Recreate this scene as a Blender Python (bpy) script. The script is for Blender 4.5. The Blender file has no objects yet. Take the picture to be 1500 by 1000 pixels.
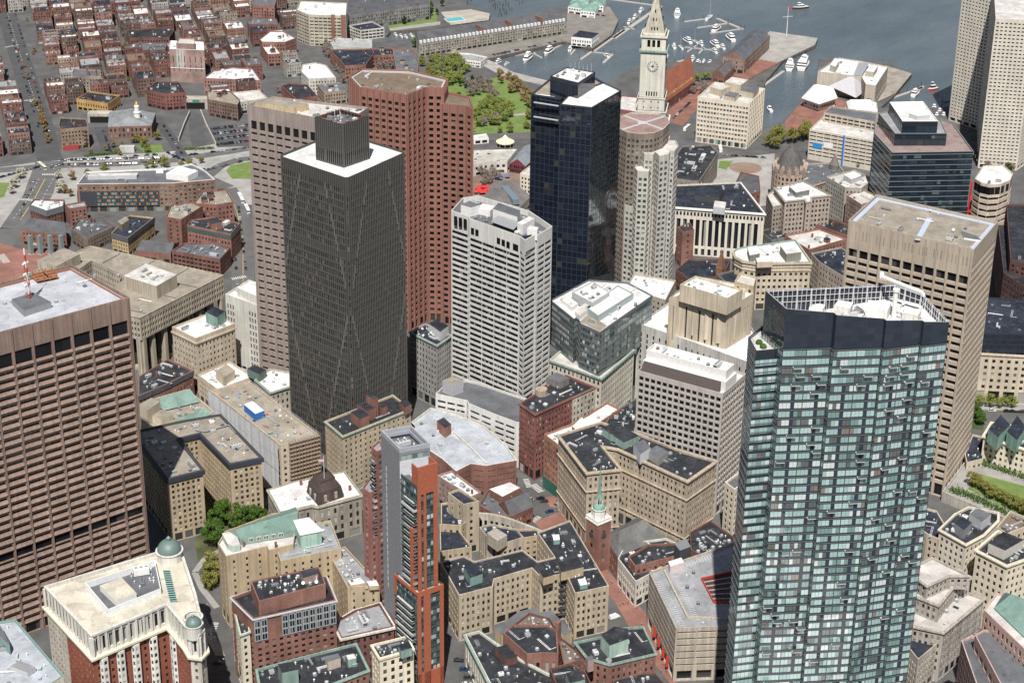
import bpy, bmesh, math, random
import numpy as np
from math import sin, cos, pi, radians, sqrt, atan2, degrees, hypot
from mathutils import Vector, Matrix
from mathutils.geometry import tessellate_polygon

scene = bpy.context.scene
col = scene.collection
rng = random.Random(7)

# ---------------------------------------------------------------- camera (solved from landmarks: metres, x east, y north)
CX, CY, CZ = -691.238, -510.116, 460.101
AZ, PIT, ROLL, FPX, PPX, PPY = .92230, .38791, .008672, 2516.15, -25.1, -143.65
FW = Vector((sin(AZ)*cos(PIT), cos(AZ)*cos(PIT), -sin(PIT)))
_r = Vector((cos(AZ), -sin(AZ), 0)); _u = _r.cross(FW)
RT = _r*cos(ROLL) + _u*sin(ROLL); UP = -_r*sin(ROLL) + _u*cos(ROLL)
CAM = Vector((CX, CY, CZ))
cd = bpy.data.cameras.new("camera"); cam = bpy.data.objects.new("camera", cd); col.objects.link(cam)
cam.matrix_world = Matrix(((RT.x, UP.x, -FW.x, CX), (RT.y, UP.y, -FW.y, CY), (RT.z, UP.z, -FW.z, CZ), (0, 0, 0, 1)))
cd.sensor_width = 36; cd.lens = FPX/1500*36
cd.shift_x = -PPX/1500; cd.shift_y = PPY/1500
cd.clip_start = 1; cd.clip_end = 20000
scene.camera = cam

# ---------------------------------------------------------------- sky, sun, exposure
SUN_AZ, SUN_EL = radians(237), radians(56)
w = bpy.data.worlds.new("World"); scene.world = w; w.use_nodes = True
nt = w.node_tree; bg = nt.nodes["Background"]
sky = nt.nodes.new("ShaderNodeTexSky"); sky.sky_type = 'NISHITA'; sky.sun_disc = False
sky.sun_elevation = SUN_EL; sky.sun_rotation = SUN_AZ; sky.air_density = 1.0; sky.dust_density = 1.5
nt.links.new(sky.outputs[0], bg.inputs[0]); bg.inputs[1].default_value = .05
sl = bpy.data.lights.new("sun", 'SUN'); so = bpy.data.objects.new("sun", sl); col.objects.link(so)
sl.energy = 5.0; sl.angle = radians(.5); sl.color = (1, .965, .915)
so.rotation_euler = Vector((-sin(SUN_AZ)*cos(SUN_EL), -cos(SUN_AZ)*cos(SUN_EL), -sin(SUN_EL))).to_track_quat('-Z', 'Y').to_euler()
scene.view_settings.view_transform = 'Standard'; scene.view_settings.look = 'None'
scene.view_settings.exposure = .33; scene.view_settings.gamma = 1
scene.render.engine = 'CYCLES'
scene.cycles.use_denoising = False
scene.cycles.max_bounces = 5; scene.cycles.diffuse_bounces = 3; scene.cycles.glossy_bounces = 3
scene.cycles.caustics_reflective = False; scene.cycles.caustics_refractive = False

# ---------------------------------------------------------------- pixel -> place, at a known height
def P(px, py, h=0.0):
    d = FW*FPX + RT*(px-750-PPX) - UP*(py-500-PPY)
    t = (h-CZ)/d.z
    return Vector((CX+d.x*t, CY+d.y*t))
def cam_px(x, y, z):
    d = Vector((x, y, z))-CAM; zz = d.dot(FW); return 750+PPX+FPX*d.dot(RT)/zz, 500+PPY-FPX*d.dot(UP)/zz
def area2(p): return sum(p[i].x*p[(i+1) % len(p)].y-p[(i+1) % len(p)].x*p[i].y for i in range(len(p)))/2
def ccw(p): return list(p) if area2(p) > 0 else list(reversed(p))
def PP(pts, h=0.0): return ccw([P(a, b, h) for a, b in pts])
def Q(L, N, R, h):                      # parallelogram from three roof corners
    l, n, r = P(*L, h), P(*N, h), P(*R, h)
    return ccw([l, n, r, l+r-n])
def centroid(p): return sum(p, Vector((0, 0)))/len(p)
def inset(p, d):                        # ccw polygon moved inwards by d
    n = len(p); out = []
    for i in range(n):
        a, b, c = p[i-1], p[i], p[(i+1) % n]
        e1 = (b-a).normalized(); e2 = (c-b).normalized()
        n1 = Vector((-e1.y, e1.x)); n2 = Vector((-e2.y, e2.x))
        k = 1+n1.dot(n2)
        m = (n1+n2)/max(k, .35)
        out.append(b+m*d)
    return out
def inside(p, q):
    c = False; n = len(p)
    for i in range(n):
        a, b = p[i], p[i-1]
        if (a.y > q.y) != (b.y > q.y) and q.x < (b.x-a.x)*(q.y-a.y)/(b.y-a.y+1e-12)+a.x: c = not c
    return c
def edge_dist(p, q):
    m = 1e9
    for i in range(len(p)):
        a, b = p[i-1], p[i]; ab = b-a
        t = max(0, min(1, (q-a).dot(ab)/max(ab.length_squared, 1e-9)))
        m = min(m, (a+ab*t-q).length)
    return m

# ---------------------------------------------------------------- materials
_mc = {}
def nodes(name):
    m = bpy.data.materials.new(name); m.use_nodes = True
    t = m.node_tree; b = t.nodes["Principled BSDF"]
    return m, t, b
def N(t, kind, **kw):
    n = t.nodes.new(kind)
    for k, v in kw.items():
        if k in n.inputs: n.inputs[k].default_value = v
        else: setattr(n, k, v)
    return n
def mth(t, op, a, b=None):
    n = t.nodes.new("ShaderNodeMath"); n.operation = op
    for i, x in enumerate((a, b)):
        if x is None: continue
        if isinstance(x, (int, float)): n.inputs[i].default_value = x
        else: t.links.new(x, n.inputs[i])
    return n.outputs[0]
def mixc(t, f, a, b, blend='MIX'):
    n = t.nodes.new("ShaderNodeMix"); n.data_type = 'RGBA'; n.blend_type = blend
    for i, x in ((0, f), (6, a), (7, b)):
        if isinstance(x, (int, float)): n.inputs[i].default_value = x
        elif isinstance(x, tuple): n.inputs[i].default_value = (*x[:3], 1)
        else: t.links.new(x, n.inputs[i])
    return n.outputs[2]
def noise(t, vec, scale, detail=3, rough=.55):
    n = N(t, "ShaderNodeTexNoise", Scale=scale, Detail=detail, Roughness=rough)
    t.links.new(vec, n.inputs["Vector"]); return n.outputs["Fac"]
def mrange(t, x, a, b, c, d):
    n = t.nodes.new("ShaderNodeMapRange")
    t.links.new(x, n.inputs[0])
    for i, v in enumerate((a, b, c, d)): n.inputs[i+1].default_value = v
    return n.outputs[0]
def world_pos(t): return t.nodes.new("ShaderNodeNewGeometry").outputs["Position"]
def scaled(t, vec, s):
    n = t.nodes.new("ShaderNodeMapping"); n.inputs["Scale"].default_value = s
    t.links.new(vec, n.inputs[0]); return n.outputs[0]

def wall(c, var=.22, streak=.22, rough=.85, name="masonry"):
    """masonry: mottled, with long faint rain streaks and courses"""
    key = ('w', c, var, streak, rough)
    if key in _mc: return _mc[key]
    m, t, b = nodes(name); p = world_pos(t)
    a = mrange(t, noise(t, p, .09, 4), .3, .7, 1-var, 1+var)
    f = mrange(t, noise(t, p, 1.7, 2), .25, .75, 1-var*.7, 1+var*.7)
    s = mrange(t, noise(t, scaled(t, p, (.8, .8, .035)), 1, 3), .35, .7, 1-streak, 1+streak*.5)
    k = mth(t, 'MULTIPLY', mth(t, 'MULTIPLY', a, f), s)
    oi = t.nodes.new("ShaderNodeObjectInfo")
    k = mth(t, 'MULTIPLY', k, mrange(t, oi.outputs["Random"], 0, 1, .93, 1.07))
    cc = t.nodes.new("ShaderNodeCombineColor")
    for i in range(3): t.links.new(k, cc.inputs[i])
    t.links.new(mixc(t, 1.0, (*c,), cc.outputs[0], 'MULTIPLY'), b.inputs["Base Color"])
    b.inputs["Roughness"].default_value = rough
    b.inputs["Specular IOR Level"].default_value = .25
    _mc[key] = m; return m

def brick(c, name="brick"):
    l = .3*c[0]+.6*c[1]+.1*c[2]; return wall(tuple(round((x*.68+l*.32)*.84, 4) for x in c), .3, .18, .9, name)

def roofm(c, kind='membrane'):
    key = ('r', c, kind)
    if key in _mc: return _mc[key]
    m, t, b = nodes("roof_"+kind); p = world_pos(t)
    big = noise(t, p, .11, 5, .65); fine = noise(t, p, 1.1, 4, .7)
    v = N(t, "ShaderNodeTexVoronoi", Scale=.16); t.links.new(p, v.inputs["Vector"])
    g = t.nodes.new("ShaderNodeRGBToBW"); t.links.new(v.outputs["Color"], g.inputs[0])
    amp = .5 if kind == 'dark' else .2
    k = mth(t, 'MULTIPLY', mrange(t, big, .3, .7, 1-amp, 1+amp), mrange(t, fine, .25, .75, 1-amp*.6, 1+amp*.6))
    k = mth(t, 'MULTIPLY', k, mrange(t, g.outputs[0], .2, .8, 1-amp*.5, 1+amp*.5))
    cc = t.nodes.new("ShaderNodeCombineColor")
    for i in range(3): t.links.new(k, cc.inputs[i])
    base = mixc(t, 1.0, (*c,), cc.outputs[0], 'MULTIPLY')
    # ponding stains and repair patches
    st = mrange(t, noise(t, p, .35, 6, .7), .57, .66, 0, .55 if kind != 'dark' else .35)
    stain = (c[0]*.45, c[1]*.42, c[2]*.38) if kind != 'dark' else (.16, .16, .16)
    t.links.new(mixc(t, st, base, stain), b.inputs["Base Color"])
    b.inputs["Roughness"].default_value = .8
    b.inputs["Specular IOR Level"].default_value = .3
    _mc[key] = m; return m

def plain(c, rough=.6, metal=0.0, name="painted"):
    key = ('p', c, rough, metal)
    if key in _mc: return _mc[key]
    m, t, b = nodes(name); p = world_pos(t)
    k = mrange(t, noise(t, p, .8, 4, .7), .3, .7, .86, 1.12)
    cc = t.nodes.new("ShaderNodeCombineColor")
    for i in range(3): t.links.new(k, cc.inputs[i])
    t.links.new(mixc(t, 1.0, (*c,), cc.outputs[0], 'MULTIPLY'), b.inputs["Base Color"])
    b.inputs["Roughness"].default_value = rough; b.inputs["Metallic"].default_value = metal
    _mc[key] = m; return m

def glass(name, ramp, rough=.08, ior=1.5, metal=0.0, wav=0.0):
    """window glass; every pane differs a little (blinds, curtains, empty rooms)"""
    key = ('g', name)
    if key in _mc: return _mc[key]
    m, t, b = nodes(name)
    at = t.nodes.new("ShaderNodeAttribute"); at.attribute_name = "rnd"
    oi = t.nodes.new("ShaderNodeObjectInfo")
    x = mth(t, 'FRACT', mth(t, 'ADD', at.outputs["Fac"], oi.outputs["Random"]))
    r = t.nodes.new("ShaderNodeValToRGB"); r.color_ramp.interpolation = 'CONSTANT'
    el = r.color_ramp.elements
    el[0].position = 0; el[0].color = (*ramp[0][1], 1)
    el[1].position = ramp[1][0]; el[1].color = (*ramp[1][1], 1)
    for ps, c in ramp[2:]:
        e = el.new(ps); e.color = (*c, 1)
    t.links.new(x, r.inputs[0])
    t.links.new(r.outputs[0], b.inputs["Base Color"])
    b.inputs["Roughness"].default_value = rough; b.inputs["IOR"].default_value = ior; b.inputs["Metallic"].default_value = metal
    if wav:
        bp = t.nodes.new("ShaderNodeBump"); bp.inputs["Strength"].default_value = wav; bp.inputs["Distance"].default_value = 1.0
        t.links.new(noise(t, world_pos(t), .22, 2), bp.inputs["Height"]); t.links.new(bp.outputs[0], b.inputs["Normal"])
    _mc[key] = m; return m

G_DARK = glass("window_glass", [(0, (.012, .015, .018)), (.45, (.02, .023, .026)), (.72, (.05, .053, .052)), (.86, (.14, .14, .125)), (.95, (.30, .29, .26))])
G_BLACK = glass("black_glass", [(0, (.009, .010, .012)), (.6, (.015, .016, .018)), (.9, (.05, .05, .047)), (.97, (.12, .11, .095))])
G_MIX = glass("sash_glass", [(0, (.016, .018, .02)), (.4, (.03, .032, .033)), (.6, (.09, .092, .088)), (.78, (.22, .22, .2)), (.9, (.42, .42, .39))])
G_NAVY = glass("navy_glass", [(0, (.007, .011, .020)), (.4, (.009, .014, .025)), (.7, (.011, .018, .031)), (.92, (.022, .027, .03)), (.98, (.045, .048, .04))], .04, 1.9, 0, .02)
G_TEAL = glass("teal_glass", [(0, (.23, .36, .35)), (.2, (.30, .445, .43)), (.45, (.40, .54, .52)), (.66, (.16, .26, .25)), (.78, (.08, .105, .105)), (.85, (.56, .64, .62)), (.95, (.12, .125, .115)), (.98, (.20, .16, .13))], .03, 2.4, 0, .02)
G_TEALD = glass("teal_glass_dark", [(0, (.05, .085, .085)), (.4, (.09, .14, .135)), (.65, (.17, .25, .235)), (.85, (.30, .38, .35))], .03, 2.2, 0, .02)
G_GREEN = glass("green_glass", [(0, (.03, .05, .05)), (.35, (.07, .105, .10)), (.6, (.15, .19, .185)), (.75, (.34, .38, .37)), (.9, (.5, .53, .52))], .06, 1.6)
G_BRONZE = glass("bronze_glass", [(0, (.014, .013, .012)), (.4, (.028, .026, .022)), (.62, (.05, .046, .037)), (.8, (.085, .077, .06)), (.93, (.15, .135, .105))], .12, 1.5)
G_BLUE = glass("blue_glass", [(0, (.012, .022, .035)), (.5, (.02, .034, .05)), (.8, (.03, .05, .06)), (.94, (.09, .12, .12))], .05, 1.75)

R_BLACK = roofm((.026, .028, .033), 'dark'); R_NAVY = roofm((.021, .026, .038), 'dark')
R_GREY = roofm((.27, .275, .285)); R_WHITE = roofm((.62, .615, .60), 'white'); R_LIGHT = roofm((.50, .48, .45))
R_TAN = roofm((.27, .24, .195), 'gravel'); R_BROWN = roofm((.17, .13, .095), 'gravel'); R_CREAM = roofm((.50, .46, .375), 'cream')
R_DGREY = roofm((.115, .12, .13)); R_SLATE = roofm((.09, .092, .098)); R_COPPER = roofm((.165, .245, .21), 'copper'); R_BLUEG = roofm((.36, .385, .42))
R_PINK = roofm((.27, .185, .165)); R_RED = roofm((.26, .09, .055))
COPPER = wall((.23, .32, .28), .15, .25, .7, "verdigris_copper")
WHITE = plain((.74, .73, .70)); LGREY = plain((.45, .46, .47)); MGREY = plain((.24, .25, .26)); DGREY = plain((.06, .063, .068)); STEEL = plain((.42, .44, .46), .35, .6)
RUST = plain((.30, .12, .06)); REDP = plain((.42, .05, .035)); BLUEP = plain((.03, .15, .42)); TEALP = plain((.19, .30, .27)); CONC = wall((.40, .37, .32))

# ---------------------------------------------------------------- mesh builder
class MB:
    def __init__(s): s.v = []; s.f = []; s.m = []; s.r = []
    def face(s, pts, m=0, r=0.0):
        i = len(s.v); s.v.extend(pts); s.f.append(tuple(range(i, i+len(pts)))); s.m.append(m); s.r.append(r)
    def poly(s, p2, z, m=0, flip=False):
        if len(p2) == 4 or len(p2) == 3 or convex(p2):
            pts = [(q.x, q.y, z) for q in p2]; s.face(pts[::-1] if flip else pts, m)
        else:
            for tri in tessellate_polygon([[Vector((q.x, q.y, 0)) for q in p2]]):
                a, b, c = (p2[k] for k in tri)
                if ((b-a).x*(c-a).y-(b-a).y*(c-a).x < 0) != flip: b, c = c, b
                s.face([(a.x, a.y, z), (b.x, b.y, z), (c.x, c.y, z)], m)
    def side(s, a, b, z0, z1, m=0, r=0.0): s.face([(a.x, a.y, z0), (b.x, b.y, z0), (b.x, b.y, z1), (a.x, a.y, z1)], m, r)
    def prism(s, p, z0, z1, m=0, mt=None, bottom=True):
        for i in range(len(p)): s.side(p[i], p[(i+1) % len(p)], z0, z1, m)
        s.poly(p, z1, m if mt is None else mt)
        if bottom: s.poly(p, z0, m, True)
    def ring(s, outer, inner, z0, z1, m=0):
        n = len(outer)
        for i in range(n):
            j = (i+1) % n; a, b, c, d = outer[i], outer[j], inner[j], inner[i]
            s.side(a, b, z0, z1, m); s.side(c, d, z0, z1, m)
            s.face([(a.x, a.y, z1), (b.x, b.y, z1), (c.x, c.y, z1), (d.x, d.y, z1)], m)
            s.face([(a.x, a.y, z0), (d.x, d.y, z0), (c.x, c.y, z0), (b.x, b.y, z0)], m)
    def box(s, x0, x1, y0, y1, z0, z1, m=0, T=None):
        c = [(x0, y0), (x1, y0), (x1, y1), (x0, y1)]
        q = [Vector(T(*k)) if T else Vector(k) for k in c]
        s.prism(q, z0, z1, m)
    def tube(s, a, b, r0, r1=None, n=8, m=0, caps=True):
        a, b = Vector(a), Vector(b); r1 = r0 if r1 is None else r1
        d = (b-a).normalized(); x = d.orthogonal().normalized(); y = d.cross(x)
        A = [tuple(a+x*(r0*cos(2*pi*k/n))+y*(r0*sin(2*pi*k/n))) for k in range(n)]
        B = [tuple(b+x*(r1*cos(2*pi*k/n))+y*(r1*sin(2*pi*k/n))) for k in range(n)]
        for k in range(n): s.face([A[k], A[(k+1) % n], B[(k+1) % n], B[k]], m)
        if caps:
            if r1 > 1e-4: s.face(B, m)
            if r0 > 1e-4: s.face(A[::-1], m)
    def lathe(s, c, prof, n=16, m=0):
        R = [[(c[0]+r*cos(2*pi*k/n), c[1]+r*sin(2*pi*k/n), z) for k in range(n)] for r, z in prof]
        for A, B in zip(R, R[1:]):
            for k in range(n): s.face([A[k], A[(k+1) % n], B[(k+1) % n], B[k]], m)
    def shift(s, d):
        s.v = [(x-d[0], y-d[1], z-d[2]) for x, y, z in s.v]
    def mesh(s, name, mats):
        me = bpy.data.meshes.new(name); me.from_pydata(s.v, [], s.f)
        for x in mats: me.materials.append(x)
        if len(mats) > 1: me.polygons.foreach_set("material_index", s.m)
        if any(s.r):
            at = me.attributes.new("rnd", 'FLOAT', 'FACE'); at.data.foreach_set("value", s.r)
        return me
    def objs(s, name, mats, parent, per=6):
        for k in range(0, len(s.f), per):
            b = MB()
            for f, m, r in zip(s.f[k:k+per], s.m[k:k+per], s.r[k:k+per]): b.face([s.v[i] for i in f], m, r)
            b.obj(name, mats, parent)
    def obj(s, name, mats, parent=None, loc=None):
        if not s.f: return None
        mats = mats if isinstance(mats, (list, tuple)) else [mats]
        if parent is not None and loc is None: s.shift(parent.location)
        elif loc is not None: s.shift(loc)
        o = bpy.data.objects.new(name, s.mesh(name, mats)); col.objects.link(o)
        if parent is not None: o.parent = parent
        elif loc is not None: o.location = loc
        return o
def convex(p):
    sg = 0
    for i in range(len(p)):
        a, b, c = p[i-2], p[i-1], p[i]
        k = (b-a).x*(c-b).y-(b-a).y*(c-b).x
        if abs(k) < 1e-6: continue
        if sg == 0: sg = 1 if k > 0 else -1
        elif (k > 0) != (sg > 0): return False
    return True

def tag(o, label, cat, group=None, kind=None):
    o["label"] = label; o["category"] = cat
    if group: o["group"] = group
    if kind: o["kind"] = kind
    return o
def empty(name, loc, label, cat, group=None, rz=0.0):
    o = bpy.data.objects.new(name, None); o.empty_display_size = .5; col.objects.link(o)
    o.location = loc; o.rotation_euler = (0, 0, rz)
    return tag(o, label, cat, group)
def inst(name, me, parent, M):
    o = bpy.data.objects.new(name, me); col.objects.link(o)
    if parent is not None: o.parent = parent
    o.matrix_basis = M
    return o
def copy_tree(src, loc, rz, sc, label, group=None):
    r = src.copy(); col.objects.link(r); r.location = loc; r.rotation_euler = (0, 0, rz); r.scale = (sc,)*3 if isinstance(sc, (int, float)) else sc
    r["label"] = label
    if group: r["group"] = group
    for ch in src.children:
        c = ch.copy(); col.objects.link(c); c.parent = r
        for g in ch.children:
            d = g.copy(); col.objects.link(d); d.parent = c
    return r

# ---------------------------------------------------------------- facades
_paneM = {}
def pane_mesh(wd, ht, g, mat):
    key = (round(wd, 2), round(ht, 2), g, mat.name)
    L = _paneM.setdefault(key, [])
    if len(L) < 5:
        b = MB(); r = random.Random(len(L)*17+int(wd*100))
        for k in range(g):
            x0 = -wd/2+wd*k/g; x1 = -wd/2+wd*(k+1)/g
            b.face([(x0, 0, 0), (x1, 0, 0), (x1, 0, ht), (x0, 0, ht)], 0, r.random())
        L.append(b.mesh("window", [mat])); return L[-1]
    return rng.choice(L)

class S:                                  # a facade's style
    def __init__(s, fh=3.6, bw=3.0, ww=.5, wh=.55, sill=None, rec=.3, top=1.2, bot=4.5, mx=.6, g=1, glass=G_DARK, fin=None, belts=(), shop=.75, skip=None, reps=None, finm=None, alt=None):
        s.__dict__.update(locals()); s.sill = (1-wh)*.5 if sill is None else sill

def facade(W, GL, a, b, z0, z1, s, blank=False):
    L = (b-a).length
    if L < .3: return
    u = (b-a)/L; n = Vector((u.y, -u.x))
    if blank or L < 1.2 or s is None:
        W.side(a, b, z0, z1); return
    nb = max(1, round((L-2*s.mx)/s.bw)); cell = (L-2*s.mx)/nb
    H = z1-s.top-z0-s.bot
    nf = max(1, round(H/s.fh)) if H > 2 else 0; fh = H/nf if nf else 0
    rows = []
    if s.bot > 2.5 and s.shop > 0: rows.append((z0+.4, z0+.4+(s.bot-1.0), max(1, nb//2) if s.bw < 4.5 else nb, s.shop, 'shop'))
    for f in range(nf):
        zr = z0+s.bot+f*fh; rows.append((zr+s.sill*fh, zr+(s.sill+s.wh)*fh, nb, s.ww, nf-1-f))
    zc = z0
    pt = lambda x, z, d=0.0: (a.x+u.x*x-n.x*d, a.y+u.y*x-n.y*d, z)
    for za, zb, k, ww, tagf in rows:
        if zb > z1-.1: continue
        g, r_ww, pn = s.g, ww, s.glass
        if s.reps and tagf in s.reps:
            rp = s.reps[tagf]
            if rp is None: continue
            za, zb, k, r_ww, g = za+rp[0], zb+rp[1], rp[2] or k, rp[3], rp[4]
        W.face([pt(0, zc), pt(L, zc), pt(L, za), pt(0, za)])
        x = 0.0; cl = (L-2*s.mx)/k
        for i in range(k):
            if s.skip and tagf != 'shop' and s.skip(i, k, tagf, nf): continue
            x0 = s.mx+cl*(i+.5-r_ww/2); x1 = x0+cl*r_ww
            if x0-x > .005: W.face([pt(x, za), pt(x0, za), pt(x0, zb), pt(x, zb)])
            d = s.rec
            W.face([pt(x0, za), pt(x1, za), pt(x1, za, d), pt(x0, za, d)])
            W.face([pt(x0, zb, d), pt(x1, zb, d), pt(x1, zb), pt(x0, zb)])
            W.face([pt(x0, za, d), pt(x0, zb, d), pt(x0, zb), pt(x0, za)])
            W.face([pt(x1, za), pt(x1, zb), pt(x1, zb, d), pt(x1, za, d)])
            GL.append((pt((x0+x1)/2, za, d), u, n, x1-x0, zb-za, g, pn)); x = x1
        if L-x > .005: W.face([pt(x, za), pt(L, za), pt(L, zb), pt(x, zb)])
        zc = zb
    W.face([pt(0, zc), pt(L, zc), pt(L, z1), pt(0, z1)])
    if s.fin:
        fd, fw, fz = s.fin[:3]; per = s.fin[3] if len(s.fin) > 3 else 1
        Fm = W.fins if hasattr(W, 'fins') else W
        for i in range(0, nb+1, per):
            x = s.mx+cell*i
            x = max(fw/2, min(L-fw/2, x))
            A = [Vector(pt(x-fw/2, 0, .05)[:2]), Vector(pt(x-fw/2, 0, -fd)[:2]), Vector(pt(x+fw/2, 0, -fd)[:2]), Vector(pt(x+fw/2, 0, .05)[:2])]
            Fm.prism(ccw(A), z0+fz, z1-.02, 0)
    for zz, bd, bh in s.belts:
        zz = z1+zz if zz < 0 else z0+zz
        A = [Vector(pt(-bd*.98, 0, .02)[:2]), Vector(pt(-bd*.98, 0, -bd)[:2]), Vector(pt(L+bd*.98, 0, -bd)[:2]), Vector(pt(L+bd*.98, 0, .02)[:2])]
        W.prism(ccw(A), zz, zz+bh, 0)

OCC = []
PXK = FPX/1500*1024
WINCAP = [6500]
class Bld:
    def __init__(s, name, label, cat, base, group=None, indiv=True):
        s.root = empty(name, (base.x, base.y, 0), label, cat, group); s.indiv = indiv; s.GL = []; s.roof = None
        s.walls = []
    def vol(s, p, z0, z1, sty, wm, roof=None, par=.9, parm=None, part='wall', lid=True, finm=None, cornice=None, pw=.45):
        """one storeyed volume on a ccw footprint: walls with openings, parapet, roof"""
        W = MB(); OCC.append(p)
        if finm is not None: W.fins = MB()
        GL = []
        for i in range(len(p)):
            a, b = p[i], p[(i+1) % len(p)]
            e = (b-a); n = Vector((e.y, -e.x)).normalized() if e.length > 1e-6 else Vector((0, 1))
            m = (a+b)/2; v = (Vector((CX, CY))-m).normalized()
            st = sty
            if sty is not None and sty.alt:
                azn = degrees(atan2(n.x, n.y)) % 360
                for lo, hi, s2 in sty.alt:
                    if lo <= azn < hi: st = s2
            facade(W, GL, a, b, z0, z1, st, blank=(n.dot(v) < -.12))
        s.walls.append((W, GL, wm, part))
        if finm is not None: W.fins.obj('fin' if not isinstance(finm, tuple) else finm[1], [finm if not isinstance(finm, tuple) else finm[0]], s.root)
        if lid:
            rm = roof or R_BLACK
            if par > 0:
                q = inset(p, pw); K = MB(); K.ring(p, q, z1-.001-par*.0, z1+.25); K2 = MB()
                for i in range(len(q)): K.side(q[(i+1) % len(q)], q[i], z1-par, z1)
                K.obj('parapet', [parm or wm], s.root)
                R = MB(); R.poly(q, z1-par); s.roof = R.obj('roof', [rm], s.root); s.rz = z1-par; s.rp = q
            else:
                R = MB(); R.poly(p, z1+.002); s.roof = R.obj('roof', [rm], s.root); s.rz = z1; s.rp = p
        if cornice:
            cm, out, hh = cornice[:3]; dz = cornice[3] if len(cornice) > 3 else -.1
            K = MB(); K.ring(inset(p, -out), inset(p, .05), z1-hh+dz, z1+dz+.02); K.obj('cornice', [cm], s.root)
        return s
    def add(s, name, mb, mats): return mb.obj(name, mats, s.root)
    def gear(s, n, seed, kinds='avhd', p=None, z=None, big=1.0):
        if s.indiv and n > 2: n = int(n*2); kinds += 'pff' if p is None else ''
        p = p or s.rp; z = s.rz if z is None else z
        r = random.Random(seed); xs = [q.x for q in p]; ys = [q.y for q in p]
        e = max(((p[(i+1) % len(p)]-p[i]) for i in range(len(p))), key=lambda v: v.length); rz = atan2(e.y, e.x)
        done = []; tries = 0
        while len(done) < n and tries < n*25:
            tries += 1
            q = Vector((r.uniform(min(xs), max(xs)), r.uniform(min(ys), max(ys))))
            k = r.choice(kinds); rad = {'a': 2.2, 'A': 3.6, 'v': .6, 'h': 1.3, 'd': 2.6, 's': 1.6, 'b': 2.6, 'c': 1.0, 't': 1.4, 'o': .8, 'p': 2.8, 'f': .9}[k]*big
            if not inside(p, q) or edge_dist(p, q) < rad*.9+.6 or any((q-c).length < rad+rr for c, rr in done): continue
            done.append((q, rad))
            gi = GEAR[k][r.randrange(len(GEAR[k]))]
            sc = r.uniform(.85, 1.2)*big
            M = Matrix.Translation((q.x-s.root.location.x, q.y-s.root.location.y, z)) @ Matrix.Rotation(rz+r.choice((0, pi/2, pi, -pi/2)), 4, 'Z') @ Matrix.Scale(sc, 4)
            inst(gi[0], gi[1], s.roof or s.root, M)
        return s
    def done(s):
        allw = []
        for W, GL, wm, part in s.walls:
            for g in GL: allw.append((g, W, wm))
        big = []
        for g, W, wm in allw:
            (x, y, z), u, n, wd, ht, k, gm = g
            d = Vector((x, y, z))-CAM; D = d.length
            f = max(0, -(d.x*n.x+d.y*n.y)/D); fv = hypot(d.x, d.y)/D
            big.append(wd*ht*f*fv*(PXK/D)**2 if 0 < f else 0)
        order = sorted(range(len(allw)), key=lambda i: -big[i])
        lim = 100 if s.indiv else 0
        chosen = set(i for i in order[:lim] if big[i] >= 7.0)
        if len(chosen) > WINCAP[0]: chosen = set()
        WINCAP[0] -= len(chosen)
        rest = {}
        for i, (g, W, wm) in enumerate(allw):
            (x, y, z), u, n, wd, ht, k, gm = g
            if i in chosen:
                M = Matrix(((u.x, n.x*-1, 0, x-s.root.location.x), (u.y, n.y*-1, 0, y-s.root.location.y), (0, 0, 1, z), (0, 0, 0, 1)))
                inst('window', pane_mesh(wd, ht, k, gm), s.root, M)
            else:
                B = rest.setdefault(gm.name if chosen else (id(W), gm.name), (MB(), gm, W))[0]
                for j in range(k):
                    x0 = -wd/2+wd*j/k; x1 = -wd/2+wd*(j+1)/k
                    rv = rng.random() if k > 1 or gm.name[:4] not in ('teal', 'gree', 'navy', 'blue') else (math.sin(round(z*3)*12.9898+int((x*u.x+y*u.y)/5.2)*78.233)*43758.5453 % 1)*.86+rng.random()*.13
                    B.face([(x+u.x*x0, y+u.y*x0, z), (x+u.x*x1, y+u.y*x1, z), (x+u.x*x1, y+u.y*x1, z+ht), (x+u.x*x0, y+u.y*x0, z+ht)], 0, rv*.98+.01)
        mats_for = {id(W): [wm] for W, GL, wm, part in s.walls}
        for key, (B, gm, W) in rest.items():
            if chosen: o = B.obj('window', [gm], s.root); o['kind'] = 'stuff'
            else:
                ml = mats_for[id(W)]; ml.append(gm); k0 = len(W.v)
                W.v += B.v; W.f += [tuple(i+k0 for i in f) for f in B.f]; W.m += [len(ml)-1]*len(B.f); W.r += B.r
        for W, GL, wm, part in s.walls: W.obj(part, mats_for[id(W)], s.root)
        return s

# ---------------------------------------------------------------- roof-top plant: shared meshes
def _g(name, mats, f):
    b = MB(); f(b); return (name, b.mesh(name, mats))
def _ac(w_, d_, h_, fans):
    def f(b):
        b.box(-w_/2, w_/2, -d_/2, d_/2, .3, h_, 0)
        for sx in (-1, 1):
            for sy in (-1, 1): b.box(sx*w_*.4-.12, sx*w_*.4+.12, sy*d_*.4-.12, sy*d_*.4+.12, 0, .3, 1)
        b.box(-w_/2-.03, w_/2+.03, -d_*.36, d_*.36, .7, h_*.8, 1)
        for k in range(fans):
            x = -w_/2+w_*(k+.5)/fans
            b.tube((x, 0, h_), (x, 0, h_+.35), min(w_/fans, d_)*.4, n=12, m=0); b.tube((x, 0, h_+.352), (x, 0, h_+.36), min(w_/fans, d_)*.34, n=12, m=1)
    return f
def _vent(b):
    b.tube((0, 0, 0), (0, 0, .9), .22, n=8, m=0); b.tube((0, 0, .9), (0, 0, 1.25), .42, .1, n=8, m=0)
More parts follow.
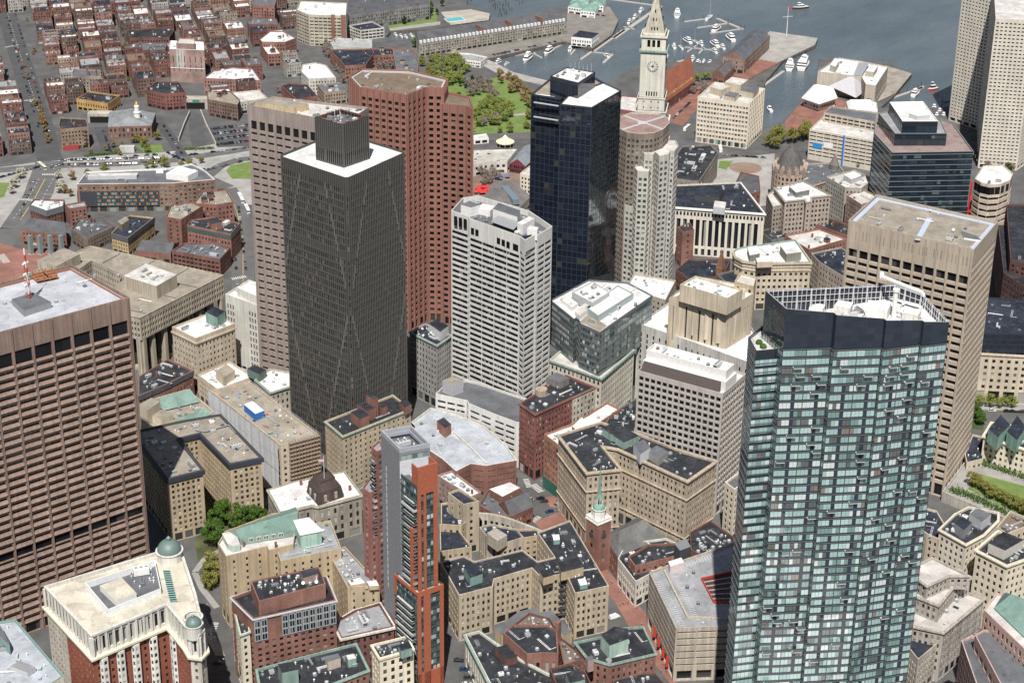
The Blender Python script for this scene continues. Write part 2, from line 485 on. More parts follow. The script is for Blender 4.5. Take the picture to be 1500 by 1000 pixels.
def _hatch(b):
    b.box(-.9, .9, -.7, .7, 0, .8, 0); b.face([(-1, -.8, .8), (1, -.8, .8), (1, .8, 1.25), (-1, .8, 1.25)], 1); b.face([(-1, .8, .8), (-1, .8, 1.25), (1, .8, 1.25), (1, .8, .8)], 0)
    b.face([(-1, -.8, .8), (-1, .8, 1.25), (-1, .8, .8)], 0); b.face([(1, -.8, .8), (1, .8, .8), (1, .8, 1.25)], 0)
def _sky(b):
    b.box(-1.2, 1.2, -.8, .8, 0, .4, 0)
    t = [(-.9, 0, .95), (.9, 0, .95)]; c = [(-1.15, -.75, .4), (1.15, -.75, .4), (1.15, .75, .4), (-1.15, .75, .4)]
    b.face([c[0], c[1], t[1], t[0]], 1); b.face([c[2], c[3], t[0], t[1]], 1); b.face([c[1], c[2], t[1]], 1); b.face([c[3], c[0], t[0]], 1)
def _duct(b):
    b.box(-2.4, 1.6, -.4, .4, .5, 1.2, 0); b.box(1.6, 2.4, -.4, 1.8, .5, 1.2, 0); b.box(1.62, 2.38, 1.0, 1.78, 0, .5, 0)
    for x in (-2, -.6, .8): b.box(x-.08, x+.08, -.5, .5, 0, .5, 1)
def _bulk(b):
    b.box(-1.9, 1.9, -1.5, 1.5, 0, 2.7, 0); b.box(-2.05, 2.05, -1.65, 1.65, 2.7, 2.95, 1); b.box(-.45, .45, -1.53, -1.49, .1, 2.1, 1)
def _chim(b):
    b.box(-.55, .55, -.4, .4, 0, 2.3, 0); b.box(-.65, .65, -.5, .5, 2.3, 2.55, 0)
    for x in (-.28, .28): b.tube((x, 0, 2.55), (x, 0, 3.0), .16, n=7, m=1)
def _tank(b):
    b.tube((0, 0, .6), (0, 0, 2.6), 1.1, n=14, m=0); b.tube((0, 0, 2.6), (0, 0, 3.1), 1.15, .1, n=14, m=1)
    for k in range(4): b.tube((.8*cos(k*pi/2), .8*sin(k*pi/2), 0), (.8*cos(k*pi/2), .8*sin(k*pi/2), .6), .09, n=5, m=1)
def _pipe(b):
    for y in (-.3, .3): b.tube((-4.5, y, .45), (4, y, .45), .13, n=5, m=0); b.tube((4, y, .45), (4, y+2.4, .45), .13, n=5, m=0)
    for x in (-4, -1.5, 1, 3.5): b.box(x-.1, x+.1, -.5, .5, 0, .35, 1)
def _fan(b):
    b.box(-.7, .7, -.7, .7, 0, .5, 1); b.tube((0, 0, .5), (0, 0, 1.1), .6, .75, n=10, m=0); b.tube((0, 0, 1.1), (0, 0, 1.3), .75, .2, n=10, m=0)
def _dish(b):
    b.tube((0, 0, 0), (0, 0, 1.1), .07, n=6, m=1); b.tube((0, 0, 1.1), (.25, 0, 1.3), .12, .75, n=14, m=0)
BRK = brick((.27, .105, .07))
GEAR = {
    'a': [_g('air_handler', [LGREY, DGREY], _ac(3, 1.8, 1.7, 2)), _g('air_handler', [WHITE, MGREY], _ac(2.4, 1.6, 1.5, 1)), _g('air_handler', [STEEL, DGREY], _ac(3.6, 1.6, 1.4, 3))],
    'A': [_g('cooling_unit', [WHITE, MGREY], _ac(5.5, 3, 2.6, 3)), _g('cooling_unit', [LGREY, DGREY], _ac(6, 2.6, 2.3, 4))],
    'v': [_g('roof_vent', [LGREY], _vent), _g('roof_vent', [WHITE], _vent)],
    'h': [_g('roof_hatch', [LGREY, MGREY], _hatch), _g('roof_hatch', [TEALP, LGREY], _hatch)],
    's': [_g('skylight', [LGREY, G_BLUE], _sky)],
    'd': [_g('duct', [STEEL, DGREY], _duct), _g('duct', [LGREY, MGREY], _duct)],
    'b': [_g('stair_bulkhead', [BRK, R_BLACK], _bulk), _g('stair_bulkhead', [LGREY, R_DGREY], _bulk), _g('stair_bulkhead', [wall((.42, .36, .27)), R_BLACK], _bulk)],
    'c': [_g('chimney', [BRK, plain((.35, .16, .09))], _chim)],
    'p': [_g('pipe_run', [LGREY, MGREY], _pipe), _g('pipe_run', [WHITE, DGREY], _pipe)], 'f': [_g('roof_fan', [LGREY, MGREY], _fan), _g('roof_fan', [STEEL, DGREY], _fan)],
    't': [_g('water_tank', [MGREY, DGREY], _tank)], 'o': [_g('satellite_dish', [WHITE, MGREY], _dish)],
}
def simple_box(B, name, quad_px, z0, z1, wm, rm, sty=None, part=None):
    """a raised box on a roof (penthouse, screen, bulkhead): its wall and its own roof as parts"""
    p = PP(quad_px, z1); b = MB()
    for i in range(len(p)): b.side(p[i], p[(i+1) % len(p)], z0, z1, 0)
    b.poly(p, z1, 1); o = b.obj(name, [wm, rm], B.root); return p
# ================================================================ THE SETTING
def struct(name, mb, mats):
    o = mb.obj(name, mats); o["kind"] = "structure"; return o

# water
m, t, bs = nodes("harbour_water"); pz = world_pos(t)
bs.inputs["Base Color"].default_value = (.030, .050, .072, 1); bs.inputs["Roughness"].default_value = .18; bs.inputs["IOR"].default_value = 1.33
n1 = noise(t, scaled(t, pz, (.10, .22, .1)), 1, 5, .65); n2 = noise(t, pz, .55, 4, .6)
bp = N(t, "ShaderNodeBump", Strength=.55, Distance=1.6)
t.links.new(mth(t, 'ADD', n1, mth(t, 'MULTIPLY', n2, .45)), bp.inputs["Height"]); t.links.new(bp.outputs[0], bs.inputs["Normal"])
t.links.new(mixc(t, mrange(t, noise(t, scaled(t, pz, (.006, .014, .01)), 1, 5, .65), .35, .65, 0, 1), (.075, .098, .115), (.115, .138, .152)), bs.inputs["Base Color"])
WATER = m
b = MB(); b.face([(-200, -600, -3), (4200, -600, -3), (4200, 4200, -3), (-200, 4200, -3)]); struct('harbour_water', b, [WATER])

# land: one sheet with a quay edge
ASPH = None
m, t, bs = nodes("asphalt"); pz = world_pos(t)
k = mth(t, 'MULTIPLY', mrange(t, noise(t, pz, .06, 5, .6), .3, .7, .7, 1.35), mrange(t, noise(t, pz, 1.3, 3), .3, .7, .85, 1.15))
cc = t.nodes.new("ShaderNodeCombineColor")
for i in range(3): t.links.new(k, cc.inputs[i])
t.links.new(mixc(t, 1.0, (.088, .087, .085), cc.outputs[0], 'MULTIPLY'), bs.inputs["Base Color"]); bs.inputs["Roughness"].default_value = .9
ASPH = m
QUAY = wall((.13, .115, .095), .3, .4); PAVE = wall((.29, .28, .26), .2, 0); BRICKP = wall((.23, .115, .09), .25, 0); DECK = wall((.27, .245, .21), .25, 0); GRANW = wall((.33, .315, .29), .2, 0)
m, t, bs = nodes("lawn"); pz = world_pos(t)
t.links.new(mixc(t, mrange(t, noise(t, pz, .12, 5, .7), .35, .65, 0, 1), (.09, .155, .03), (.16, .21, .06)), bs.inputs["Base Color"]); bs.inputs["Roughness"].default_value = .95
LAWN = m
shore = [(690, -60), (684, 8), (718, 18), (716, 30), (660, 38), (628, 43), (572, 46), (566, 54), (575, 60), (612, 57), (640, 50), (836, 8), (905, 30), (896, 52), (868, 72), (826, 62), (716, 87),
         (722, 95), (752, 106), (800, 118), (880, 128), (936, 96), (970, 84), (1000, 93), (1040, 92), (1062, 76), (1126, 45), (1198, 56), (1194, 68), (1146, 90), (1138, 100), (1122, 118),
         (1112, 150), (1108, 186), (1142, 184), (1190, 128), (1197, 112), (1200, 84), (1300, 92), (1335, 108), (1312, 138), (1290, 158), (1380, 158), (1450, 140), (1700, 90), (2400, 60)]
sp = [P(*q) for q in shore]
land = ccw(sp+[Vector((3000, -2500)), Vector((-2500, -2500)), Vector((-2500, 4500)), Vector((1500, 4500))])
b = MB(); b.poly(land, 0, 0)
for i in range(len(land)): b.side(land[i], land[(i+1) % len(land)], -4, 0, 1)
struct('ground', b, [ASPH, QUAY])

lay = [0]
def sheet(name, pts, mat, z=None, world=False):
    lay[0] += 1
    p = ccw(pts) if world else PP(pts)
    b = MB(); b.poly(p, .03+.005*(lay[0] % 40) if z is None else z); return struct(name, b, [mat])
def kerbed(name, pts, mat, h=.14):
    p = PP(pts); b = MB(); b.prism(p, 0, h+.002*(lay[0] % 20), 1, 0, False); lay[0] += 1; return struct(name, b, [mat, GRANW])
def strip(name, pts, wd, mat, z=.06, dash=None):
    b = MB(); pp = [P(*q) for q in pts]
    for a, c in zip(pp, pp[1:]):
        u = (c-a); L = u.length; u /= L; n = Vector((-u.y, u.x))*wd/2; s = 0.0
        while s < L-.05:
            e = min(L, s+(dash[0] if dash else L)); A, C2 = a+u*s, a+u*e
            b.poly(ccw([A-n, C2-n, C2+n, A+n]), z); s = e+(dash[1] if dash else 1)
    return struct(name, b, [mat])
MARK = plain((.62, .61, .57), .8); MARKY = plain((.55, .38, .08), .8)
def zebra(a, c, wd, n=None):
    A, C2 = P(*a), P(*c); u = C2-A; L = u.length; u /= L; v = Vector((-u.y, u.x))*wd/2; b = MB(); k = int(L/1.3)
    for i in range(k):
        x = A+u*(i*1.3); b.poly(ccw([x-v, x+u*.6-v, x+u*.6+v, x+v]), .27)
    return struct('crosswalk', b, [MARK])
# ================================================================ TOWERS
def mk(name, label, cat, p, h, sty, wm, roof=None, gear=None, z0=0, group=None, indiv=True, **kw):
    B = Bld(name, label, cat, centroid(p), group, indiv)
    B.vol(p, z0, h, sty, wm, roof, **kw)
    if gear: B.gear(*gear)
    return B
def raise_box(B, quad, h, dz, wm, rm, name='penthouse', sty=None, par=.5, gear=None):
    """a storey set back on top of the building"""
    p = PP(quad, h); z = B.rz
    rp, rz = B.rp, B.rz
    B.vol(p, z-.02, h, sty, wm, rm, par=par, part=name)
    if gear: B.gear(*gear)
    B.rp, B.rz = rp, rz
    return p

# -- pinkish granite tower at the left edge
GRANP = wall((.255, .182, .15), .14, .26)
p = Q((-110, 516.5), (190, 436), (105, 388), 150)
st = S(fh=3.95, bw=9.4, ww=.83, wh=.40, rec=.8, top=14, bot=6, mx=1.2, g=8, glass=G_BLACK, fin=(.45, .7, 0), sill=.35, reps={0: (-.4, 4.6, 0, .84, 2), 23: (-1.9, 1.3, 0, .88, 2)})
B = mk('office_tower', 'tall pink granite office tower with deep slot windows at the left edge', 'office tower', p, 150, st, GRANP, roofm((.40, .41, .44)), par=1.4)
q = inset(B.rp, 1.2); b = MB(); b.ring(q, inset(q, .5), B.rz+.3, B.rz+.8); b.obj('roof_rail', [RUST], B.root)
# sloping precast sills under every row of slots
b = MB()
for i in range(len(p)):
    a_, c_ = p[i], p[(i+1) % len(p)]; u_ = (c_-a_).normalized(); n_ = Vector((u_.y, -u_.x))
    if n_.dot(Vector((CX, CY))-(a_+c_)/2) < 0: continue
    L_ = (c_-a_).length; nb = max(1, round((L_-2.4)/9.4)); cl = (L_-2.4)/nb; nf = round((150-14-6)/3.95); fh = 130/nf
    for f in range(nf):
        if f == nf-24: continue
        z_ = 6+f*fh+.33*fh
        for k in range(nb):
            x0 = 1.2+cl*(k+.06); x1 = 1.2+cl*(k+.94)
            A, C2 = a_+u_*x0, a_+u_*x1; o_ = n_*.55
            b.face([(A.x, A.y, z_-1.9), (C2.x, C2.y, z_-1.9), (C2.x+o_.x, C2.y+o_.y, z_-1.1), (A.x+o_.x, A.y+o_.y, z_-1.1)])
            b.face([(A.x+o_.x, A.y+o_.y, z_-1.1), (C2.x+o_.x, C2.y+o_.y, z_-1.1), (C2.x, C2.y, z_), (A.x, A.y, z_)])
            b.face([(A.x, A.y, z_-1.9), (A.x+o_.x, A.y+o_.y, z_-1.1), (A.x, A.y, z_)]); b.face([(C2.x, C2.y, z_-1.9), (C2.x, C2.y, z_), (C2.x+o_.x, C2.y+o_.y, z_-1.1)])
o = b.obj('spandrel', [GRANP], B.root)
simple_box(B, 'screen_wall', [(17, 438), (48, 428), (75, 442), (35, 455)], B.rz, 151.5, MGREY, R_DGREY)
c = P(66, 408, 149); b = MB()
T = lambda x, y: (c.x+x*.94+y*.34, c.y-x*.34+y*.94)
b.box(-5, 5, -3.5, 3.5, B.rz+1.2, B.rz+1.6, 0, T)
for x in (-4.5, -1.5, 1.5, 4.5):
    for y in (-3, 3): b.box(x-.2, x+.2, y-.2, y+.2, B.rz, B.rz+4, 0, T)
b.box(-5, 5, -.3, .3, B.rz+3.6, B.rz+4.1, 0, T); b.box(-.3, .3, -3.5, 3.5, B.rz+3.6, B.rz+4.1, 0, T)
b.obj('window_washing_rig', [RUST], B.root)
B.gear(6, 3, 'vh'); B.done()
# lattice antenna mast standing on it
c = P(43, 441, 150); b = MB(); mh = 24
for s_ in range(8):
    z0 = 151+s_*mh/8; z1 = z0+mh/8; r0 = 1.5*(1-s_/9); r1 = 1.5*(1-(s_+1)/9); mt = s_ % 2
    for k in range(3):
        a0 = k*2*pi/3; a1 = a0+2*pi/3
        A = (c.x+r0*cos(a0), c.y+r0*sin(a0), z0); A2 = (c.x+r1*cos(a0), c.y+r1*sin(a0), z1); D = (c.x+r1*cos(a1), c.y+r1*sin(a1), z1)
        b.tube(A, A2, .16, n=5, m=mt); b.tube(A, D, .09, n=4, m=mt); b.tube(A2, D, .09, n=4, m=mt)
for z_ in (158, 163, 168): b.tube((c.x-1.5, c.y, z_), (c.x+1.5, c.y+.4, z_), .5, n=8, m=1)
b.tube((c.x, c.y, 174.9), (c.x, c.y, 184), .1, n=5, m=0)
b.box(c.x-5, c.x+5, c.y-4, c.y+4, 149, 150.2, 2)
tag(b.obj('antenna_mast', [plain((.5, .07, .04)), WHITE, MGREY], None, (c.x, c.y, 149)), 'red and white lattice antenna mast on the pink granite tower roof', 'antenna mast')

# -- dark bronze tower with the square roof box
BRZ = plain((.06, .057, .053), .45, .2); BRZF = plain((.135, .13, .12), .45, .2)
p = Q((408, 228.5), (508, 262), (595, 223), 165)
def p_cut(q, i): return q[i], q[(i+1) % 4]
cut = []                                                    # clipped corners
for i, v in enumerate(p):
    a_, c_ = p[i-1], p[(i+1) % 4]
    cut += [v+(a_-v).normalized()*1.8, v+(c_-v).normalized()*1.8]
st = S(fh=3.9, bw=1.45, ww=.74, wh=.66, rec=.18, top=5.6, bot=8, mx=.7, glass=G_BRONZE, fin=(.34, .24, 6), reps={9: None, 24: None})
B = mk('bronze_tower', 'tall dark bronze ribbed tower with a square box on its white roof', 'office tower', cut, 165, st, BRZ, R_WHITE, par=1.0, finm=(BRZF, 'fin'))
st2 = S(fh=6, bw=1.45, ww=.6, wh=.8, rec=.15, top=15, bot=.3, mx=.3, glass=G_BLACK, fin=(.3, .4, 0))
pq = Q((461, 172), (502, 183), (540, 171), 187)
B.vol(pq, 164, 187, st2, BRZ, R_DGREY, par=2.2, part='penthouse', finm=(BRZF, 'penthouse_fin'))
b = MB(); k = inset(B.rp, .8)
for i in range(4):
    for t_ in range(7):
        v = k[i]+(k[(i+1) % 4]-k[i])*(t_/7); b.tube((v.x, v.y, B.rz), (v.x, v.y, B.rz+2.9), .09, n=5)
b.ring(k, inset(k, .15), B.rz+2.6, B.rz+2.8); b.obj('roof_rail', [RUST], B.root)
B.gear(9, 11, 'aAvd')
q4 = Q((408, 228.5), (508, 262), (595, 223), 165); br = plain((.15, .145, .135), .5); co = MB()
for i in range(4):
    A, C2 = q4[i], q4[(i+1) % 4]; u_ = (C2-A).normalized(); n_ = Vector((u_.y, -u_.x)); L_ = (C2-A).length
    a3, c3 = p_cut(q4, i)
    if n_.dot(Vector((CX, CY))-A) < 0: continue
    fh = (165-5.6-8)/round((165-13.6)/3.9)
    for f in range(39):
        z_ = 165-5.6-(f+1)*fh
        co.prism(ccw([A+u_*2-n_*.02, C2-u_*2-n_*.02, C2-u_*2+n_*.12, A+u_*2+n_*.12]), z_-.05, z_+.75)
        for k in (0, 1):
            ph = (f*.0195+.31+(.38 if k else 0)*1.0) if k else (.31-f*.0195)
            ph = abs((ph % 2)-1) if not 0 < ph < 1 else ph
            if .04 < ph < .96 and (f+k) % 7 != 3: v = A+u_*(L_*ph); co.prism(ccw([v-u_*.28-n_*.02, v+u_*.28-n_*.02, v+u_*.28+n_*.42, v-u_*.28+n_*.42]), z_-.8, z_+fh-.4, 1)
co.obj('spandrel', [plain((.075, .072, .066), .5), br], B.root)
for dx, dy in ((-3, 2), (2, 3), (4, -3), (-5, -4)):
    b = MB(); b.tube((B.root.location.x+dx, B.root.location.y+dy, B.rz), (B.root.location.x+dx, B.root.location.y+dy, B.rz+5), .12, n=5); b.obj('antenna', [WHITE], B.root)
B.done()

# -- mauve granite tower behind it
p = Q((362, 154), (505, 181), (398, 140), 170)
p = ccw([P(362, 154, 170), P(505, 181, 170), P(540, 158, 170), P(400, 142, 170)])
st = S(fh=4.3, bw=5.55, ww=.72, wh=.34, rec=.6, top=9.5, bot=7, mx=1.2, g=4, glass=G_BLACK, reps={0: (-1.2, 2.4, 0, .66, 2)}, belts=())
B = mk('granite_tower', 'mauve granite tower with short slot windows half hidden behind the bronze tower', 'office tower', p, 170, st, wall((.30, .25, .222), .12, .22), R_LIGHT, par=1.2)
simple_box(B, 'cooling_enclosure', [(375, 150), (430, 158), (452, 152), (398, 144)], B.rz, 172.5, wall((.5, .4, .25)), R_TAN)
B.gear(14, 5, 'aAvvho'); B.done()

# -- red granite faceted tower
RG = wall((.275, .138, .107), .1, .14)
p = PP([(512, 112), (527, 128), (596, 139), (625, 128), (649, 129), (655, 116), (600, 103), (530, 101)], 155)
st = S(fh=3.95, bw=4.3, ww=.56, wh=.56, rec=.7, top=5, bot=6, mx=.3, glass=G_BLACK, fin=(.75, 1.0, 0), sill=.3)
B = mk('red_granite_tower', 'red granite tower of folded faces and square windows under a brown gravel roof', 'office tower', p, 155, st, RG, R_BROWN, par=1.6)
b = MB(); q = inset(B.rp, .3); b.ring(q, inset(q, 1.1), B.rz, B.rz+.9); b.obj('roof_flashing', [LGREY], B.root)
p2 = PP([(646, 152), (682, 155.5), (692, 158.5), (688, 142), (650, 134)], 146)
rp, rz = B.rp, B.rz
B.vol(p2, 0, 146, st, RG, R_BROWN, par=1.4, part='lower_wing')
B.rp, B.rz = rp, rz; B.gear(7, 21, 'adv'); B.done()

# -- white banded tower
WP = wall((.60, .59, .56), .07, .15)
p = PP([(661, 309), (686.5, 317.5), (687.5, 320.5), (762, 347), (769, 352.5), (786, 343), (788, 345), (809, 332), (775, 309), (700, 287), (678, 290)], 118)
sb = S(sill=.2, fh=3.35, bw=8.8, ww=.97, wh=.55, rec=.22, top=10, bot=8, mx=.5, g=9, glass=glass('ribbon_glass', [(0, (.012, .014, .016)), (.6, (.025, .027, .028)), (.82, (.08, .08, .076)), (.94, (.26, .26, .24))]), shop=0)
sv = S(fh=3.35, bw=8.8, ww=.25, wh=.5, rec=.3, top=10, bot=8, mx=.5, g=1, glass=G_DARK, shop=0)
sb.alt = [(150, 190, S(fh=3.35, bw=8.8, ww=.9, wh=.54, rec=.25, top=6, bot=8, mx=.4, g=7, glass=G_DARK, shop=0)), (190, 225, sv)]
B = mk('white_tower', 'slender white apartment tower with dark ribbon windows on every floor', 'residential tower', p, 118, sb, WP, R_DGREY, par=3.0)
rz = B.rz
# tall dark openings of the plant floors at the top of the long face
b = MB()
for (x0, y0), (x1, y1), n_, zt in (((664, 312), (685, 318), 3, 116.5), ((689, 321.5), (702, 326), 2, 113.5), ((714, 329.5), (724, 333), 2, 117), ((727, 334.5), (748, 342.5), 3, 113), ((750, 343), (761, 347), 1, 113)):
    A, C2 = P(x0, y0, 118), P(x1, y1, 118); u_ = (C2-A); n2 = Vector((u_.y, -u_.x)).normalized()
    if n2.dot(Vector((CX, CY))-A) < 0: n2 = -n2
    for k in range(n_):
        s0 = A+u_*((k+.15)/n_)+n2*.06; s1 = A+u_*((k+.85)/n_)+n2*.06
        b.face([(s0.x, s0.y, zt-5.5 if zt > 115 else zt-3.6), (s1.x, s1.y, zt-5.5 if zt > 115 else zt-3.6), (s1.x, s1.y, zt), (s0.x, s0.y, zt)], 0, rng.random())
b.objs('plant_floor_opening', [G_BLACK], B.root, 1)
WB = plain((.70, .69, .66))
for nm, qd, h in (('penthouse', [(675, 300), (690, 304), (704, 300), (688, 294)], 120.5), ('penthouse', [(700, 305), (718, 309), (725, 302), (707, 298)], 118.5), ('penthouse', [(722, 306), (758, 318), (762, 308), (730, 297)], 122), ('plant_box', [(758, 326), (766, 329), (783, 320), (775, 317)], 121), ('plant_box', [(772, 335), (787, 337), (789, 333), (776, 330)], 121)):
    simple_box(B, nm, qd, rz, h, WB, R_DGREY if nm == 'penthouse' and h > 119 else R_WHITE)
b = MB(); c0, c1, c2, c3 = P(719, 326, 117), P(752, 338, 117), P(762, 333, 117), P(730, 321, 117)
b.face([(*c0, 117.5), (*c1, 117.5), (*c2, 119.5), (*c3, 119.5)]); b.obj('louvre_slope', [MGREY], B.root)
# sloped dark glass at the near corner
c0, c1 = P(762.5, 348.5, 117.5), P(769.5, 353.5, 117.5); c2 = P(783.5, 345, 117.5); n_ = Vector((CX, CY))-c1; n_.normalize()
b = MB(); b.face([(c0.x+n_.x*.4, c0.y+n_.y*.4, 109), (c1.x+n_.x*.4, c1.y+n_.y*.4, 109), (c2.x+n_.x*.4, c2.y+n_.y*.4, 109), (c2.x-n_.x, c2.y-n_.y, 118), (c0.x-n_.x, c0.y-n_.y, 118)], 0, .2)
b.obj('corner_glazing', [G_BLUE], B.root)
B.gear(10, 8, 'aAvd')
p2 = PP([(638, 577), (650, 565), (683, 556), (700, 560), (775, 585), (772, 619), (757, 619), (722, 606), (686, 591), (684, 587)], 27)
rp = None
B.vol(p2, 0, 27, S(fh=3.5, bw=6.5, ww=.82, wh=.45, rec=.4, top=2.2, bot=4.5, mx=.8, g=4, glass=G_DARK), WP, R_DGREY, par=1.2, part='podium')
simple_box(B, 'penthouse', [(648, 557), (662, 563), (679, 557), (664, 551)], B.rz, 33, plain((.4, .4, .42)), R_TAN)
B.done()

# -- dark glass tower with white roof steps
NAV = plain((.045, .054, .07), .4, .3)
p = PP([(820.5, 153), (867, 158), (910, 133), (884, 121), (833, 140)], 155)
sg = S(fh=3.85, bw=3.0, ww=.90, wh=.90, rec=.06, top=.6, bot=6, mx=.2, g=1, glass=G_NAVY, shop=.9)
G_MIR = glass("mirror_glass", [(0, (.10, .115, .13)), (.5, (.14, .155, .165)), (.85, (.2, .21, .21))], .04, 2.0, .85, .03)
sg.alt = [(150, 200, S(fh=3.85, bw=3.0, ww=.95, wh=.92, rec=.05, top=.6, bot=6, mx=.2, g=2, glass=G_MIR, shop=.9))]
B = mk('dark_glass_tower', 'tall dark navy glass tower with white stepped roofs beside the clock tower', 'office tower', p, 155, sg, NAV, R_WHITE, par=.6)
rp, rz = B.rp, B.rz
B.vol(PP([(778, 138), (821, 145), (833, 139.5), (884, 121), (868, 112), (810, 112)], 153), 0, 153, sg, NAV, R_TAN, par=1.2, part='rear_wing'); rz2 = B.rz; rp2 = B.rp
pq = PP([(806, 112), (847, 122), (872, 106), (830, 99)], 164)
B.vol(pq, rz2, 164, S(fh=8, bw=2.4, ww=.92, wh=.8, rec=.05, top=.8, bot=0, mx=.2, g=1, glass=G_NAVY), NAV, R_WHITE, par=.4, part='penthouse'); B.gear(6, 2, 'avo')
for k in range(6):
    v = P(836+k*6, 104+k, 164); b = MB(); b.tube((*v, 163), (*v, 169+k % 3), .1, n=5); b.tube((v.x-.8, v.y, 167), (v.x+.8, v.y, 167), .08, n=4); b.obj('antenna', [LGREY], B.root)
b = MB()                                   # two pale recessed terraces on the long face
for y_ in (145, 163.5):
    A, C2 = P(783, 141, 153), P(819, 146.5, 153); u_ = (C2-A); n2 = Vector((u_.y, -u_.x)).normalized()
    if n2.dot(Vector((CX, CY))-A) < 0: n2 = -n2
    z_ = 153-(y_-137)/2.05
    b.prism(ccw([A+n2*.03, C2+n2*.03, C2+n2*1.1, A+n2*1.1]), z_, z_+.5)
b.obj('terrace_slab', [LGREY], B.root)
B.rp, B.rz = rp2, rz2; B.gear(5, 4, 'av'); B.done()

# -- round-shouldered granite tower with the pink roof cross
st = S(fh=3.7, bw=3.2, ww=.62, wh=.56, rec=.35, top=3.5, bot=5, mx=.3, glass=glass("green_window", [(0, (.03, .05, .05)), (.4, (.06, .10, .095)), (.7, (.14, .2, .185)), (.9, (.3, .36, .33))]))
GR7 = wall((.225, .18, .15), .15, .2); GR7b = wall((.47, .445, .40), .1, .15)
p = PP([(903, 180), (906, 188), (918, 194), (938, 196.5), (958, 195), (972, 189.5), (981, 180), (978, 172), (965, 166), (925, 165), (908, 171)], 111)
B = mk('granite_tower', 'round-shouldered granite tower with a reddish paved roof crossed by pale strips', 'office tower', p, 111, st, GR7, R_PINK, par=.7, parm=GR7b)
cz = B.rz; rp, rz = B.rp, B.rz
b = MB()
for a_, c_ in (((915, 170), (972, 190)), ((972, 171), (912, 190))):
    A, C2 = P(*a_, cz), P(*c_, cz); u_ = (C2-A).normalized(); n_ = Vector((-u_.y, u_.x))*.9
    b.prism(ccw([A-n_, C2-n_, C2+n_, A+n_]), cz, cz+.14 if not b.f else cz+.12)
v = P(941, 180, cz); b.tube((*v, cz), (*v, cz+.2), 3.2, n=10); b.obj('roof_walkway', [LGREY], B.root)
B.vol(PP([(940, 222), (944, 226), (957, 227), (960, 223), (966, 229), (980, 226), (982, 221), (988, 222), (994, 214), (990, 206), (945, 206)], 99), 0, 99, st, GR7b, R_LIGHT, par=.8, part='front_bay')
B.vol(PP([(930, 246), (934, 251), (950, 252), (953, 247), (955, 236), (935, 236)], 90), 0, 90, st, GR7b, R_LIGHT, par=.8, part='side_bay')
B.vol(PP([(915, 300), (935, 306), (978, 300), (985, 290), (975, 280), (920, 280)], 62), 0, 62, st, GR7b, R_LIGHT, par=.8, part='lower_bay')
B.rp, B.rz = rp, rz; B.done()

# -- clock tower
LIME = wall((.60, .575, .50), .1, .2, name="limestone")
cx, cy = (-71.05327+71.0575)*111320*cos(radians(42.358)), (42.35918-42.358)*111132
cc = P(959, 60, 118); ct = Vector((cc.x, cc.y))
ang = radians(28)
ux, uy = Vector((cos(ang), sin(ang))), Vector((-sin(ang), cos(ang)))
sq = lambda r: [ct-ux*r-uy*r, ct+ux*r-uy*r, ct+ux*r+uy*r, ct-ux*r+uy*r]
B = Bld('clock_tower', 'pale limestone clock tower with a tapering pyramid roof and spire', 'clock tower', ct)
sA = S(fh=9, bw=3.2, ww=.42, wh=.75, rec=1.0, top=2.5, bot=0, mx=3, glass=G_BLACK)
sB = S(fh=5, bw=5, ww=.14, wh=.3, rec=.3, top=1, bot=0, mx=2, glass=G_BLACK)
B.vol(sq(13.2), 0, 40, S(fh=4, bw=4.4, ww=.4, wh=.5, top=2, bot=0, glass=G_BLACK), LIME, par=0, cornice=(LIME, .8, 1.2), part='base')
B.vol(sq(12.6), 40, 57, S(fh=13, bw=5.2, ww=.55, wh=.86, rec=2.2, top=1.5, bot=1.5, mx=4, glass=G_BLACK), LIME, par=0, cornice=(LIME, 1.2, 1.5), part='colonnade')
B.vol(sq(11.2), 57, 67, sB, LIME, par=0, cornice=(LIME, .7, 1), part='shaft')
B.vol(sq(10), 67, 77, sB, LIME, par=0, cornice=(LIME, .5, .8), part='shaft')
B.vol(sq(9.2), 77, 113, S(fh=18, bw=1.9, ww=.5, wh=.2, sill=.05, rec=.3, top=17.9, bot=0, mx=4.5, glass=G_BLACK), LIME, par=0, cornice=(COPPER, 1.3, 1.2), part='shaft')
B.vol(sq(9), 113, 124, S(fh=8, bw=3.4, ww=.62, wh=.72, rec=1.4, top=2, bot=1, mx=3.6, glass=G_BLACK), LIME, par=0, cornice=(LIME, 1, 1.2), part='belfry')
b = MB(); b.ring(sq(8.2), sq(7.6), 124, 125.6); b.obj('balustrade', [LIME], B.root)
b = MB(); lo, hi = sq(8), sq(1.5)
for i in range(4):
    j = (i+1) % 4; b.face([(*lo[i], 124), (*lo[j], 124), (*hi[j], 151), (*hi[i], 151)])
b.poly(lo, 124, 0, True)
b.obj('pyramid_roof', [wall((.44, .41, .33), .15, .3)], B.root)
b = MB()
for i in range(4):
    A, C2 = lo[i], lo[(i+1) % 4]; n_ = (A+C2)/2-ct; n_.normalize()
    for row, (zf, cnt) in enumerate(((.18, 3), (.42, 2), (.64, 1))):
        for k in range(cnt):
            f_ = (k+1)/(cnt+1); base = A+(C2-A)*(.25+.5*f_) if cnt > 1 else (A+C2)/2
            r_ = 8-6.5*zf; z_ = 124+27*zf; v = ct+n_*(r_+.1)+(C2-A).normalized()*((f_-.5)*r_*1.2)
            u_ = (C2-A).normalized(); q = [v-u_*.45-n_*1, v+u_*.45-n_*1, v+u_*.45+n_*.5, v-u_*.45+n_*.5]; b.prism(ccw(q), z_-.5, z_+1.3)
b.objs('dormer', [G_BLACK], B.root)
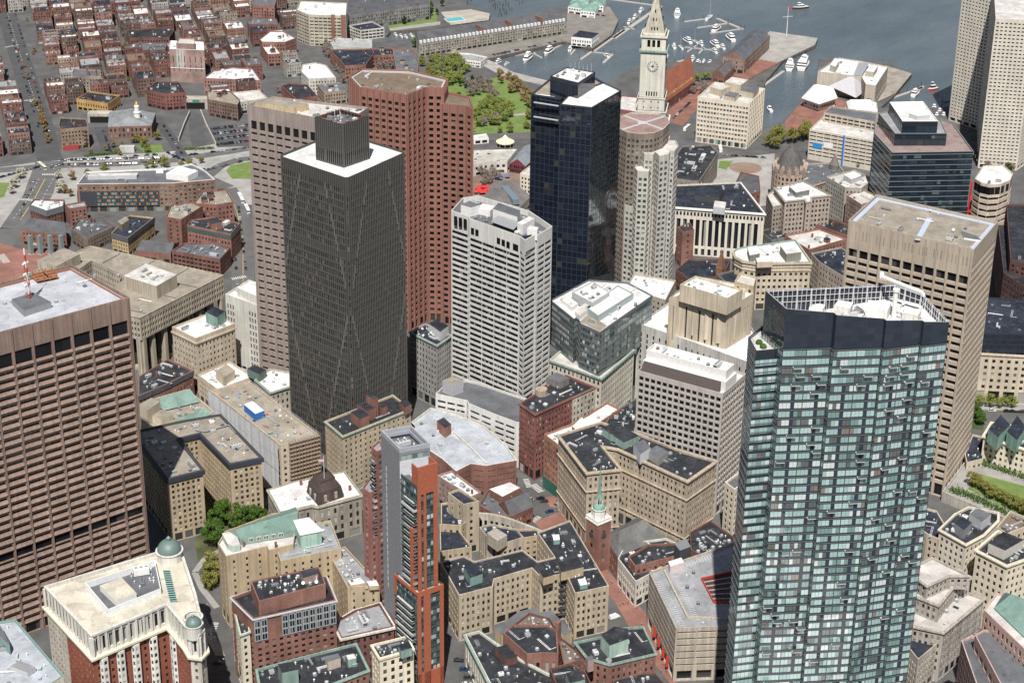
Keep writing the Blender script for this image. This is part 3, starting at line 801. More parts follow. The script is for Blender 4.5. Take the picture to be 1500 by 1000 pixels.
b = MB(); b.lathe(ct, [(1.9, 150.5), (2.1, 151.5), (1.3, 152), (1.2, 155), (1.5, 155.3), (.5, 158), (.25, 160)], 10); b.tube((*ct, 160), (*ct, 166), .18, n=6)
b.obj('lantern', [wall((.7, .69, .62))], B.root)
for i in range(4):
    a_, c_ = sq(9.2)[i], sq(9.2)[(i+1) % 4]; n_ = ((a_+c_)/2-ct).normalized(); m_ = (a_+c_)/2
    if n_.dot(Vector((CX, CY))-ct) < 0: continue
    f = MB(); v = Vector((m_.x+n_.x*.05, m_.y+n_.y*.05, 101)); v2 = v+Vector((n_.x, n_.y, 0))*.25
    f.tube(v, v2, 4.2, n=28, m=0); f.tube(v2, v2+Vector((n_.x, n_.y, 0))*.06, 3.3, n=28, m=1)
    v3 = v2+Vector((n_.x, n_.y, 0))*.1; u3 = Vector((-n_.y, n_.x, 0))
    for k in range(12):
        a0 = k*pi/6; d_ = u3*cos(a0)+Vector((0, 0, 1))*sin(a0); f.tube(v3+d_*2.5, v3+d_*3.9, .16, n=4, m=2)
    f.tube(v3, v3+Vector((0, 0, 1))*2.2+u3*.5, .16, n=4, m=2); f.tube(v3, v3-u3*1.5+Vector((0, 0, .4)), .2, n=4, m=2); f.tube(v2, v2+Vector((n_.x, n_.y, 0))*.2, .9, n=12, m=2)
    f.obj('clock_face', [wall((.42, .40, .35)), wall((.62, .60, .54)), DGREY], B.root)
B.done()

# -- pale concrete twin apartment slabs at the right edge
HT = wall((.60, .56, .48), .08, .15)
st = S(fh=2.95, bw=3.3, ww=.56, wh=.45, rec=.9, top=2, bot=4, mx=.6, glass=G_DARK)
c0 = P(1388, 176, 0)
p = [P(1388, 176), P(1428, 196), P(1432, 216), P(1455, 175), P(1420, 140)]
B = mk('apartment_tower', 'pale concrete apartment tower with deep balcony openings by the harbour, cut by the frame', 'apartment tower', PP([(1389, 176), (1431, 190), (1432, 246), (1489, 250), (1540, 215), (1500, 150), (1440, 150)]), 122, st, HT, R_LIGHT)
B.done()

# -- beige tower above the glass tower, taupe gravel roof
BE = wall((.40, .34, .272), .08, .14)
p = Q((1243, 323), (1427, 366), (1462, 325), 140)
st = S(fh=4.35, bw=6.0, ww=.83, wh=.52, rec=1.1, top=16, bot=8, mx=.8, g=5, glass=G_BLACK, sill=.3, reps={0: (-.4, 2.0, 0, .78, 2)}, fin=(.5, .55, 0))
st.glass = G_BLACK
st.alt = [(150, 200, S(fh=4.35, bw=3.0, ww=.78, wh=.56, rec=.5, top=9, bot=8, mx=.5, g=2, glass=G_BLACK, sill=.25))]
B = mk('beige_tower', 'beige concrete tower with wide dark windows and a taupe gravel roof edged grey-blue', 'office tower', p, 140, st, BE, R_TAN, par=1.5)
b = MB(); q = inset(B.rp, .2); b.ring(q, inset(q, 2.4), B.rz, B.rz+.35)
A, C2 = P(1362, 320, B.rz), P(1344, 352, B.rz); b.obj('roof_flashing', [plain((.42, .47, .56))], B.root)
b = MB(); u_ = (C2-A).normalized(); n_ = Vector((-u_.y, u_.x)); b.prism(ccw([A-n_*1.4, C2-n_*1.4, C2+n_*1.4, A+n_*1.4]), B.rz, B.rz+.3); b.obj('roof_walkway', [plain((.42, .47, .56))], B.root)
b = MB()                                   # slots in the fascia
for i in range(4):
    A, C2 = p[i], p[(i+1) % 4]; u_ = (C2-A).normalized(); n_ = Vector((u_.y, -u_.x)); L_ = (C2-A).length
    if n_.dot(Vector((CX, CY))-(A+C2)/2) < 0: continue
    k = int(L_/1.9)
    for j in range(k):
        if j % 4 == 3: continue
        v = A+u_*(L_*(j+.5)/k); b.prism(ccw([v-u_*.28-n_*.02, v+u_*.28-n_*.02, v+u_*.28+n_*.12, v-u_*.28+n_*.12]), 131, 135.5)
b.objs('fascia_slot', [wall((.33, .27, .21))], B.root)
simple_box(B, 'plant_well', [(1408, 338), (1430, 345), (1438, 352), (1412, 348)], B.rz, B.rz+1, WHITE, R_DGREY)
B.gear(9, 31, 'avvdo'); B.done()

# -- glass residential tower in the foreground
NG = glass("navy_panel", [(0, (.017, .024, .036)), (.3, (.020, .028, .042)), (.6, (.022, .030, .045)), (.85, (.026, .035, .05))], .05, 1.8, 0, .12)
front = [(1147, 511), (1182, 510), (1217, 508.5), (1221, 512), (1256, 510.5), (1291, 509), (1294, 511.5), (1320, 508), (1347, 504.5), (1350, 506.5), (1387, 502)]
bL, bR, bB = P(1122, 416, 209), P(1353, 428, 199.6), P(1311, 411, 201.3)
p = ccw([P(a_, b_, 190) for a_, b_ in front]+[bR, bB, bL])
pe = P(1147, 511, 190); pw_ = P(1387, 502, 190); ax_ = (pw_-pe).normalized()
def ztop(v): return 206-7.6*((v-pe).dot(ax_)/(pw_-pe).length)
sk = lambda i, k, tf, nf: tf != 'shop' and tf > 3 and ((i % 5 in (3, 4)) if k > 9 else (i % 4 == 3)) and (tf*5+i*3) % 19 != 0
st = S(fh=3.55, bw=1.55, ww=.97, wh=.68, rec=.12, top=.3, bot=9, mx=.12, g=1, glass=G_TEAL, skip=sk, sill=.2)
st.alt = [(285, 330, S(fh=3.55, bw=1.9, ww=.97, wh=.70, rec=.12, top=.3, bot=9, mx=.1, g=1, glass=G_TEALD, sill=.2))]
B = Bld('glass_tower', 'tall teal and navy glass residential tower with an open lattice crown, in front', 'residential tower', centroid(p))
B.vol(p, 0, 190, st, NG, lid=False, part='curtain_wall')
b = MB()                                   # floor edges
nf = round((190-.3-9)/3.55); fh = (190-9.3)/nf
for f in range(nf+1):
    z_ = 9+f*fh; b.ring(inset(p, -.2), inset(p, .05), z_-.14, z_+.14)
b.obj('floor_edge', [plain((.10, .105, .11), .4)], B.root)
b = MB(); k = inset(p, .35)                # slanting crown of dark glass
for i in range(len(p)):
    j_ = (i+1) % len(p); a_, c_, d_, e_ = p[i], p[j_], k[j_], k[i]; n6 = max(1, int((c_-a_).length/2.6))
    for q6 in range(n6):
        a6, c6 = a_+(c_-a_)*(q6/n6), a_+(c_-a_)*((q6+1)/n6); za, zc_ = ztop(a6), ztop(c6); zz = 190.15
        while zz < min(za, zc_)-.1:
            t0, t1 = min(zz+2.7, za), min(zz+2.7, zc_); b.face([(*a6, zz), (*c6, zz), (*c6, t1), (*a6, t0)], 0, rng.random()); zz += 2.7
        if zz < max(za, zc_): b.face([(*a6, min(zz, za)), (*c6, min(zz, zc_)), (*c6, zc_), (*a6, za)], 0, rng.random())
    b.face([(*d_, 190), (*e_, 190), (*e_, ztop(e_)), (*d_, ztop(d_))], 1); b.face([(*a_, ztop(a_)), (*c_, ztop(c_)), (*d_, ztop(d_)), (*e_, ztop(e_))], 2)
b.obj('crown', [NG, plain((.035, .04, .05)), LGREY], B.root)
dz = 194.5
b = MB(); b.poly(inset(p, .4), dz); b.obj('roof', [roofm((.66, .64, .60), 'white')], B.root)
b = MB(); q = inset(p, .9)                 # lattice inside the crown
for i in range(len(q)):
    A, C2 = q[i], q[(i+1) % len(q)]; L_ = (C2-A).length; k = max(1, int(L_/2.0))
    n_ = Vector(((C2-A).y, -(C2-A).x)).normalized()
    if n_.dot(Vector((CX, CY))-(A+C2)/2) > 0: continue
    for j in range(k+1):
        v = A+(C2-A)*(j/k); zt = ztop(v); b.tube((*v, dz), (*v, zt+.3), .14 if j % 3 else .34, n=5)
        if j % 3 == 0: v2 = v-n_*2.0; b.tube((*v2, dz), (*v, zt-1), .1, n=4)
    for dz_ in (.1, 2.4, 4.7, 7.0):
        if min(ztop(A), ztop(C2))-dz_ > dz+.5: b.tube((*A, ztop(A)-dz_), (*C2, ztop(C2)-dz_), .13, n=5)
b.obj('lattice_screen', [plain((.55, .56, .58), .4)], B.root)
B.rp, B.rz = inset(p, 3), dz
WR = wall((.68, .66, .62))
for qd, h in (([(1222, 447), (1245, 452), (1250, 443), (1228, 439)], 199.5), ([(1268, 449), (1300, 455), (1306, 443), (1272, 439)], 199), ([(1322, 458), (1345, 462), (1350, 453), (1328, 450)], 197.5), ([(1185, 450), (1205, 453), (1209, 446), (1190, 443)], 197.5)):
    simple_box(B, 'plant_room', qd, dz, h, WR, R_WHITE)
B.gear(24, 77, 'aAdvvoh')
p2 = PP([(1096, 494.5), (1107, 515), (1140, 512), (1150, 480), (1116, 478)], 188)
B.vol(p2, 0, 188, S(fh=3.55, bw=1.7, ww=.97, wh=.70, rec=.12, top=3, bot=9, mx=.1, g=1, glass=G_TEAL), NG, R_LIGHT, par=1.1, part='side_wing')
b = MB()
for f in range(50):
    z_ = 9+f*3.55; b.ring(inset(p2, -.14), inset(p2, .05), z_-.12, z_+.12)
b.obj('floor_edge', [plain((.13, .14, .145), .4)], B.root)
# balconies: glass-fronted trays on some bays
bal = MB(); r_ = random.Random(5)
fe = [P(a_, b_, 190) for a_, b_ in front]
for i in range(len(fe)-1):
    A, C2 = fe[i], fe[i+1]; u_ = (C2-A); L_ = u_.length
    if L_ < 5: continue
    u_ /= L_; n_ = Vector((u_.y, -u_.x))
    if n_.dot(Vector((CX, CY))-A) < 0: n_ = -n_
    for f in range(nf):
        if r_.random() < (.6 if f in (nf-2, nf-3, nf-4) else .16):
            x0 = r_.uniform(0, L_-3.4); z_ = 9+f*fh
            a2, c2 = A+u_*x0, A+u_*(x0+3.3)
            bal.prism(ccw([a2+n_*.02, c2+n_*.02, c2+n_*1.5, a2+n_*1.5]), z_-.15, z_+.15, 0)
            bal.prism(ccw([a2+n_*1.42, c2+n_*1.42, c2+n_*1.5, a2+n_*1.5]), z_+.16, z_+1.2, 1)
o = bal.obj('balcony', [plain((.5, .5, .49)), G_GREEN], B.root); o['kind'] = 'stuff'
# window-washing crane on the crown
b = MB(); c = P(1312, 434, 203); d = P(1352, 431, 203); e = P(1292, 405, 206)
b.tube((*c, 194), (*c, 205.5), .9, n=8); b.tube((*c, 205), (*c, 206), 1.3, n=8)
b.tube((d.x, d.y, 203.6), (e.x, e.y, 206), .75, n=6); b.tube((e.x, e.y, 206), (e.x+1.8, e.y+1, 206.2), 1.0, n=8); b.tube((d.x, d.y, 203.6), (d.x-1, d.y-1, 202.5), .5, n=6)
b.obj('maintenance_crane', [WHITE], B.root)
B.done()
# ================================================================ NEAR BLOCKS
YB = wall((.45, .36, .245), .12, .2, name="yellow_brick"); BEI = wall((.50, .43, .33), .12, .2); STN = wall((.42, .375, .31), .14, .22); CRM = wall((.66, .60, .48), .1, .2)
RB = brick((.30, .10, .06)); RB2 = brick((.33, .13, .085)); RB3 = brick((.22, .085, .06)); ORB = brick((.42, .17, .085)); PKB = brick((.40, .24, .20)); TANB = brick((.36, .26, .18))
GST = wall((.36, .35, .33), .15, .25); WST = wall((.60, .58, .53), .12, .22); DST = wall((.2, .19, .175), .2, .25)
pun = lambda fh=3.5, bw=3.2, ww=.42, wh=.55, **k: S(fh=fh, bw=bw, ww=ww, wh=wh, **{**dict(glass=G_MIX, top=1.8, bot=4.2, rec=.28), **k})

# -- cream and red brick block with two green domes
p = PP([(63, 858), (133, 932), (243, 886), (268, 916), (276, 929), (292, 931), (301, 922), (288, 868), (268, 808), (247, 802)], 54)
at = S(fh=8.2, bw=3.1, ww=.6, wh=.78, rec=.9, top=1.5, bot=.6, mx=.8, g=2, glass=G_MIX, sill=.1)
lo = pun(3.45, 2.9, .38, .5, top=1.0, bot=8)
B = Bld('hotel', 'cream topped red brick hotel with white bay windows and two green domes', 'hotel', centroid(p))
z1 = 43.5
redp = wall((.29, .105, .07), .15, .15)
B.vol(inset(p, .9), z1, 54, at, WST, R_CREAM, par=1.3, part='attic', cornice=(WST, .7, .9, .1))
rp, rz = B.rp, B.rz
B.vol(inset(p, .5), 0, z1, lo, redp, lid=False, part='wall')
b = MB(); b.ring(inset(p, -1.1), inset(p, 1.2), z1-.7, z1+.25); b.obj('cornice', [wall((.70, .64, .50), .08, .1)], B.root)
b = MB(); b.ring(inset(p, .42), inset(p, .6), z1-8.2, z1-.72); b.ring(inset(p, .42), inset(p, .6), 0, 9)
def pil(b, p, d, z0, z1, bw, w_, out, skip0=0):
    for i in range(len(p)):
        A, C2 = p[i], p[(i+1) % len(p)]; L_ = (C2-A).length
        if L_ < 3: continue
        u_ = (C2-A)/L_; n_ = Vector((u_.y, -u_.x)); k = max(1, round(L_/bw))
        for j in range(k+1):
            v = A+u_*(L_*j/k)-n_*d; b.prism(ccw([v-u_*w_/2, v+u_*w_/2, v+u_*w_/2+n_*out, v-u_*w_/2+n_*out]), z0, z1)
b2 = MB(); pil(b2, p, .9, z1+.3, 53, 3.3, .9, .55); b2.obj('pilaster', [WST], B.root)
# white bay-window stacks on the two street fronts
def bays(B, A, C2, fr, z0, z1, wd, mat, fh=3.45):
    u_ = (C2-A); L_ = u_.length; u_ /= L_; n_ = Vector((u_.y, -u_.x))
    if n_.dot(Vector((CX, CY))-A) < 0: n_ = -n_
    for f_ in fr:
        c = A+u_*(L_*f_); q = ccw([c-u_*wd/2-n_*.2, c-u_*wd*.28+n_*1.2, c+u_*wd*.28+n_*1.2, c+u_*wd/2-n_*.2])
        W = MB(); GL = []; sb_ = S(fh=fh, bw=1.7, ww=.62, wh=.55, rec=.12, top=.5, bot=.5, mx=.12, glass=G_MIX)
        for i in range(4): facade(W, GL, q[i], q[(i+1) % 4], z0, z1, sb_, blank=(q[(i+1) % 4]-q[i]).length > wd*.9)
        W.poly(q, z1)
        B.walls.append((W, GL, mat, 'bay_window'))
L, Nn, R1, R2 = P(63, 858, 54), P(133, 932, 54), P(243, 886, 54), P(270, 918, 54)
WPT = wall((.66, .65, .60), .06, .12)
bays(B, Nn, R1, (.14, .36, .56, .80), 8, z1-1.4, 3.9, WPT); bays(B, R1, R2, (.3,), 8, z1-1.4, 4.2, WPT)
stone = MB()
for (A, C2, f0, f1) in ((L, Nn, .01, .42), (P(276, 929, 54), P(292, 931, 54), 0, 1), (P(292, 931, 54), P(301, 922, 54), 0, 1)):
    u_ = C2-A; n_ = Vector((u_.y, -u_.x)).normalized()
    if n_.dot(Vector((CX, CY))-A) < 0: n_ = -n_
    q0, q1 = A+u_*f0-n_*.35, A+u_*f1-n_*.35; B.vol(ccw([q0, q1, q1-n_*4, q0-n_*4]), 0, z1-.75, lo, wall((.50, .48, .42), .1, .2), lid=False, part='stone_bay')
# roof plant well with white screen, skylight strip, domes
simple_box(B, 'plant_house', [(146, 857), (170, 880), (200, 868), (178, 845)], rz, 55.3, WHITE, R_CREAM)
q = PP([(124, 853), (158, 893), (236, 862), (227, 820)], 55.6); b = MB(); b.ring(q, inset(q, .35), rz, 55.8); b.obj('roof_screen', [plain((.70, .71, .72))], B.root)
b = MB(); b.poly(inset(q, .3), rz+.06); b.obj('plant_deck', [R_DGREY], B.root)
B.gear(9, 5, 'aAdv', p=PP([(180, 842), (203, 866), (232, 856), (225, 826)], rz), z=rz+.06)
q = PP([(238, 836), (249, 836), (260, 883), (249, 884)], rz); b = MB(); b.prism(inset(q, .2), rz, rz+.7, 0, 1); n_ = 13
for k in range(n_):
    A = q[0]+(q[1]-q[0])*(k/n_); 
b.obj('skylight', [LGREY, plain((.02, .07, .06), .2)], B.root)
b = MB()
e = [(q[i], q[(i+1) % 4]) for i in range(4)]; e.sort(key=lambda s_: -(s_[1]-s_[0]).length); (a0, a1), (b0, b1) = e[0], e[1]
for k in range(15):
    f_ = (k+.5)/15; b.tube((*(a0+(a1-a0)*f_), rz+.85), (*(b1+(b0-b1)*f_), rz+.85), .16, n=4)
b.obj('skylight_bar', [plain((.35, .5, .47))], B.root)
for px, py, r_, hh in ((248.5, 812, 5.4, 3.6), (284, 921, 3.4, 4.2)):
    c = P(px, py, 55); b = MB(); b.lathe((c.x, c.y), [(r_*1.0, rz-1), (r_*1.02, 55.6+hh*.4), (r_*1.1, 55.7+hh*.4), (r_*1.1, 56+hh*.4), (r_*.96, 56+hh*.4)], 28); b.obj('dome_drum', [WST], B.root)
    z_ = 56+hh*.4; b = MB(); b.lathe((c.x, c.y), [(r_*.96*cos(a_), z_+r_*.92*sin(a_)) for a_ in [k*pi/2/9 for k in range(10)]], 28); b.lathe((c.x, c.y), [(r_*.16, z_+r_*.9), (r_*.2, z_+r_*1.12), (.05, z_+r_*1.3)], 12)
    b.obj('dome', [plain((.12, .175, .16), .5, 0, )], B.root)
c = P(284, 921, 50); b = MB(); b.lathe((c.x, c.y), [(3.6, z1), (3.6, 55.5), (4.1, 55.6), (4.1, 56.2), (3.4, 56.2)], 20); b.obj('rotunda', [WST], B.root)
for k in range(14):
    a_ = k*2*pi/14; v = c+Vector((cos(a_), sin(a_)))*3.75; b = MB(); b.tube((v.x, v.y, z1+.3), (v.x, v.y, 53.5), .4, n=8); b.obj('column', [WST], B.root)
B.done()

# -- grey-roofed block in the corner
p = PP([(23, 907), (93, 989), (60, 1012), (-70, 1030), (-40, 915)], 46)
B = mk('stone_block', 'stone block with a grey stained roof and teal plant box in the bottom left corner', 'office building', p, 46, pun(), CRM, R_BLUEG, (9, 12, 'avdvh'), parm=TEALP)
simple_box(B, 'penthouse', [(-10, 922), (14, 944), (14, 940), (0, 915)], B.rz, 50, TEALP, R_DGREY); simple_box(B, 'penthouse', [(15, 975), (40, 984), (52, 976), (28, 967)], B.rz, 47.5, LGREY, R_GREY)
B.done()

# -- yellow brick U-shaped block
p = PP([(205, 647), (245, 701), (297, 688), (260, 642), (293, 634), (337, 679), (383, 670), (322, 607), (268, 616), (205, 630)], 36)
B = mk('courtyard_block', 'U-shaped yellow brick block with two wings, dark eaves band and gravel roof', 'office building', p, 36, pun(3.2, 2.55, .5, .6, top=3.6, bot=5, mx=1.2), YB, R_TAN, (16, 9, 'avdhvs'), cornice=(plain((.035, .04, .055)), .9, 2.2, -.05), parm=DGREY, part='wall')
B.gear(6, 19, 'aAd'); b = MB()
for (x0, y0), (x1, y1) in (((286, 629), (300, 632)), ((300, 632), (335, 622)), ((335, 622), (345, 634))):
    b.tube((*P(x0, y0, 36), 36), (*P(x1, y1, 36), 36), .35, n=6)
b.obj('duct', [STEEL], B.root); B.done()

# -- copper-roofed civic block behind it
p = PP([(206, 604), (228, 583), (275, 570), (313, 603), (255, 628), (207, 642)], 28)
B = mk('copper_roofed_block', 'old stone block with green copper slopes and crowded roof plant', 'office building', p, 28, pun(), BEI, R_TAN, (14, 4, 'aAdvh'))
for q, zt in (([(222, 590), (275, 571), (292, 588), (238, 601)], 33), ([(252, 618), (302, 597), (311, 606), (258, 622)], 30.5)):
    w_ = PP(q, 28.2); b = MB(); e = [(w_[i], w_[(i+1) % 4]) for i in range(4)]; k0 = max(range(4), key=lambda i: (w_[(i+1) % 4]-w_[i]).length)
    a0, a1, c0, c1 = w_[k0], w_[(k0+1) % 4], w_[(k0+2) % 4], w_[(k0+3) % 4]; r0, r1 = (a0+c1)/2, (a1+c0)/2; r0, r1 = r0+(r1-r0)*.08, r1+(r0-r1)*.08
    b.face([(*a0, 28), (*a1, 28), (*r1, zt), (*r0, zt)]); b.face([(*c0, 28), (*c1, 28), (*r0, zt), (*r1, zt)]); b.face([(*a1, 28), (*c0, 28), (*r1, zt)]); b.face([(*c1, 28), (*a0, 28), (*r0, zt)]); b.obj('copper_roof', [R_COPPER], B.root)
simple_box(B, 'penthouse', [(204, 592), (216, 601), (234, 588), (222, 582)], B.rz, 36, BEI, R_TAN); simple_box(B, 'penthouse', [(217, 606), (237, 614), (254, 606), (232, 598)], B.rz, 31, BEI, R_TAN); B.done()

# -- dark mansard with red brick
p = PP([(203, 552), (246, 526), (283, 543), (241, 564), (203, 580)], 17)
B = mk('brick_block', 'low red brick block with slate mansard and black roof beside the civic block', 'brick building', p, 17, pun(3.4, 2.6, .4, .5, bot=3.5), RB2, R_BLACK, (9, 7, 'avchd'), cornice=(R_SLATE, .35, 3.2, .2)); B.done()

# -- brutalist city hall
CH = wall((.40, .355, .285), .12, .3, name="board_concrete")
p = Q((3, 418), (205, 466), (328, 403), 38)
cour = PP([(134, 380), (186, 404), (160, 424), (108, 398)], 38)
B = Bld('city_hall', 'brutalist concrete city hall with rows of deep fins and a sunken roof court', 'city hall', centroid(p))
u0 = S(fh=4.2, bw=2.3, ww=.55, wh=.66, rec=1.1, top=2.4, bot=.5, mx=.6, glass=G_BLACK, sill=.12)
q = p
b = MB()
hole = [[Vector((v.x, v.y, 0)) for v in inset(q, .5)], [Vector((v.x, v.y, 0)) for v in reversed(cour)]]
fl = hole[0]+hole[1]
for tri in tessellate_polygon(hole):
    a_, b_, c_ = (fl[k] for k in tri)
    if (b_-a_).cross(c_-a_).z < 0: b_, c_ = c_, b_
    b.face([(a_.x, a_.y, 37.4), (b_.x, b_.y, 37.4), (c_.x, c_.y, 37.4)])
b.obj('roof', [R_TAN], B.root)
B.vol(q, 24, 38, u0, CH, lid=False, part='upper_storeys')
b = MB(); b.ring(q, inset(q, .6), 37.3, 38.2); b.obj('parapet', [CH], B.root)
W = MB(); GL = []
for i in range(4): facade(W, GL, cour[(i+1) % 4], cour[i], 24, 37.4, S(fh=4.2, bw=2.3, ww=.5, wh=.6, rec=.9, top=1.5, bot=.2, glass=G_BLACK))
B.walls.append((W, GL, CH, 'court_wall')); b = MB(); b.poly(cour, 24); b.obj('court_floor', [R_DGREY], B.root)
B.vol(inset(q, 5), 0, 24, S(fh=24, bw=9, ww=.66, wh=.9, rec=4, top=.6, bot=.4, mx=1, glass=G_BLACK), CH, lid=False, part='lower_storeys')
b = MB(); b.ring(q, inset(q, 6), 23.6, 24.05); b.obj('soffit', [CH], B.root)
b = MB(); pil(b, inset(q, 1.2), 0, 0, 24, 11, 2.6, -3.0); b.obj('pier', [CH], B.root)
B.rp, B.rz = inset(q, 1), 37.4
simple_box(B, 'penthouse', [(181, 404), (229, 419), (259, 402), (214, 386)], 37.4, 46, CH, R_LIGHT); simple_box(B, 'penthouse', [(54, 381), (82, 390), (117, 372), (94, 363)], 37.4, 44, CH, R_TAN)
b = MB()
for f_ in (.28, .52, .76):
    A, C2 = P(126, 355, 38), P(328, 403, 38); D_, E_ = P(3, 418, 38), P(205, 466, 38); x0 = A+(C2-A)*f_; x1 = x0+(D_-A)*.26; b.tube((*x0, 37.5), (*x1, 37.5), .35, n=4)
A, C2 = P(270, 389, 38), P(150, 449, 38)
for f_ in (.1, .45, .7):
    x0 = P(205, 466, 38)+(P(328, 403, 38)-P(205, 466, 38))*f_; x1 = x0+(P(3, 418, 38)-P(205, 466, 38))*.2; b.tube((*x0, 37.5), (*x1, 37.5), .35, n=4)
b.obj('roof_joint', [R_DGREY], B.root)
B.gear(8, 3, 'avhd', p=PP([(190, 405), (228, 415), (252, 403), (213, 391)], 46), z=46); B.gear(5, 3, 'vh'); B.done()

# -- blocks between city hall and the bronze tower
p = Q((252, 479), (287, 496), (344, 474), 35)
B = mk('stone_block', 'beige stone block with white roof and a stepped cornice, near the city hall corner', 'office building', p, 35, pun(3.7, 2.6, .4, .5, top=4, bot=5), BEI, R_WHITE, (6, 2, 'avhv'), cornice=(BEI, .6, 1, -2.6))
simple_box(B, 'penthouse', [(301, 457), (318, 465), (330, 456), (314, 449)], B.rz, 41, wall((.19, .3, .255)), R_NAVY); B.done()
p = Q((330, 431), (384, 449.5), (418, 428), 46)
B = mk('slab_block', 'blank white-grey slab block with strips of tall windows and a white roof box', 'office building', p, 46, None, WST, R_WHITE)
W = MB(); GL = []
B.walls.clear()
sw = S(fh=4.1, bw=2.3, ww=.5, wh=.72, rec=.5, top=5, bot=3, mx=.5, glass=G_BLACK, skip=lambda i, k, t_, n: 3 <= i < k-5)
sw.alt = [(150, 225, S(fh=4.1, bw=2.3, ww=.62, wh=.72, rec=.6, top=4, bot=3, mx=.3, glass=G_BLACK))]
B.vol(p, 0, 46, sw, WST, lid=False); simple_box(B, 'penthouse', [(347, 421), (379, 435), (402, 424), (378, 411)], B.rz, 51, WST, R_WHITE); B.gear(4, 5, 'av'); B.done()
p = PP([(392, 457), (417, 468), (432, 458), (404, 447)], 37)
B = mk('apartment_block', 'narrow peach brick block with iron fire escapes beside the bronze tower', 'apartment building', p, 37, pun(3.6, 3.2, .34, .5), wall((.52, .38, .26), .12, .2), R_DGREY, (3, 1, 'vh'))
A, C2 = P(392, 457, 37), P(417, 468, 37); u_ = (C2-A).normalized(); n_ = Vector((u_.y, -u_.x)); n_ = n_ if n_.dot(Vector((CX, CY))-A) > 0 else -n_
m_ = A+(C2-A)*.52; b = MB()
for f in range(8):
    z_ = 7+f*3.7; b.prism(ccw([m_-u_*1.8+n_*.05, m_+u_*1.8+n_*.05, m_+u_*1.8+n_*1.2, m_-u_*1.8+n_*1.2]), z_, z_+.12)
    for s_ in (-1.8, 1.8): v = m_+u_*s_+n_*1.15; b.tube((*v, z_), (*v, z_+1.1), .07, n=4)
    b.tube((*(m_-u_*1.8+n_*1.15), z_+1.1), (*(m_+u_*1.8+n_*1.15), z_+1.1), .07, n=4); b.tube((*(m_-u_*1.5+n_*.7), z_), (*(m_+u_*1.5+n_*.7), z_+3.7), .12, n=4)
b.obj('fire_escape', [DGREY], B.root); B.done()
p = PP([(290, 549), (319, 571), (372, 551), (336, 529)], 16)
B = mk('stone_block', 'low stone block with a cluttered white roof below the white slab block', 'office building', p, 16, pun(3.6, 2.8), BEI, R_WHITE, (5, 3, 'avd'))
simple_box(B, 'penthouse', [(316, 543), (327, 553), (344, 542), (332, 533)], B.rz, 20.5, BEI, R_TAN); B.done()
p = PP([(374, 556), (396, 575), (425, 566), (425, 545), (395, 540)], 18)
B = mk('stone_block', 'low stone block with white roof and green copper eaves at the bronze tower foot', 'office building', p, 18, pun(3.8, 3), STN, R_WHITE, (3, 8, 'ah'), cornice=(COPPER, .7, .6)); simple_box(B, 'penthouse', [(362, 540), (380, 548), (390, 541), (372, 534)], B.rz, 22, wall((.12, .17, .15)), R_BLACK); B.done()

# -- block under scaffolding
p = PP([(308, 572), (411, 652), (467, 637), (365, 559)], 34)
B = mk('scaffolded_block', 'long stone block under renovation, wrapped in white sheeting with scaffolding', 'building under repair', p, 34, pun(3.7, 3.2, .42, .5), BEI, roofm((.30, .27, .22), 'gravel'), (10, 6, 'hvvs'), par=1.1)
L, Nn, R = P(308, 572, 34), P(411, 652, 34), P(467, 637, 34)
def outn(A, C2):
    u_ = (C2-A).normalized(); n_ = Vector((u_.y, -u_.x)); return u_, (n_ if n_.dot(Vector((CX, CY))-A) > 0 else -n_)
u_, n_ = outn(L, Nn); Lg = (Nn-L).length; b = MB(); k = 34; rr = random.Random(3); off = [1.6+rr.uniform(-.18, .25) for _ in range(k+1)]
for lev, (z0, z1, sh) in enumerate(((3, 19, .15), (19.1, 27, 0), (27.1, 34.8, .1))):
    for j in range(k):
        a_ = L+u_*(Lg*j/k)+n_*(off[j]+sh); c_ = L+u_*(Lg*(j+1)/k)+n_*(off[j+1]+sh); b.face([(*a_, z0), (*c_, z0), (*c_, z1), (*a_, z1)])
b.obj('sheeting', [plain((.55, .56, .58), .5)], B.root)
u_, n_ = outn(Nn, R); b = MB(); bp_ = MB(); Lg = (R-Nn).length
for j in range(11):
    v = Nn+u_*(Lg*(.2+.8*j/10)); 
    for o_ in (.4, 1.8): b.tube((*(v+n_*o_), 0), (*(v+n_*o_), 36), .09, n=4)
for f in range(15):
    z_ = 2+f*2.3; A, C2 = Nn+u_*(Lg*.2), R
    for o_ in (.4, 1.8): b.tube((*(A+n_*o_), z_+1), (*(C2+n_*o_), z_+1), .07, n=4)
    bp_.prism(ccw([A+n_*.45, C2+n_*.45, C2+n_*1.75, A+n_*1.75]), z_, z_+.1)
b.obj('scaffold_frame', [STEEL], B.root); bp_.obj('scaffold_deck', [plain((.36, .25, .15))], B.root)
for s0, (A, C2) in enumerate(((L, P(365, 559, 34)), (P(365, 559, 34), R))):
    b = MB(); u2 = (C2-A).normalized(); n2 = Vector((-u2.y, u2.x)); k = int((C2-A).length/2.5)
    for j in range(k): v = A+(C2-A)*(j/k); b.tube((*v, 33), (*v, 35.6), .07, n=4)
    for z_ in (34.8, 35.5): b.tube((*A, z_), (*C2, z_), .06, n=4)
    b.obj('guard_rail', [LGREY], B.root)
simple_box(B, 'site_cabin', [(357, 592), (374, 606), (387, 601), (370, 587)], B.rz, 37, BLUEP, plain((.62, .66, .72)))
b = MB(); rr = random.Random(9)
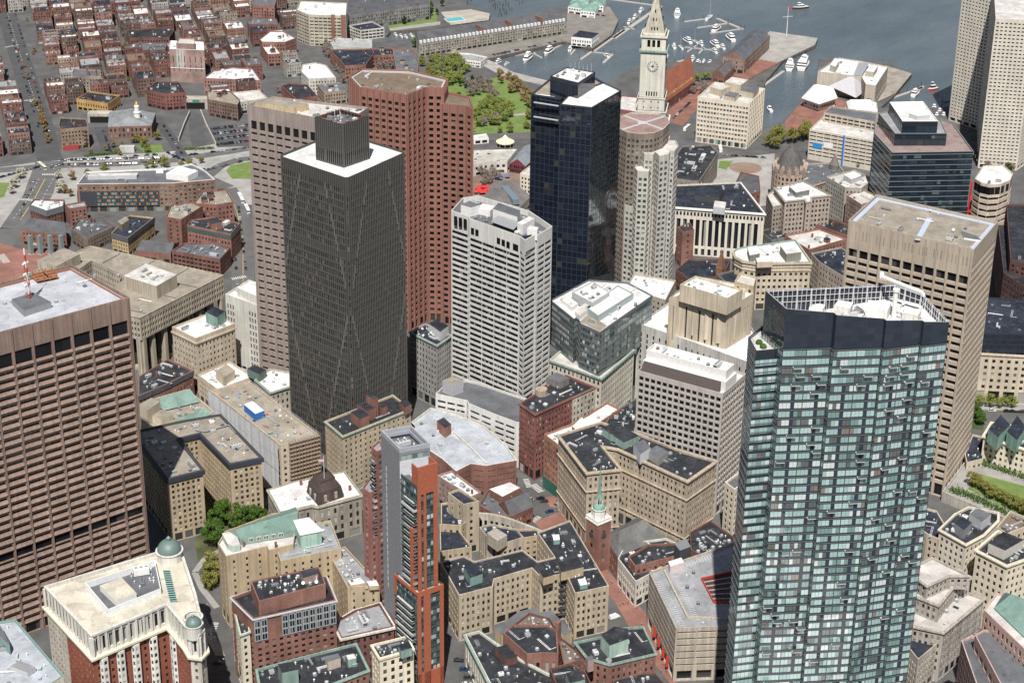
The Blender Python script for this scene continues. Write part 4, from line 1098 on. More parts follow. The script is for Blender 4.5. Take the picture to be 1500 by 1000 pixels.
for j in range(46):
    f1, f2 = rr.uniform(.05, .95), rr.uniform(.08, .92); v = L+(Nn-L)*f1+(P(365, 559, 34)-L)*f2
    s_ = rr.uniform(.25, .9); a_ = rr.random()*3; q = [v+Vector((cos(a_+h), sin(a_+h)))*s_*rr.uniform(.6, 1.4) for h in (0, 1.57, 3.14, 4.71)]
    b.prism(ccw(q), B.rz, B.rz+rr.uniform(.2, .8), rr.randrange(4))
o = b.obj('building_material', [plain((.34, .14, .07)), WHITE, plain((.1, .25, .5)), plain((.4, .33, .22))], B.root); o['kind'] = 'stuff'
B.done()

# -- French empire old hall
p = PP([(392, 717), (410, 750), (457, 740), (465, 742), (507, 731), (530, 725), (504, 690), (470, 697), (430, 705)], 22)
B = mk('old_city_hall', 'French empire stone hall with dark mansard dome between two white flat roofs', 'civic building', p, 22, pun(5, 3.2, .4, .6, top=2.5, bot=5), wall((.33, .30, .25), .2, .3), R_WHITE, (7, 4, 'avhc'), cornice=(wall((.36, .33, .27)), .6, .8), par=.4)
q = PP([(449, 720), (466, 740), (504, 727), (484, 706)], 22); b = MB(); q2 = inset(q, 3.2); q1 = inset(q, 1.0)
for lo_, z0, hi_, z1 in ((q, 22, q1, 28), (q1, 28, q2, 31.5)):
    for i in range(4): b.face([(*lo_[i], z0), (*lo_[(i+1) % 4], z0), (*hi_[(i+1) % 4], z1), (*hi_[i], z1)])
b.poly(q2, 31.5); b.obj('mansard_roof', [wall((.075, .055, .05), .25, .3)], B.root)
b = MB(); b.ring(q2, inset(q2, .3), 31.4, 32.6); b.obj('roof_cresting', [plain((.08, .06, .05))], B.root)
b = MB()
for i in range(4):
    A, C2 = q[i], q[(i+1) % 4]; u_, n_ = (C2-A).normalized(), None; n_ = Vector((u_.y, -u_.x)); L_ = (C2-A).length
    for f_ in (.3, .7): v = A+u_*L_*f_; b.prism(ccw([v-u_*.8-n_*2, v+u_*.8-n_*2, v+u_*.8-n_*.1, v-u_*.8-n_*.1]), 22.5, 26)
b.objs('dormer', [wall((.4, .37, .3))], B.root); B.done()
c = P(475, 700, 31.5); b = MB(); b.tube((*c, 31.5), (*c, 44), .16, .09, n=6, m=0)
u3 = Vector((-.7, .7, 0)); z_ = 42.5
for k in range(5): b.face([tuple(Vector((c.x, c.y, z_-.4*k))), tuple(Vector((c.x, c.y, z_-.4*k-.4))), (c.x+u3.x*2.6, c.y+u3.y*2.6, z_-.5-.4*k), (c.x+u3.x*2.6, c.y+u3.y*2.6, z_-.1-.4*k)], 1 if k % 2 == 0 else 2)
tag(b.obj('flagpole', [WHITE, REDP, WHITE], None, (c.x, c.y, 31.5)), 'white flagpole with a small flag on the dark mansard dome', 'flagpole')

# -- yellow brick block with the copper roof storey
p = PP([(319, 796), (331, 815), (391, 800), (394, 806), (430, 797), (437, 748), (400, 752), (330, 778)], 38)
B = mk('yellow_brick_block', 'yellow brick block carrying a long green copper roof with white dormers', 'office building', p, 38, pun(3.3, 6.5, .16, .5, top=2, bot=6, glass=G_DARK), YB, R_LIGHT, (4, 3, 'vhc'))
q = PP([(327, 783), (346, 797), (437, 779), (435, 748)], 41.5); b = MB(); k0 = None
lowA, lowB, hiA, hiB = P(352, 796, 38), P(437, 782, 38), P(344, 775, 43.5), P(436, 748, 43.5)
back = P(330, 780, 38); backB = P(433, 742, 38)
b.face([(*lowA, 40.6), (*lowB, 40.6), (*hiB, 43.5), (*hiA, 43.5)]); b.face([(*hiA, 43.5), (*hiB, 43.5), (*backB, 38), (*back, 38)]); b.face([(*lowA, 37.3), (*lowB, 37.3), (*lowB, 40.6), (*lowA, 40.6)], 1); b.face([(*lowA, 37.3), (*lowA, 40.6), (*hiA, 43.5), (*back, 38)], 1); b.face([(*lowB, 37.3), (*backB, 38), (*hiB, 43.5), (*lowB, 40.6)], 1)
b.obj('copper_roof', [roofm((.15, .235, .20)), wall((.21, .30, .265), .15, .2)], B.root)
u_ = (lowB-lowA).normalized(); n_ = Vector((u_.y, -u_.x)); n_ = n_ if n_.dot(Vector((CX, CY))-lowA) > 0 else -n_
for k in range(5):
    v = lowA+u_*(4+k*3.4); b = MB(); b.prism(ccw([v-n_*.02, v+u_*2.2-n_*.02, v+u_*2.2+n_*.12, v+n_*.12]), 38.1, 40.2, 0)
    for j in range(3): v2 = v+u_*(.15+.68*j)+n_*.13; b.face([(*v2, 38.3), (*(v2+u_*.52), 38.3), (*(v2+u_*.52), 40), (*v2, 40)], 1)
    b.obj('window_group', [WHITE, G_DARK], B.root)
q = PP([(325, 780), (333, 795), (340, 799), (352, 797), (344, 776)], 40.5); b = MB(); b.prism(q, 37.3, 40.3, 0, 1); b.obj('glazed_terrace', [wall((.45, .55, .5)), R_LIGHT], B.root)
B.done()
p = PP([(402, 793), (411, 822), (500, 803), (484, 762), (440, 770)], 36)
B = mk('yellow_brick_block', 'yellow brick block with grey felt roof and white-lidded green roof box', 'office building', p, 36, pun(3.3, 4, .26, .5, glass=G_DARK), YB, R_GREY, (9, 5, 'avodh'))
q = PP([(431, 762), (440, 782), (471, 776), (452, 758)], 43); b = MB(); b.prism(q, B.rz, 42.4, 0, 1); b.prism(inset(q, -.4), 42.4, 43, 1); b.obj('penthouse', [wall((.34, .5, .42)), WHITE], B.root); B.done()

# -- red brick hotel with the grey glazed upper storeys
p = PP([(339, 875), (371, 906), (492, 879), (478, 845), (440, 838)], 40)
hs = pun(3.1, 3.3, .5, .5, top=11.5, bot=5, glass=G_DARK)
B = mk('brick_hotel', 'red brick hotel with grey glazed top storeys and a brick roof storey', 'hotel', p, 40, hs, RB2, R_BLACK, None, cornice=(LGREY, .7, .5))
rp, rz = B.rp, B.rz
A, C2 = P(371, 906, 40), P(492, 879, 40); u_, n_ = outn(A, C2); Lg = (C2-A).length; b = MB(); g_ = MB()
for k in range(12):
    if k in (2, 3): continue
    x0 = Lg*(k+.06)/12; x1 = Lg*(k+.94)/12; v0, v1 = A+u_*x0, A+u_*x1
    b.prism(ccw([v0+n_*.02, v1+n_*.02, v1+n_*.35, v0+n_*.35]), 28.6, 39.2)
    for f in range(3):
        for j in range(2):
            a2 = v0+(v1-v0)*(.12+.42*j)+n_*.37; c2 = v0+(v1-v0)*(.46+.42*j)+n_*.37; g_.face([(*a2, 29.1+3.35*f), (*c2, 29.1+3.35*f), (*c2, 31.7+3.35*f), (*a2, 31.7+3.35*f)], 0, rng.random())
b.objs('bay_panel', [plain((.33, .37, .385), .5)], B.root); g_.objs('bay_glazing', [G_DARK], B.root, 6)
raise_box(B, [(367, 851), (379, 881), (477, 855), (467, 830)], 46, 0, RB2, R_BLACK, gear=(16, 8, 'aAvodv'))
simple_box(B, 'lift_tower', [(440, 836), (444, 846), (466, 840), (460, 831)], 45, 49, brick((.42, .27, .22)), R_BLACK); B.done()
p = PP([(338, 873), (352, 930), (366, 925), (357, 871)], 33)
B = mk('narrow_block', 'narrow cream block with black roof squeezed beside the brick hotel', 'office building', p, 33, pun(3.5, 2.6, .4, .55), CRM, R_BLACK, (3, 3, 'vh'), cornice=(COPPER, .5, .5))
v = P(353, 968, 14); d = (Vector((CX, CY))-v).normalized(); u_ = Vector((-d.y, d.x)); v = v+d*1.2; b = MB(); b.prism(ccw([v-u_*.8, v+u_*.8, v+u_*.8+d*.3, v-u_*.8+d*.3]), 8, 14, 0); b.prism(ccw([v-u_*.5+d*.25, v+u_*.5+d*.25, v+u_*.5+d*.36, v-u_*.5+d*.36]), 12.4, 13.6, 1); b.obj('blade_sign', [plain((.012, .012, .015)), plain((.7, .45, .04))], B.root); B.done()

# -- small blocks by the orange tower
p = PP([(482, 811), (509, 860), (556, 858), (540, 838), (505, 800)], 31)
B = mk('yellow_brick_block', 'small tan brick block with white roof patches left of the grey slab tower', 'office building', p, 31, pun(3.6, 4.5, .2, .45, glass=G_DARK), YB, R_GREY, (8, 2, 'avdch'))
simple_box(B, 'roof_deck', [(509, 850), (514, 857), (535, 853), (527, 845)], B.rz, 32.2, YB, R_WHITE); simple_box(B, 'roof_deck', [(537, 851), (541, 858), (555, 857), (551, 849)], B.rz, 32.2, YB, R_WHITE); B.done()
p = PP([(489, 911), (500, 934), (577, 917), (556, 883), (520, 893)], 24)
B = mk('brick_block', 'brown brick block with bold white cornice and two large rooftop cooling units', 'office building', p, 24, pun(3.5, 2.7, .42, .55), RB3, R_GREY, (5, 3, 'avdv'), cornice=(wall((.6, .57, .5)), .9, .9)); B.gear(2, 9, 'A', big=1.25); B.done()
p = PP([(544, 944), (556, 964), (606, 950), (597, 931)], 25)
B = mk('cream_block', 'small cream fronted block with black roof and green copper roof box', 'office building', p, 25, pun(3.7, 3.3, .45, .6), wall((.68, .62, .48), .08, .15), R_BLACK, (7, 3, 'aavd'), cornice=(CRM, .5, .9)); simple_box(B, 'penthouse', [(583, 945), (588, 953), (604, 948), (598, 938)], B.rz, 28, COPPER, R_NAVY); B.done()
p = PP([(376, 980), (430, 965), (521, 942), (540, 981), (480, 1004), (385, 1030)], 26)
B = mk('brick_block', 'black roofed block edged in green copper with a green roof hut, bottom edge', 'office building', p, 26, pun(3.5, 3), RB2, R_BLACK, (14, 4, 'avdahv'), parm=COPPER, cornice=(COPPER, .6, .5)); simple_box(B, 'penthouse', [(407, 972), (413, 985), (437, 980), (430, 968)], B.rz, 32, COPPER, R_BLACK); simple_box(B, 'plant_screen', [(476, 961), (480, 969), (499, 963), (495, 956)], B.rz, 29.5, wall((.42, .35, .3)), R_DGREY); simple_box(B, 'penthouse', [(507, 959), (510, 966), (522, 963), (519, 957)], B.rz, 29, COPPER, R_LIGHT); B.done()

# -- orange and grey residential tower
SLAB = plain((.20, .205, .22), .7, 0); ORG = plain((.35, .10, .052), .75, 0); PNK = wall((.27, .12, .105), .12, .2)
pg = Q((558, 630), (585, 657), (630, 649), 112)
B = Bld('orange_tower', 'slim residential tower of grey slab, orange-red frames and stacked glass balconies', 'residential tower', centroid(pg))
sg2 = S(fh=3.2, bw=2.4, ww=.9, wh=.7, rec=.2, top=1, bot=2, glass=G_TEALD)
sg2.alt = [(285, 310, None)]
B.vol(pg, 0, 110, sg2, SLAB, lid=False, part='slab')
b = MB(); b.ring(pg, inset(pg, .7), 110, 112); b.ring(inset(pg, 1.2), inset(pg, 1.6), 109, 110.5); b.obj('crown_frame', [plain((.32, .34, .37))], B.root)
b = MB(); b.poly(inset(pg, .6), 107.5)
k = inset(pg, .65)
for i in range(4): b.side(k[(i+1) % 4], k[i], 107.5, 110, 1)
b.obj('roof', [R_DGREY, MGREY], B.root); B.rp, B.rz = inset(pg, 1.6), 107.5
B.gear(7, 3, 'aAdv')
A, C2 = P(585, 657, 112), P(630, 649, 112); u_, n_ = outn(A, C2); b = MB(); b.prism(ccw([A+n_*.05, C2+n_*.05, C2+n_*.3, A+n_*.3]), 98, 106); b.obj('screen_panel', [plain((.55, .57, .6))], B.root)
A, C2 = P(558, 630, 112), P(585, 657, 112); u_, n_ = outn(A, C2); v = A+(C2-A)*.24; 
for f in range(19): b = MB(); b.prism(ccw([v+n_*.01, v+u_*.7+n_*.01, v+u_*.7+n_*.05, v+n_*.05]), 97-f*3.2-2.3, 97-f*3.2); b.obj('slot_window', [plain((.6, .6, .57))], B.root)
# orange block in front
pr = Q((584.5, 692.5), (611, 713), (640, 704), 100)
GRNC = plain((.05, .075, .075), .4)
gb = S(fh=3.2, bw=3.0, ww=.94, wh=.78, rec=.35, top=1, bot=50, mx=.2, g=2, glass=G_GREEN, shop=0)
B.vol(pr, 0, 100, gb, GRNC, R_DGREY, par=.8, part='front_block')
B.gear(2, 3, 'av')
Nn, R, L = P(611, 713, 100), P(640, 704, 100), P(584.5, 692.5, 100)
u_, n_ = outn(Nn, R); Lg = (R-Nn).length
b = MB()
for f0, f1, z0, z1 in ((0, .16, 50, 96), (.30, .42, 50, 96), (.80, 1.0, 50, 96), (0, 1.0, 96, 109)):
    a_, c_ = Nn+u_*Lg*f0, Nn+u_*Lg*f1; b.prism(ccw([a_-n_*.1, c_-n_*.1, c_+n_*.55, a_+n_*.55]), z0, z1)
u9, n9 = outn(L, Nn); L9 = (Nn-L).length; b.prism(ccw([L+u9*L9*.78+n9*.05, L+u9*L9*.92+n9*.05, L+u9*L9*.92+n9*1.9, L+u9*L9*.78+n9*1.9]), 50, 80)
b.prism(ccw([R+n_*.54, R-n_*.5, R-n_*.5-u_*.0-n_*6, R-n_*6-u_*.5, R-n_*.1-u_*.5, R+n_*.54-u_*.5]), 96, 108.9)
a_ = Nn; b.prism(ccw([a_+n_*.54, a_+n_*.54+u_*.5, a_-n_*4.5+u_*.5, a_-n_*4.5]), 100.3, 108.9)
b.obj('orange_frame', [ORG], B.root)
q = ccw([Nn+n_*.0+u_*.6, R-u_*.6, R-u_*.6-n_*5, Nn+u_*.6-n_*5]); b = MB(); b.prism(q, 99, 105.5, 0, 1); b.obj('plant_room', [LGREY, R_LIGHT], B.root); B.gear(5, 14, 'aavd', p=q, z=105.5, big=.8)
def balconies(A, C2, z0, z1, fh, dep, f0, f1):
    u_, n_ = outn(A, C2); Lg = (C2-A).length; nf = int((z1-z0)/fh)
    for f in range(nf):
        z_ = z0+f*fh; a_, c_ = A+u_*Lg*f0, A+u_*Lg*f1; b = MB()
        b.prism(ccw([a_, c_, c_+n_*dep, a_+n_*dep]), z_-.09, z_+.09, 0)
        for s0, s1 in ((a_+n_*dep, c_+n_*dep), (a_, a_+n_*dep), (c_, c_+n_*dep)):
            w_ = (s1-s0).normalized(); m_ = Vector((-w_.y, w_.x))*.04; b.prism(ccw([s0-m_, s1-m_, s1+m_, s0+m_]), z_+.2, z_+1.15, 1)
        b.obj('balcony', [plain((.46, .46, .45)), G_GREEN], B.root)
balconies(L, Nn, 53, 97, 3.2, 1.7, .3, .98); balconies(R, R-n_*9, 53, 97, 3.2, 1.4, .1, .5)
# lower block
cw = lambda v: min(range(4), key=lambda i: (pr[i]-v).length); ps = inset(pr, -1.7); iN, iR, iL = cw(Nn), cw(R), cw(L)
B.vol(ps, 0, 50, S(fh=3.2, bw=3.0, ww=.92, wh=.78, rec=.35, top=.8, bot=5, mx=.2, g=2, glass=G_GREEN), GRNC, R_LIGHT, par=.5, part='lower_block')
Nn, R, L = ps[iN], ps[iR], ps[iL]; u_, n_ = outn(Nn, R); Lg = (R-Nn).length; b = MB()
for f0, f1, z0, z1 in ((0, .14, 0, 49), (.24, .5, 0, 49), (.86, 1.0, 0, 49), (0, 1, 48, 50.5), (0, 1, 0, 9)):
    a_, c_ = Nn+u_*Lg*f0, Nn+u_*Lg*f1; b.prism(ccw([a_-n_*.1, c_-n_*.1, c_+n_*(.5+.01*z0/50), a_+n_*(.5+.01*z0/50)]), z0, z1)
u2, n2 = outn(L, Nn)
b.prism(ccw([L-n2*.1, L+u2*1.2-n2*.1, L+u2*1.2+n2*.5, L+n2*.5]), 0, 50.5); b.prism(ccw([L+u2*1.2, Nn, Nn+n2*.4, L+u2*1.2+n2*.4]), 49, 50.5)
b.obj('orange_frame', [ORG], B.root)
balconies(L, Nn, 9, 46, 3.2, 1.9, .15, .92); balconies(R, R-n_*9, 9, 48, 3.2, 1.6, .1, .55)
# pink rear wing on the left
pw = PP([(531, 715), (541, 722), (561, 716), (556, 700), (540, 702)], 75)
B.vol(pw, 0, 75, S(fh=3.2, bw=3.0, ww=.4, wh=.62, rec=.3, top=1.5, bot=4, mx=.4, glass=G_TEALD), PNK, R_GREY, par=.6, part='rear_wing')
pw2 = PP([(544, 655), (552, 662), (562, 658), (556, 645)], 95)
B.vol(pw2, 0, 95, S(fh=3.2, bw=2.6, ww=.6, wh=.62, rec=.3, top=1.5, bot=4, mx=.4, glass=G_TEALD), PNK, R_GREY, par=.6, part='rear_wing')
balconies(P(544, 655, 95), P(552, 662, 95), 54, 93, 3.2, 1.4, .1, .9)
B.done()

# -- tan block at the bronze tower foot
p = Q((476, 617), (502, 639), (602, 599), 35)
B = mk('tan_block', 'tan ten-storey block with brick roof towers and green copper eaves', 'office building', p, 35, pun(3.3, 3.2, .34, .55, glass=G_DARK), wall((.47, .395, .285), .12, .2), R_BLACK, (5, 3, 'ahv'), cornice=(COPPER, .6, .6))
for q, h in (([(514, 603), (527, 614), (541, 608), (528, 597)], 39.5), ([(523, 592), (538, 602), (551, 596), (536, 587)], 40.5), ([(536, 578), (547, 585), (554, 582), (545, 573)], 45), ([(585, 588), (593, 597), (603, 592), (596, 585)], 38.5), ([(555, 592), (560, 598), (568, 594), (563, 589)], 39)):
    simple_box(B, 'brick_penthouse', q, B.rz, h, RB2, R_BLACK)
B.done()

# -- grey-roofed garage with parking on top
p = PP([(603, 618), (631, 597), (680, 611), (713, 627), (740, 650), (757, 674), (712, 682), (690, 679), (668, 690), (648, 672), (622, 655)], 18)
B = mk('parking_garage', 'red brick garage with a broad grey parking roof bent around the street', 'parking garage', p, 18, S(fh=3.2, bw=6, ww=.75, wh=.16, rec=.4, top=2, bot=3, glass=G_BLACK, g=1), RB2, R_BLUEG, (4, 3, 'vv'), parm=WST)
simple_box(B, 'lift_house', [(640, 616), (652, 627), (661, 621), (650, 611)], B.rz, 23, RB2, R_BLACK)
b = MB(); pts = [(640, 630), (665, 632), (690, 655), (712, 678)]
for a_, c_ in zip(pts, pts[1:]):
    A, C2 = P(*a_, 18), P(*c_, 18); u_ = (C2-A).normalized(); n_ = Vector((-u_.y, u_.x))*.3; b.prism(ccw([A-n_, C2-n_, C2+n_, A+n_]), B.rz, B.rz+1.1)
b.obj('dividing_wall', [WST], B.root)
b = MB()
for k in range(16):
    A = P(690+k*3.4, 620+k*3.1, 18); C2 = A+(P(680+k*3.4, 626+k*3.1, 18)-A).normalized()*4.5; u_ = (C2-A).normalized(); n_ = Vector((-u_.y, u_.x))*.08; b.poly(ccw([A-n_, C2-n_, C2+n_, A+n_]), B.rz+.02)
b.obj('bay_marking', [MARK], B.root); B.done()

# -- little blocks in the middle hollow
def small(name, label, cat, px, h, wm, rm, gear=None, sty=None, **kw):
    B = mk(name, label, cat, PP(px, h), h, sty or pun(3.4, 3, .4, .5, bot=3.5), wm, rm, gear, **kw); return B
small('brick_block', 'low pink brick block with a white felt roof behind the orange tower', 'brick building', [(641, 696), (652, 704), (676, 718), (690, 728), (705, 721), (662, 689)], 16, PKB, R_WHITE, (6, 3, 'avhc')).done()
small('stair_block', 'plain beige block with navy roof and a teal dormered side', 'office building', [(656, 722), (679, 739), (702, 734), (672, 716)], 28, wall((.46, .39, .29), .1, .3), R_NAVY, None, S(fh=3.5, bw=5, ww=.2, wh=.5, glass=G_DARK)).done()
small('low_block', 'low navy roofed block beside the orange tower shaft', 'shop building', [(646, 737), (646, 768), (676, 770), (692, 757), (662, 735)], 18, YB, R_NAVY, (4, 3, 'avh')).done()
small('low_block', 'beige block with a bare dark navy roof and high blank walls', 'shop building', [(644, 768), (645, 808), (691, 801), (664, 765)], 15, wall((.46, .39, .28), .12, .25), R_NAVY, (2, 4, 'vh')).done()
B = small('blank_block', 'windowless beige block with navy roof and open concrete stair tower', 'office building', [(702, 772), (713, 786), (735, 797), (767, 787), (756, 774), (718, 767)], 20, wall((.43, .38, .30), .1, .3), R_NAVY, (3, 5, 'sv'), S(fh=30))
simple_box(B, 'stair_tower', [(713, 780), (729, 792), (743, 783), (727, 773)], B.rz, 25, wall((.45, .4, .31)), CONC); B.done()
small('low_block', 'low block with a navy flat roof tucked against the courtyard building', 'shop building', [(755, 775), (767, 788), (790, 784), (787, 774)], 14, YB, R_NAVY, (1, 2, 'v')).done()
B = Bld('curved_arcade', 'curved concrete screen arcade with dark slanted openings above a low roof', 'arcade', P(750, 765, 14))
pts = [P(x, y, 14) for x, y in ((700, 752), (716, 753), (732, 756), (748, 761), (764, 767), (780, 773), (800, 782))]
W = MB(); GL = []; sa = S(fh=7, bw=2.4, ww=.55, wh=.62, rec=1.0, top=2, bot=4, mx=.3, glass=G_BLACK, shop=0)
for a_, c_ in zip(pts, pts[1:]):
    u_, n_ = outn(a_, c_); q = (a_, c_) if Vector(((c_-a_).y, -(c_-a_).x)).dot(n_) > 0 else (c_, a_); facade(W, GL, q[0], q[1], 0, 14, sa); W.side(q[1]-n_*1.5, q[0]-n_*1.5, 0, 14); W.face([(*q[0], 14), (*q[1], 14), (*(q[1]-n_*1.5), 14), (*(q[0]-n_*1.5), 14)])
B.walls.append((W, GL, CONC, 'screen_wall')); B.done()
# old gabled brick house
p = PP([(702, 740), (716, 716), (748, 707), (763, 716), (781, 742), (750, 756), (722, 752)], 9)
B = mk('brick_house', 'small old red brick house with slate gable and white roof on the corner', 'brick house', p, 9, pun(3.2, 2.2, .4, .5, top=1, bot=3.4), RB, R_DGREY, (5, 2, 'avc'))
simple_box(B, 'rear_storey', [(717, 716), (736, 727), (762, 714), (747, 706)], 8, 12.5, RB2, R_WHITE)
a0, a1, c1, c0 = P(748, 757, 9), P(782, 742, 9), P(765, 722, 9), P(730, 737, 9); r0, r1 = (a0+c0)/2, (a1+c1)/2
b = MB(); b.face([(*a0, 9), (*a1, 9), (*r1, 14), (*r0, 14)]); b.face([(*c1, 9), (*c0, 9), (*r0, 14), (*r1, 14)]); b.face([(*a1, 9), (*c1, 9), (*r1, 14)], 1); b.face([(*c0, 9), (*a0, 9), (*r0, 14)], 1); b.obj('gable_roof', [R_SLATE, RB], B.root); B.done()

# -- courtyard block of tan brick, front centre
p = PP([(835, 762), (892, 858), (842, 869), (829, 840), (792, 846), (779, 832), (724, 848), (722, 859), (672, 872), (645, 823), (679, 814), (695, 822), (765, 805), (787, 822), (812, 816), (787, 780)], 24.5)
cs = pun(3.5, 2.5, .46, .55, top=1.6, bot=4.5, mx=.8)
B = mk('courtyard_block', 'tan brick block of several black roofed wings round a cluttered back court', 'office building', p, 24.5, cs, wall((.44, .37, .27), .1, .2), R_BLACK, (30, 17, 'vvvhsahdv'), parm=wall((.45, .4, .33)), par=.5)
simple_box(B, 'penthouse', [(679, 829), (689, 846), (707, 840), (696, 825)], B.rz, 28.5, TEALP, R_NAVY); simple_box(B, 'penthouse', [(790, 836), (796, 846), (810, 842), (806, 833)], B.rz, 28, YB, R_BLACK)
simple_box(B, 'penthouse', [(818, 823), (822, 838), (855, 830), (848, 815)], B.rz, 28.5, YB, R_BLACK); simple_box(B, 'roof_hut', [(846, 848), (850, 857), (861, 855), (857, 846)], B.rz, 26.4, TEALP, WHITE); simple_box(B, 'roof_hut', [(809, 783), (811, 791), (820, 790), (819, 782)], B.rz, 26.4, TEALP, WHITE)
m_ = P(826, 842, 24); u_, n_ = outn(P(822, 850, 0), P(829, 840, 0)); b = MB(); u_ = Vector((.75, -.66)).normalized(); n_ = Vector((-.66, -.75))
for f in range(6):
    z_ = 3.5+f*3.4; b.prism(ccw([m_-u_*2.6+n_*.3, m_+u_*2.6+n_*.3, m_+u_*2.6+n_*1.6, m_-u_*2.6+n_*1.6]), z_, z_+.15); s_ = 1 if f % 2 else -1; b.tube((*(m_-u_*2.3*s_+n_*1.2), z_), (*(m_+u_*2.3*s_+n_*1.2), z_+3.4), .25, n=4)
    b.tube((*(m_-u_*2.6+n_*1.6), z_+1.1), (*(m_+u_*2.6+n_*1.6), z_+1.1), .08, n=4)
b.obj('fire_escape', [DGREY], B.root)
B.done()
b = MB(); rr = random.Random(4); q = PP([(725, 920), (735, 930), (792, 905), (828, 930), (838, 925), (800, 885), (760, 895)], 6)
b.prism(q, 0, 6, 0, 1); tag(b.obj('low_block', [YB, R_DGREY], None, (*centroid(q), 0)), 'low flat roofed yard building in the tan courtyard', 'yard building')
ob = bpy.data.objects['low_block']

# -- old theatre and brick pieces in front of it
B = small('theatre', 'old theatre with black roof, green cornice and a row of tall pale pilasters', 'theatre', [(681, 929), (728, 1020), (800, 1030), (850, 1005), (800, 985), (762, 965), (745, 955), (702, 924)], 16, wall((.58, .55, .47), .1, .2), R_BLACK, (12, 3, 'avdha'), S(fh=9, bw=3.4, ww=.4, wh=.75, rec=.4, top=2, bot=4.5, glass=G_DARK), cornice=(COPPER, .9, .7)); simple_box(B, 'stair_house', [(725, 948), (741, 966), (758, 961), (742, 943)], B.rz, 18.5, RB3, R_BLACK); B.done()
small('brick_hall', 'windowless red brick hall with black roof behind the old theatre', 'brick building', [(737, 927), (752, 915), (800, 915), (815, 922), (818, 957), (795, 956), (772, 958)], 21, RB2, R_BLACK, (3, 5, 'vhd'), S(fh=40)).done()
B = small('brick_block', 'rust stained brick block with a tall chimney stack and lean-to roofs', 'brick building', [(752, 915), (775, 897), (805, 905), (824, 935), (860, 962), (826, 975), (815, 922)], 15, RB3, R_BROWN, (14, 6, 'avdchA'));
b = MB(); c = P(817, 938, 15); b.box(c.x-1.2, c.x+1.2, c.y-.9, c.y+.9, 10, 25); b.obj('chimney', [RB2], B.root); B.done()
B = small('brick_block', 'red brick corner block with black roof and pale green copper dormer house', 'brick building', [(842, 940), (860, 963), (893, 973), (961, 957), (942, 917), (900, 920), (885, 931)], 20, RB2, R_BLACK, (6, 7, 'avh'), pun(3.4, 2.7, .36, .55), cornice=(COPPER, .5, .5), parm=COPPER)
simple_box(B, 'dormer_house', [(880, 929), (893, 945), (921, 935), (920, 920), (900, 917)], B.rz, 26, wall((.36, .47, .40), .15, .2), R_BLACK); simple_box(B, 'chimney_stack', [(858, 962), (861, 967), (870, 965), (867, 959)], B.rz, 25, PKB, R_DGREY); B.done()
B = small('brick_block', 'black roofed block with a pale green roof hut on the bottom edge', 'brick building', [(805, 979), (820, 1015), (870, 1010), (858, 984), (836, 970)], 20, RB3, R_BLACK, (4, 9, 'avd')); simple_box(B, 'penthouse', [(829, 985), (835, 1000), (857, 995), (848, 979)], B.rz, 25, COPPER, R_BLACK); B.done()
small('low_block', 'low black roofed block at the bottom edge beside the red brick corner block', 'shop building', [(893, 978), (905, 1030), (990, 1020), (960, 985)], 12, RB3, R_BLACK, (5, 1, 'vah')).done()

# -- old brick meeting house with the steeple
p = PP([(884, 784), (934, 757), (976, 786), (905, 816)], 13)
B = mk('meeting_house', 'old red brick meeting house with grey slate roof and white and green steeple', 'church', p, 13, S(fh=5, bw=4, ww=.4, wh=.6, top=1, bot=1.5, glass=G_MIX), RB2, R_SLATE, None, par=0)
k0 = max(range(4), key=lambda i: (p[(i+1) % 4]-p[i]).length); a0, a1, c0, c1 = p[k0], p[(k0+1) % 4], p[(k0+2) % 4], p[(k0+3) % 4]; r0, r1 = (a0+c1)/2, (a1+c0)/2; rd = r1-r0; r0, r1 = r0+rd*.2, r1-rd*.2
b = MB(); b.face([(*a0, 13), (*a1, 13), (*r1, 19.5), (*r0, 19.5)]); b.face([(*c0, 13), (*c1, 13), (*r0, 19.5), (*r1, 19.5)]); b.face([(*a1, 13), (*c0, 13), (*r1, 19.5)]); b.face([(*c1, 13), (*a0, 13), (*r0, 19.5)]); b.obj('slate_roof', [roofm((.125, .125, .12))], B.root)
c = P(877, 760, 27); u_ = (p[1]-p[0]).normalized(); v_ = Vector((-u_.y, u_.x)); sqr = lambda r: ccw([c-u_*r-v_*r, c+u_*r-v_*r, c+u_*r+v_*r, c-u_*r+v_*r])
B.vol(sqr(4.2), 0, 27, S(fh=8, bw=8, ww=.25, wh=.35, top=2, bot=3, glass=G_MIX, shop=0), RB2, lid=False, part='tower')
b = MB(); b.prism(sqr(4.6), 27, 27.7); b.ring(sqr(4.4), sqr(4.2), 27.7, 29.1); b.lathe(c, [(3.2, 27.5), (3.2, 32.8), (3.6, 33), (3.6, 33.4), (3.1, 33.4)], 8); b.obj('belfry', [plain((.72, .70, .64))], B.root)
b = MB(); b.lathe(c, [(3.2, 33.4), (2.9, 34.6), (2.1, 35.6), (1.5, 36)], 16); b.lathe(c, [(1.7, 38.6), (1.5, 39.4), (1.0, 41), (.7, 45), (.3, 52), (.05, 56.5)], 10); b.obj('spire', [wall((.19, .32, .26), .15, .3)], B.root)
b = MB()
for k in range(8): a_ = k*pi/4; b.tube((c.x+1.5*cos(a_), c.y+1.5*sin(a_), 35.7), (c.x+1.5*cos(a_), c.y+1.5*sin(a_), 38.6), .2, n=6)
b.obj('lantern', [plain((.66, .64, .58))], B.root)
for d_, s_ in ((u_, 1), (v_, 1), (u_, -1), (v_, -1)):
    n_ = d_*s_
    if n_.dot(Vector((CX, CY))-c) > 0:
        f = MB(); v = c+n_*4.22; f.tube((*v, 20), (*(v+n_*.2), 20), 1.5, n=20); f.obj('clock_face', [DGREY], B.root)
B.done()
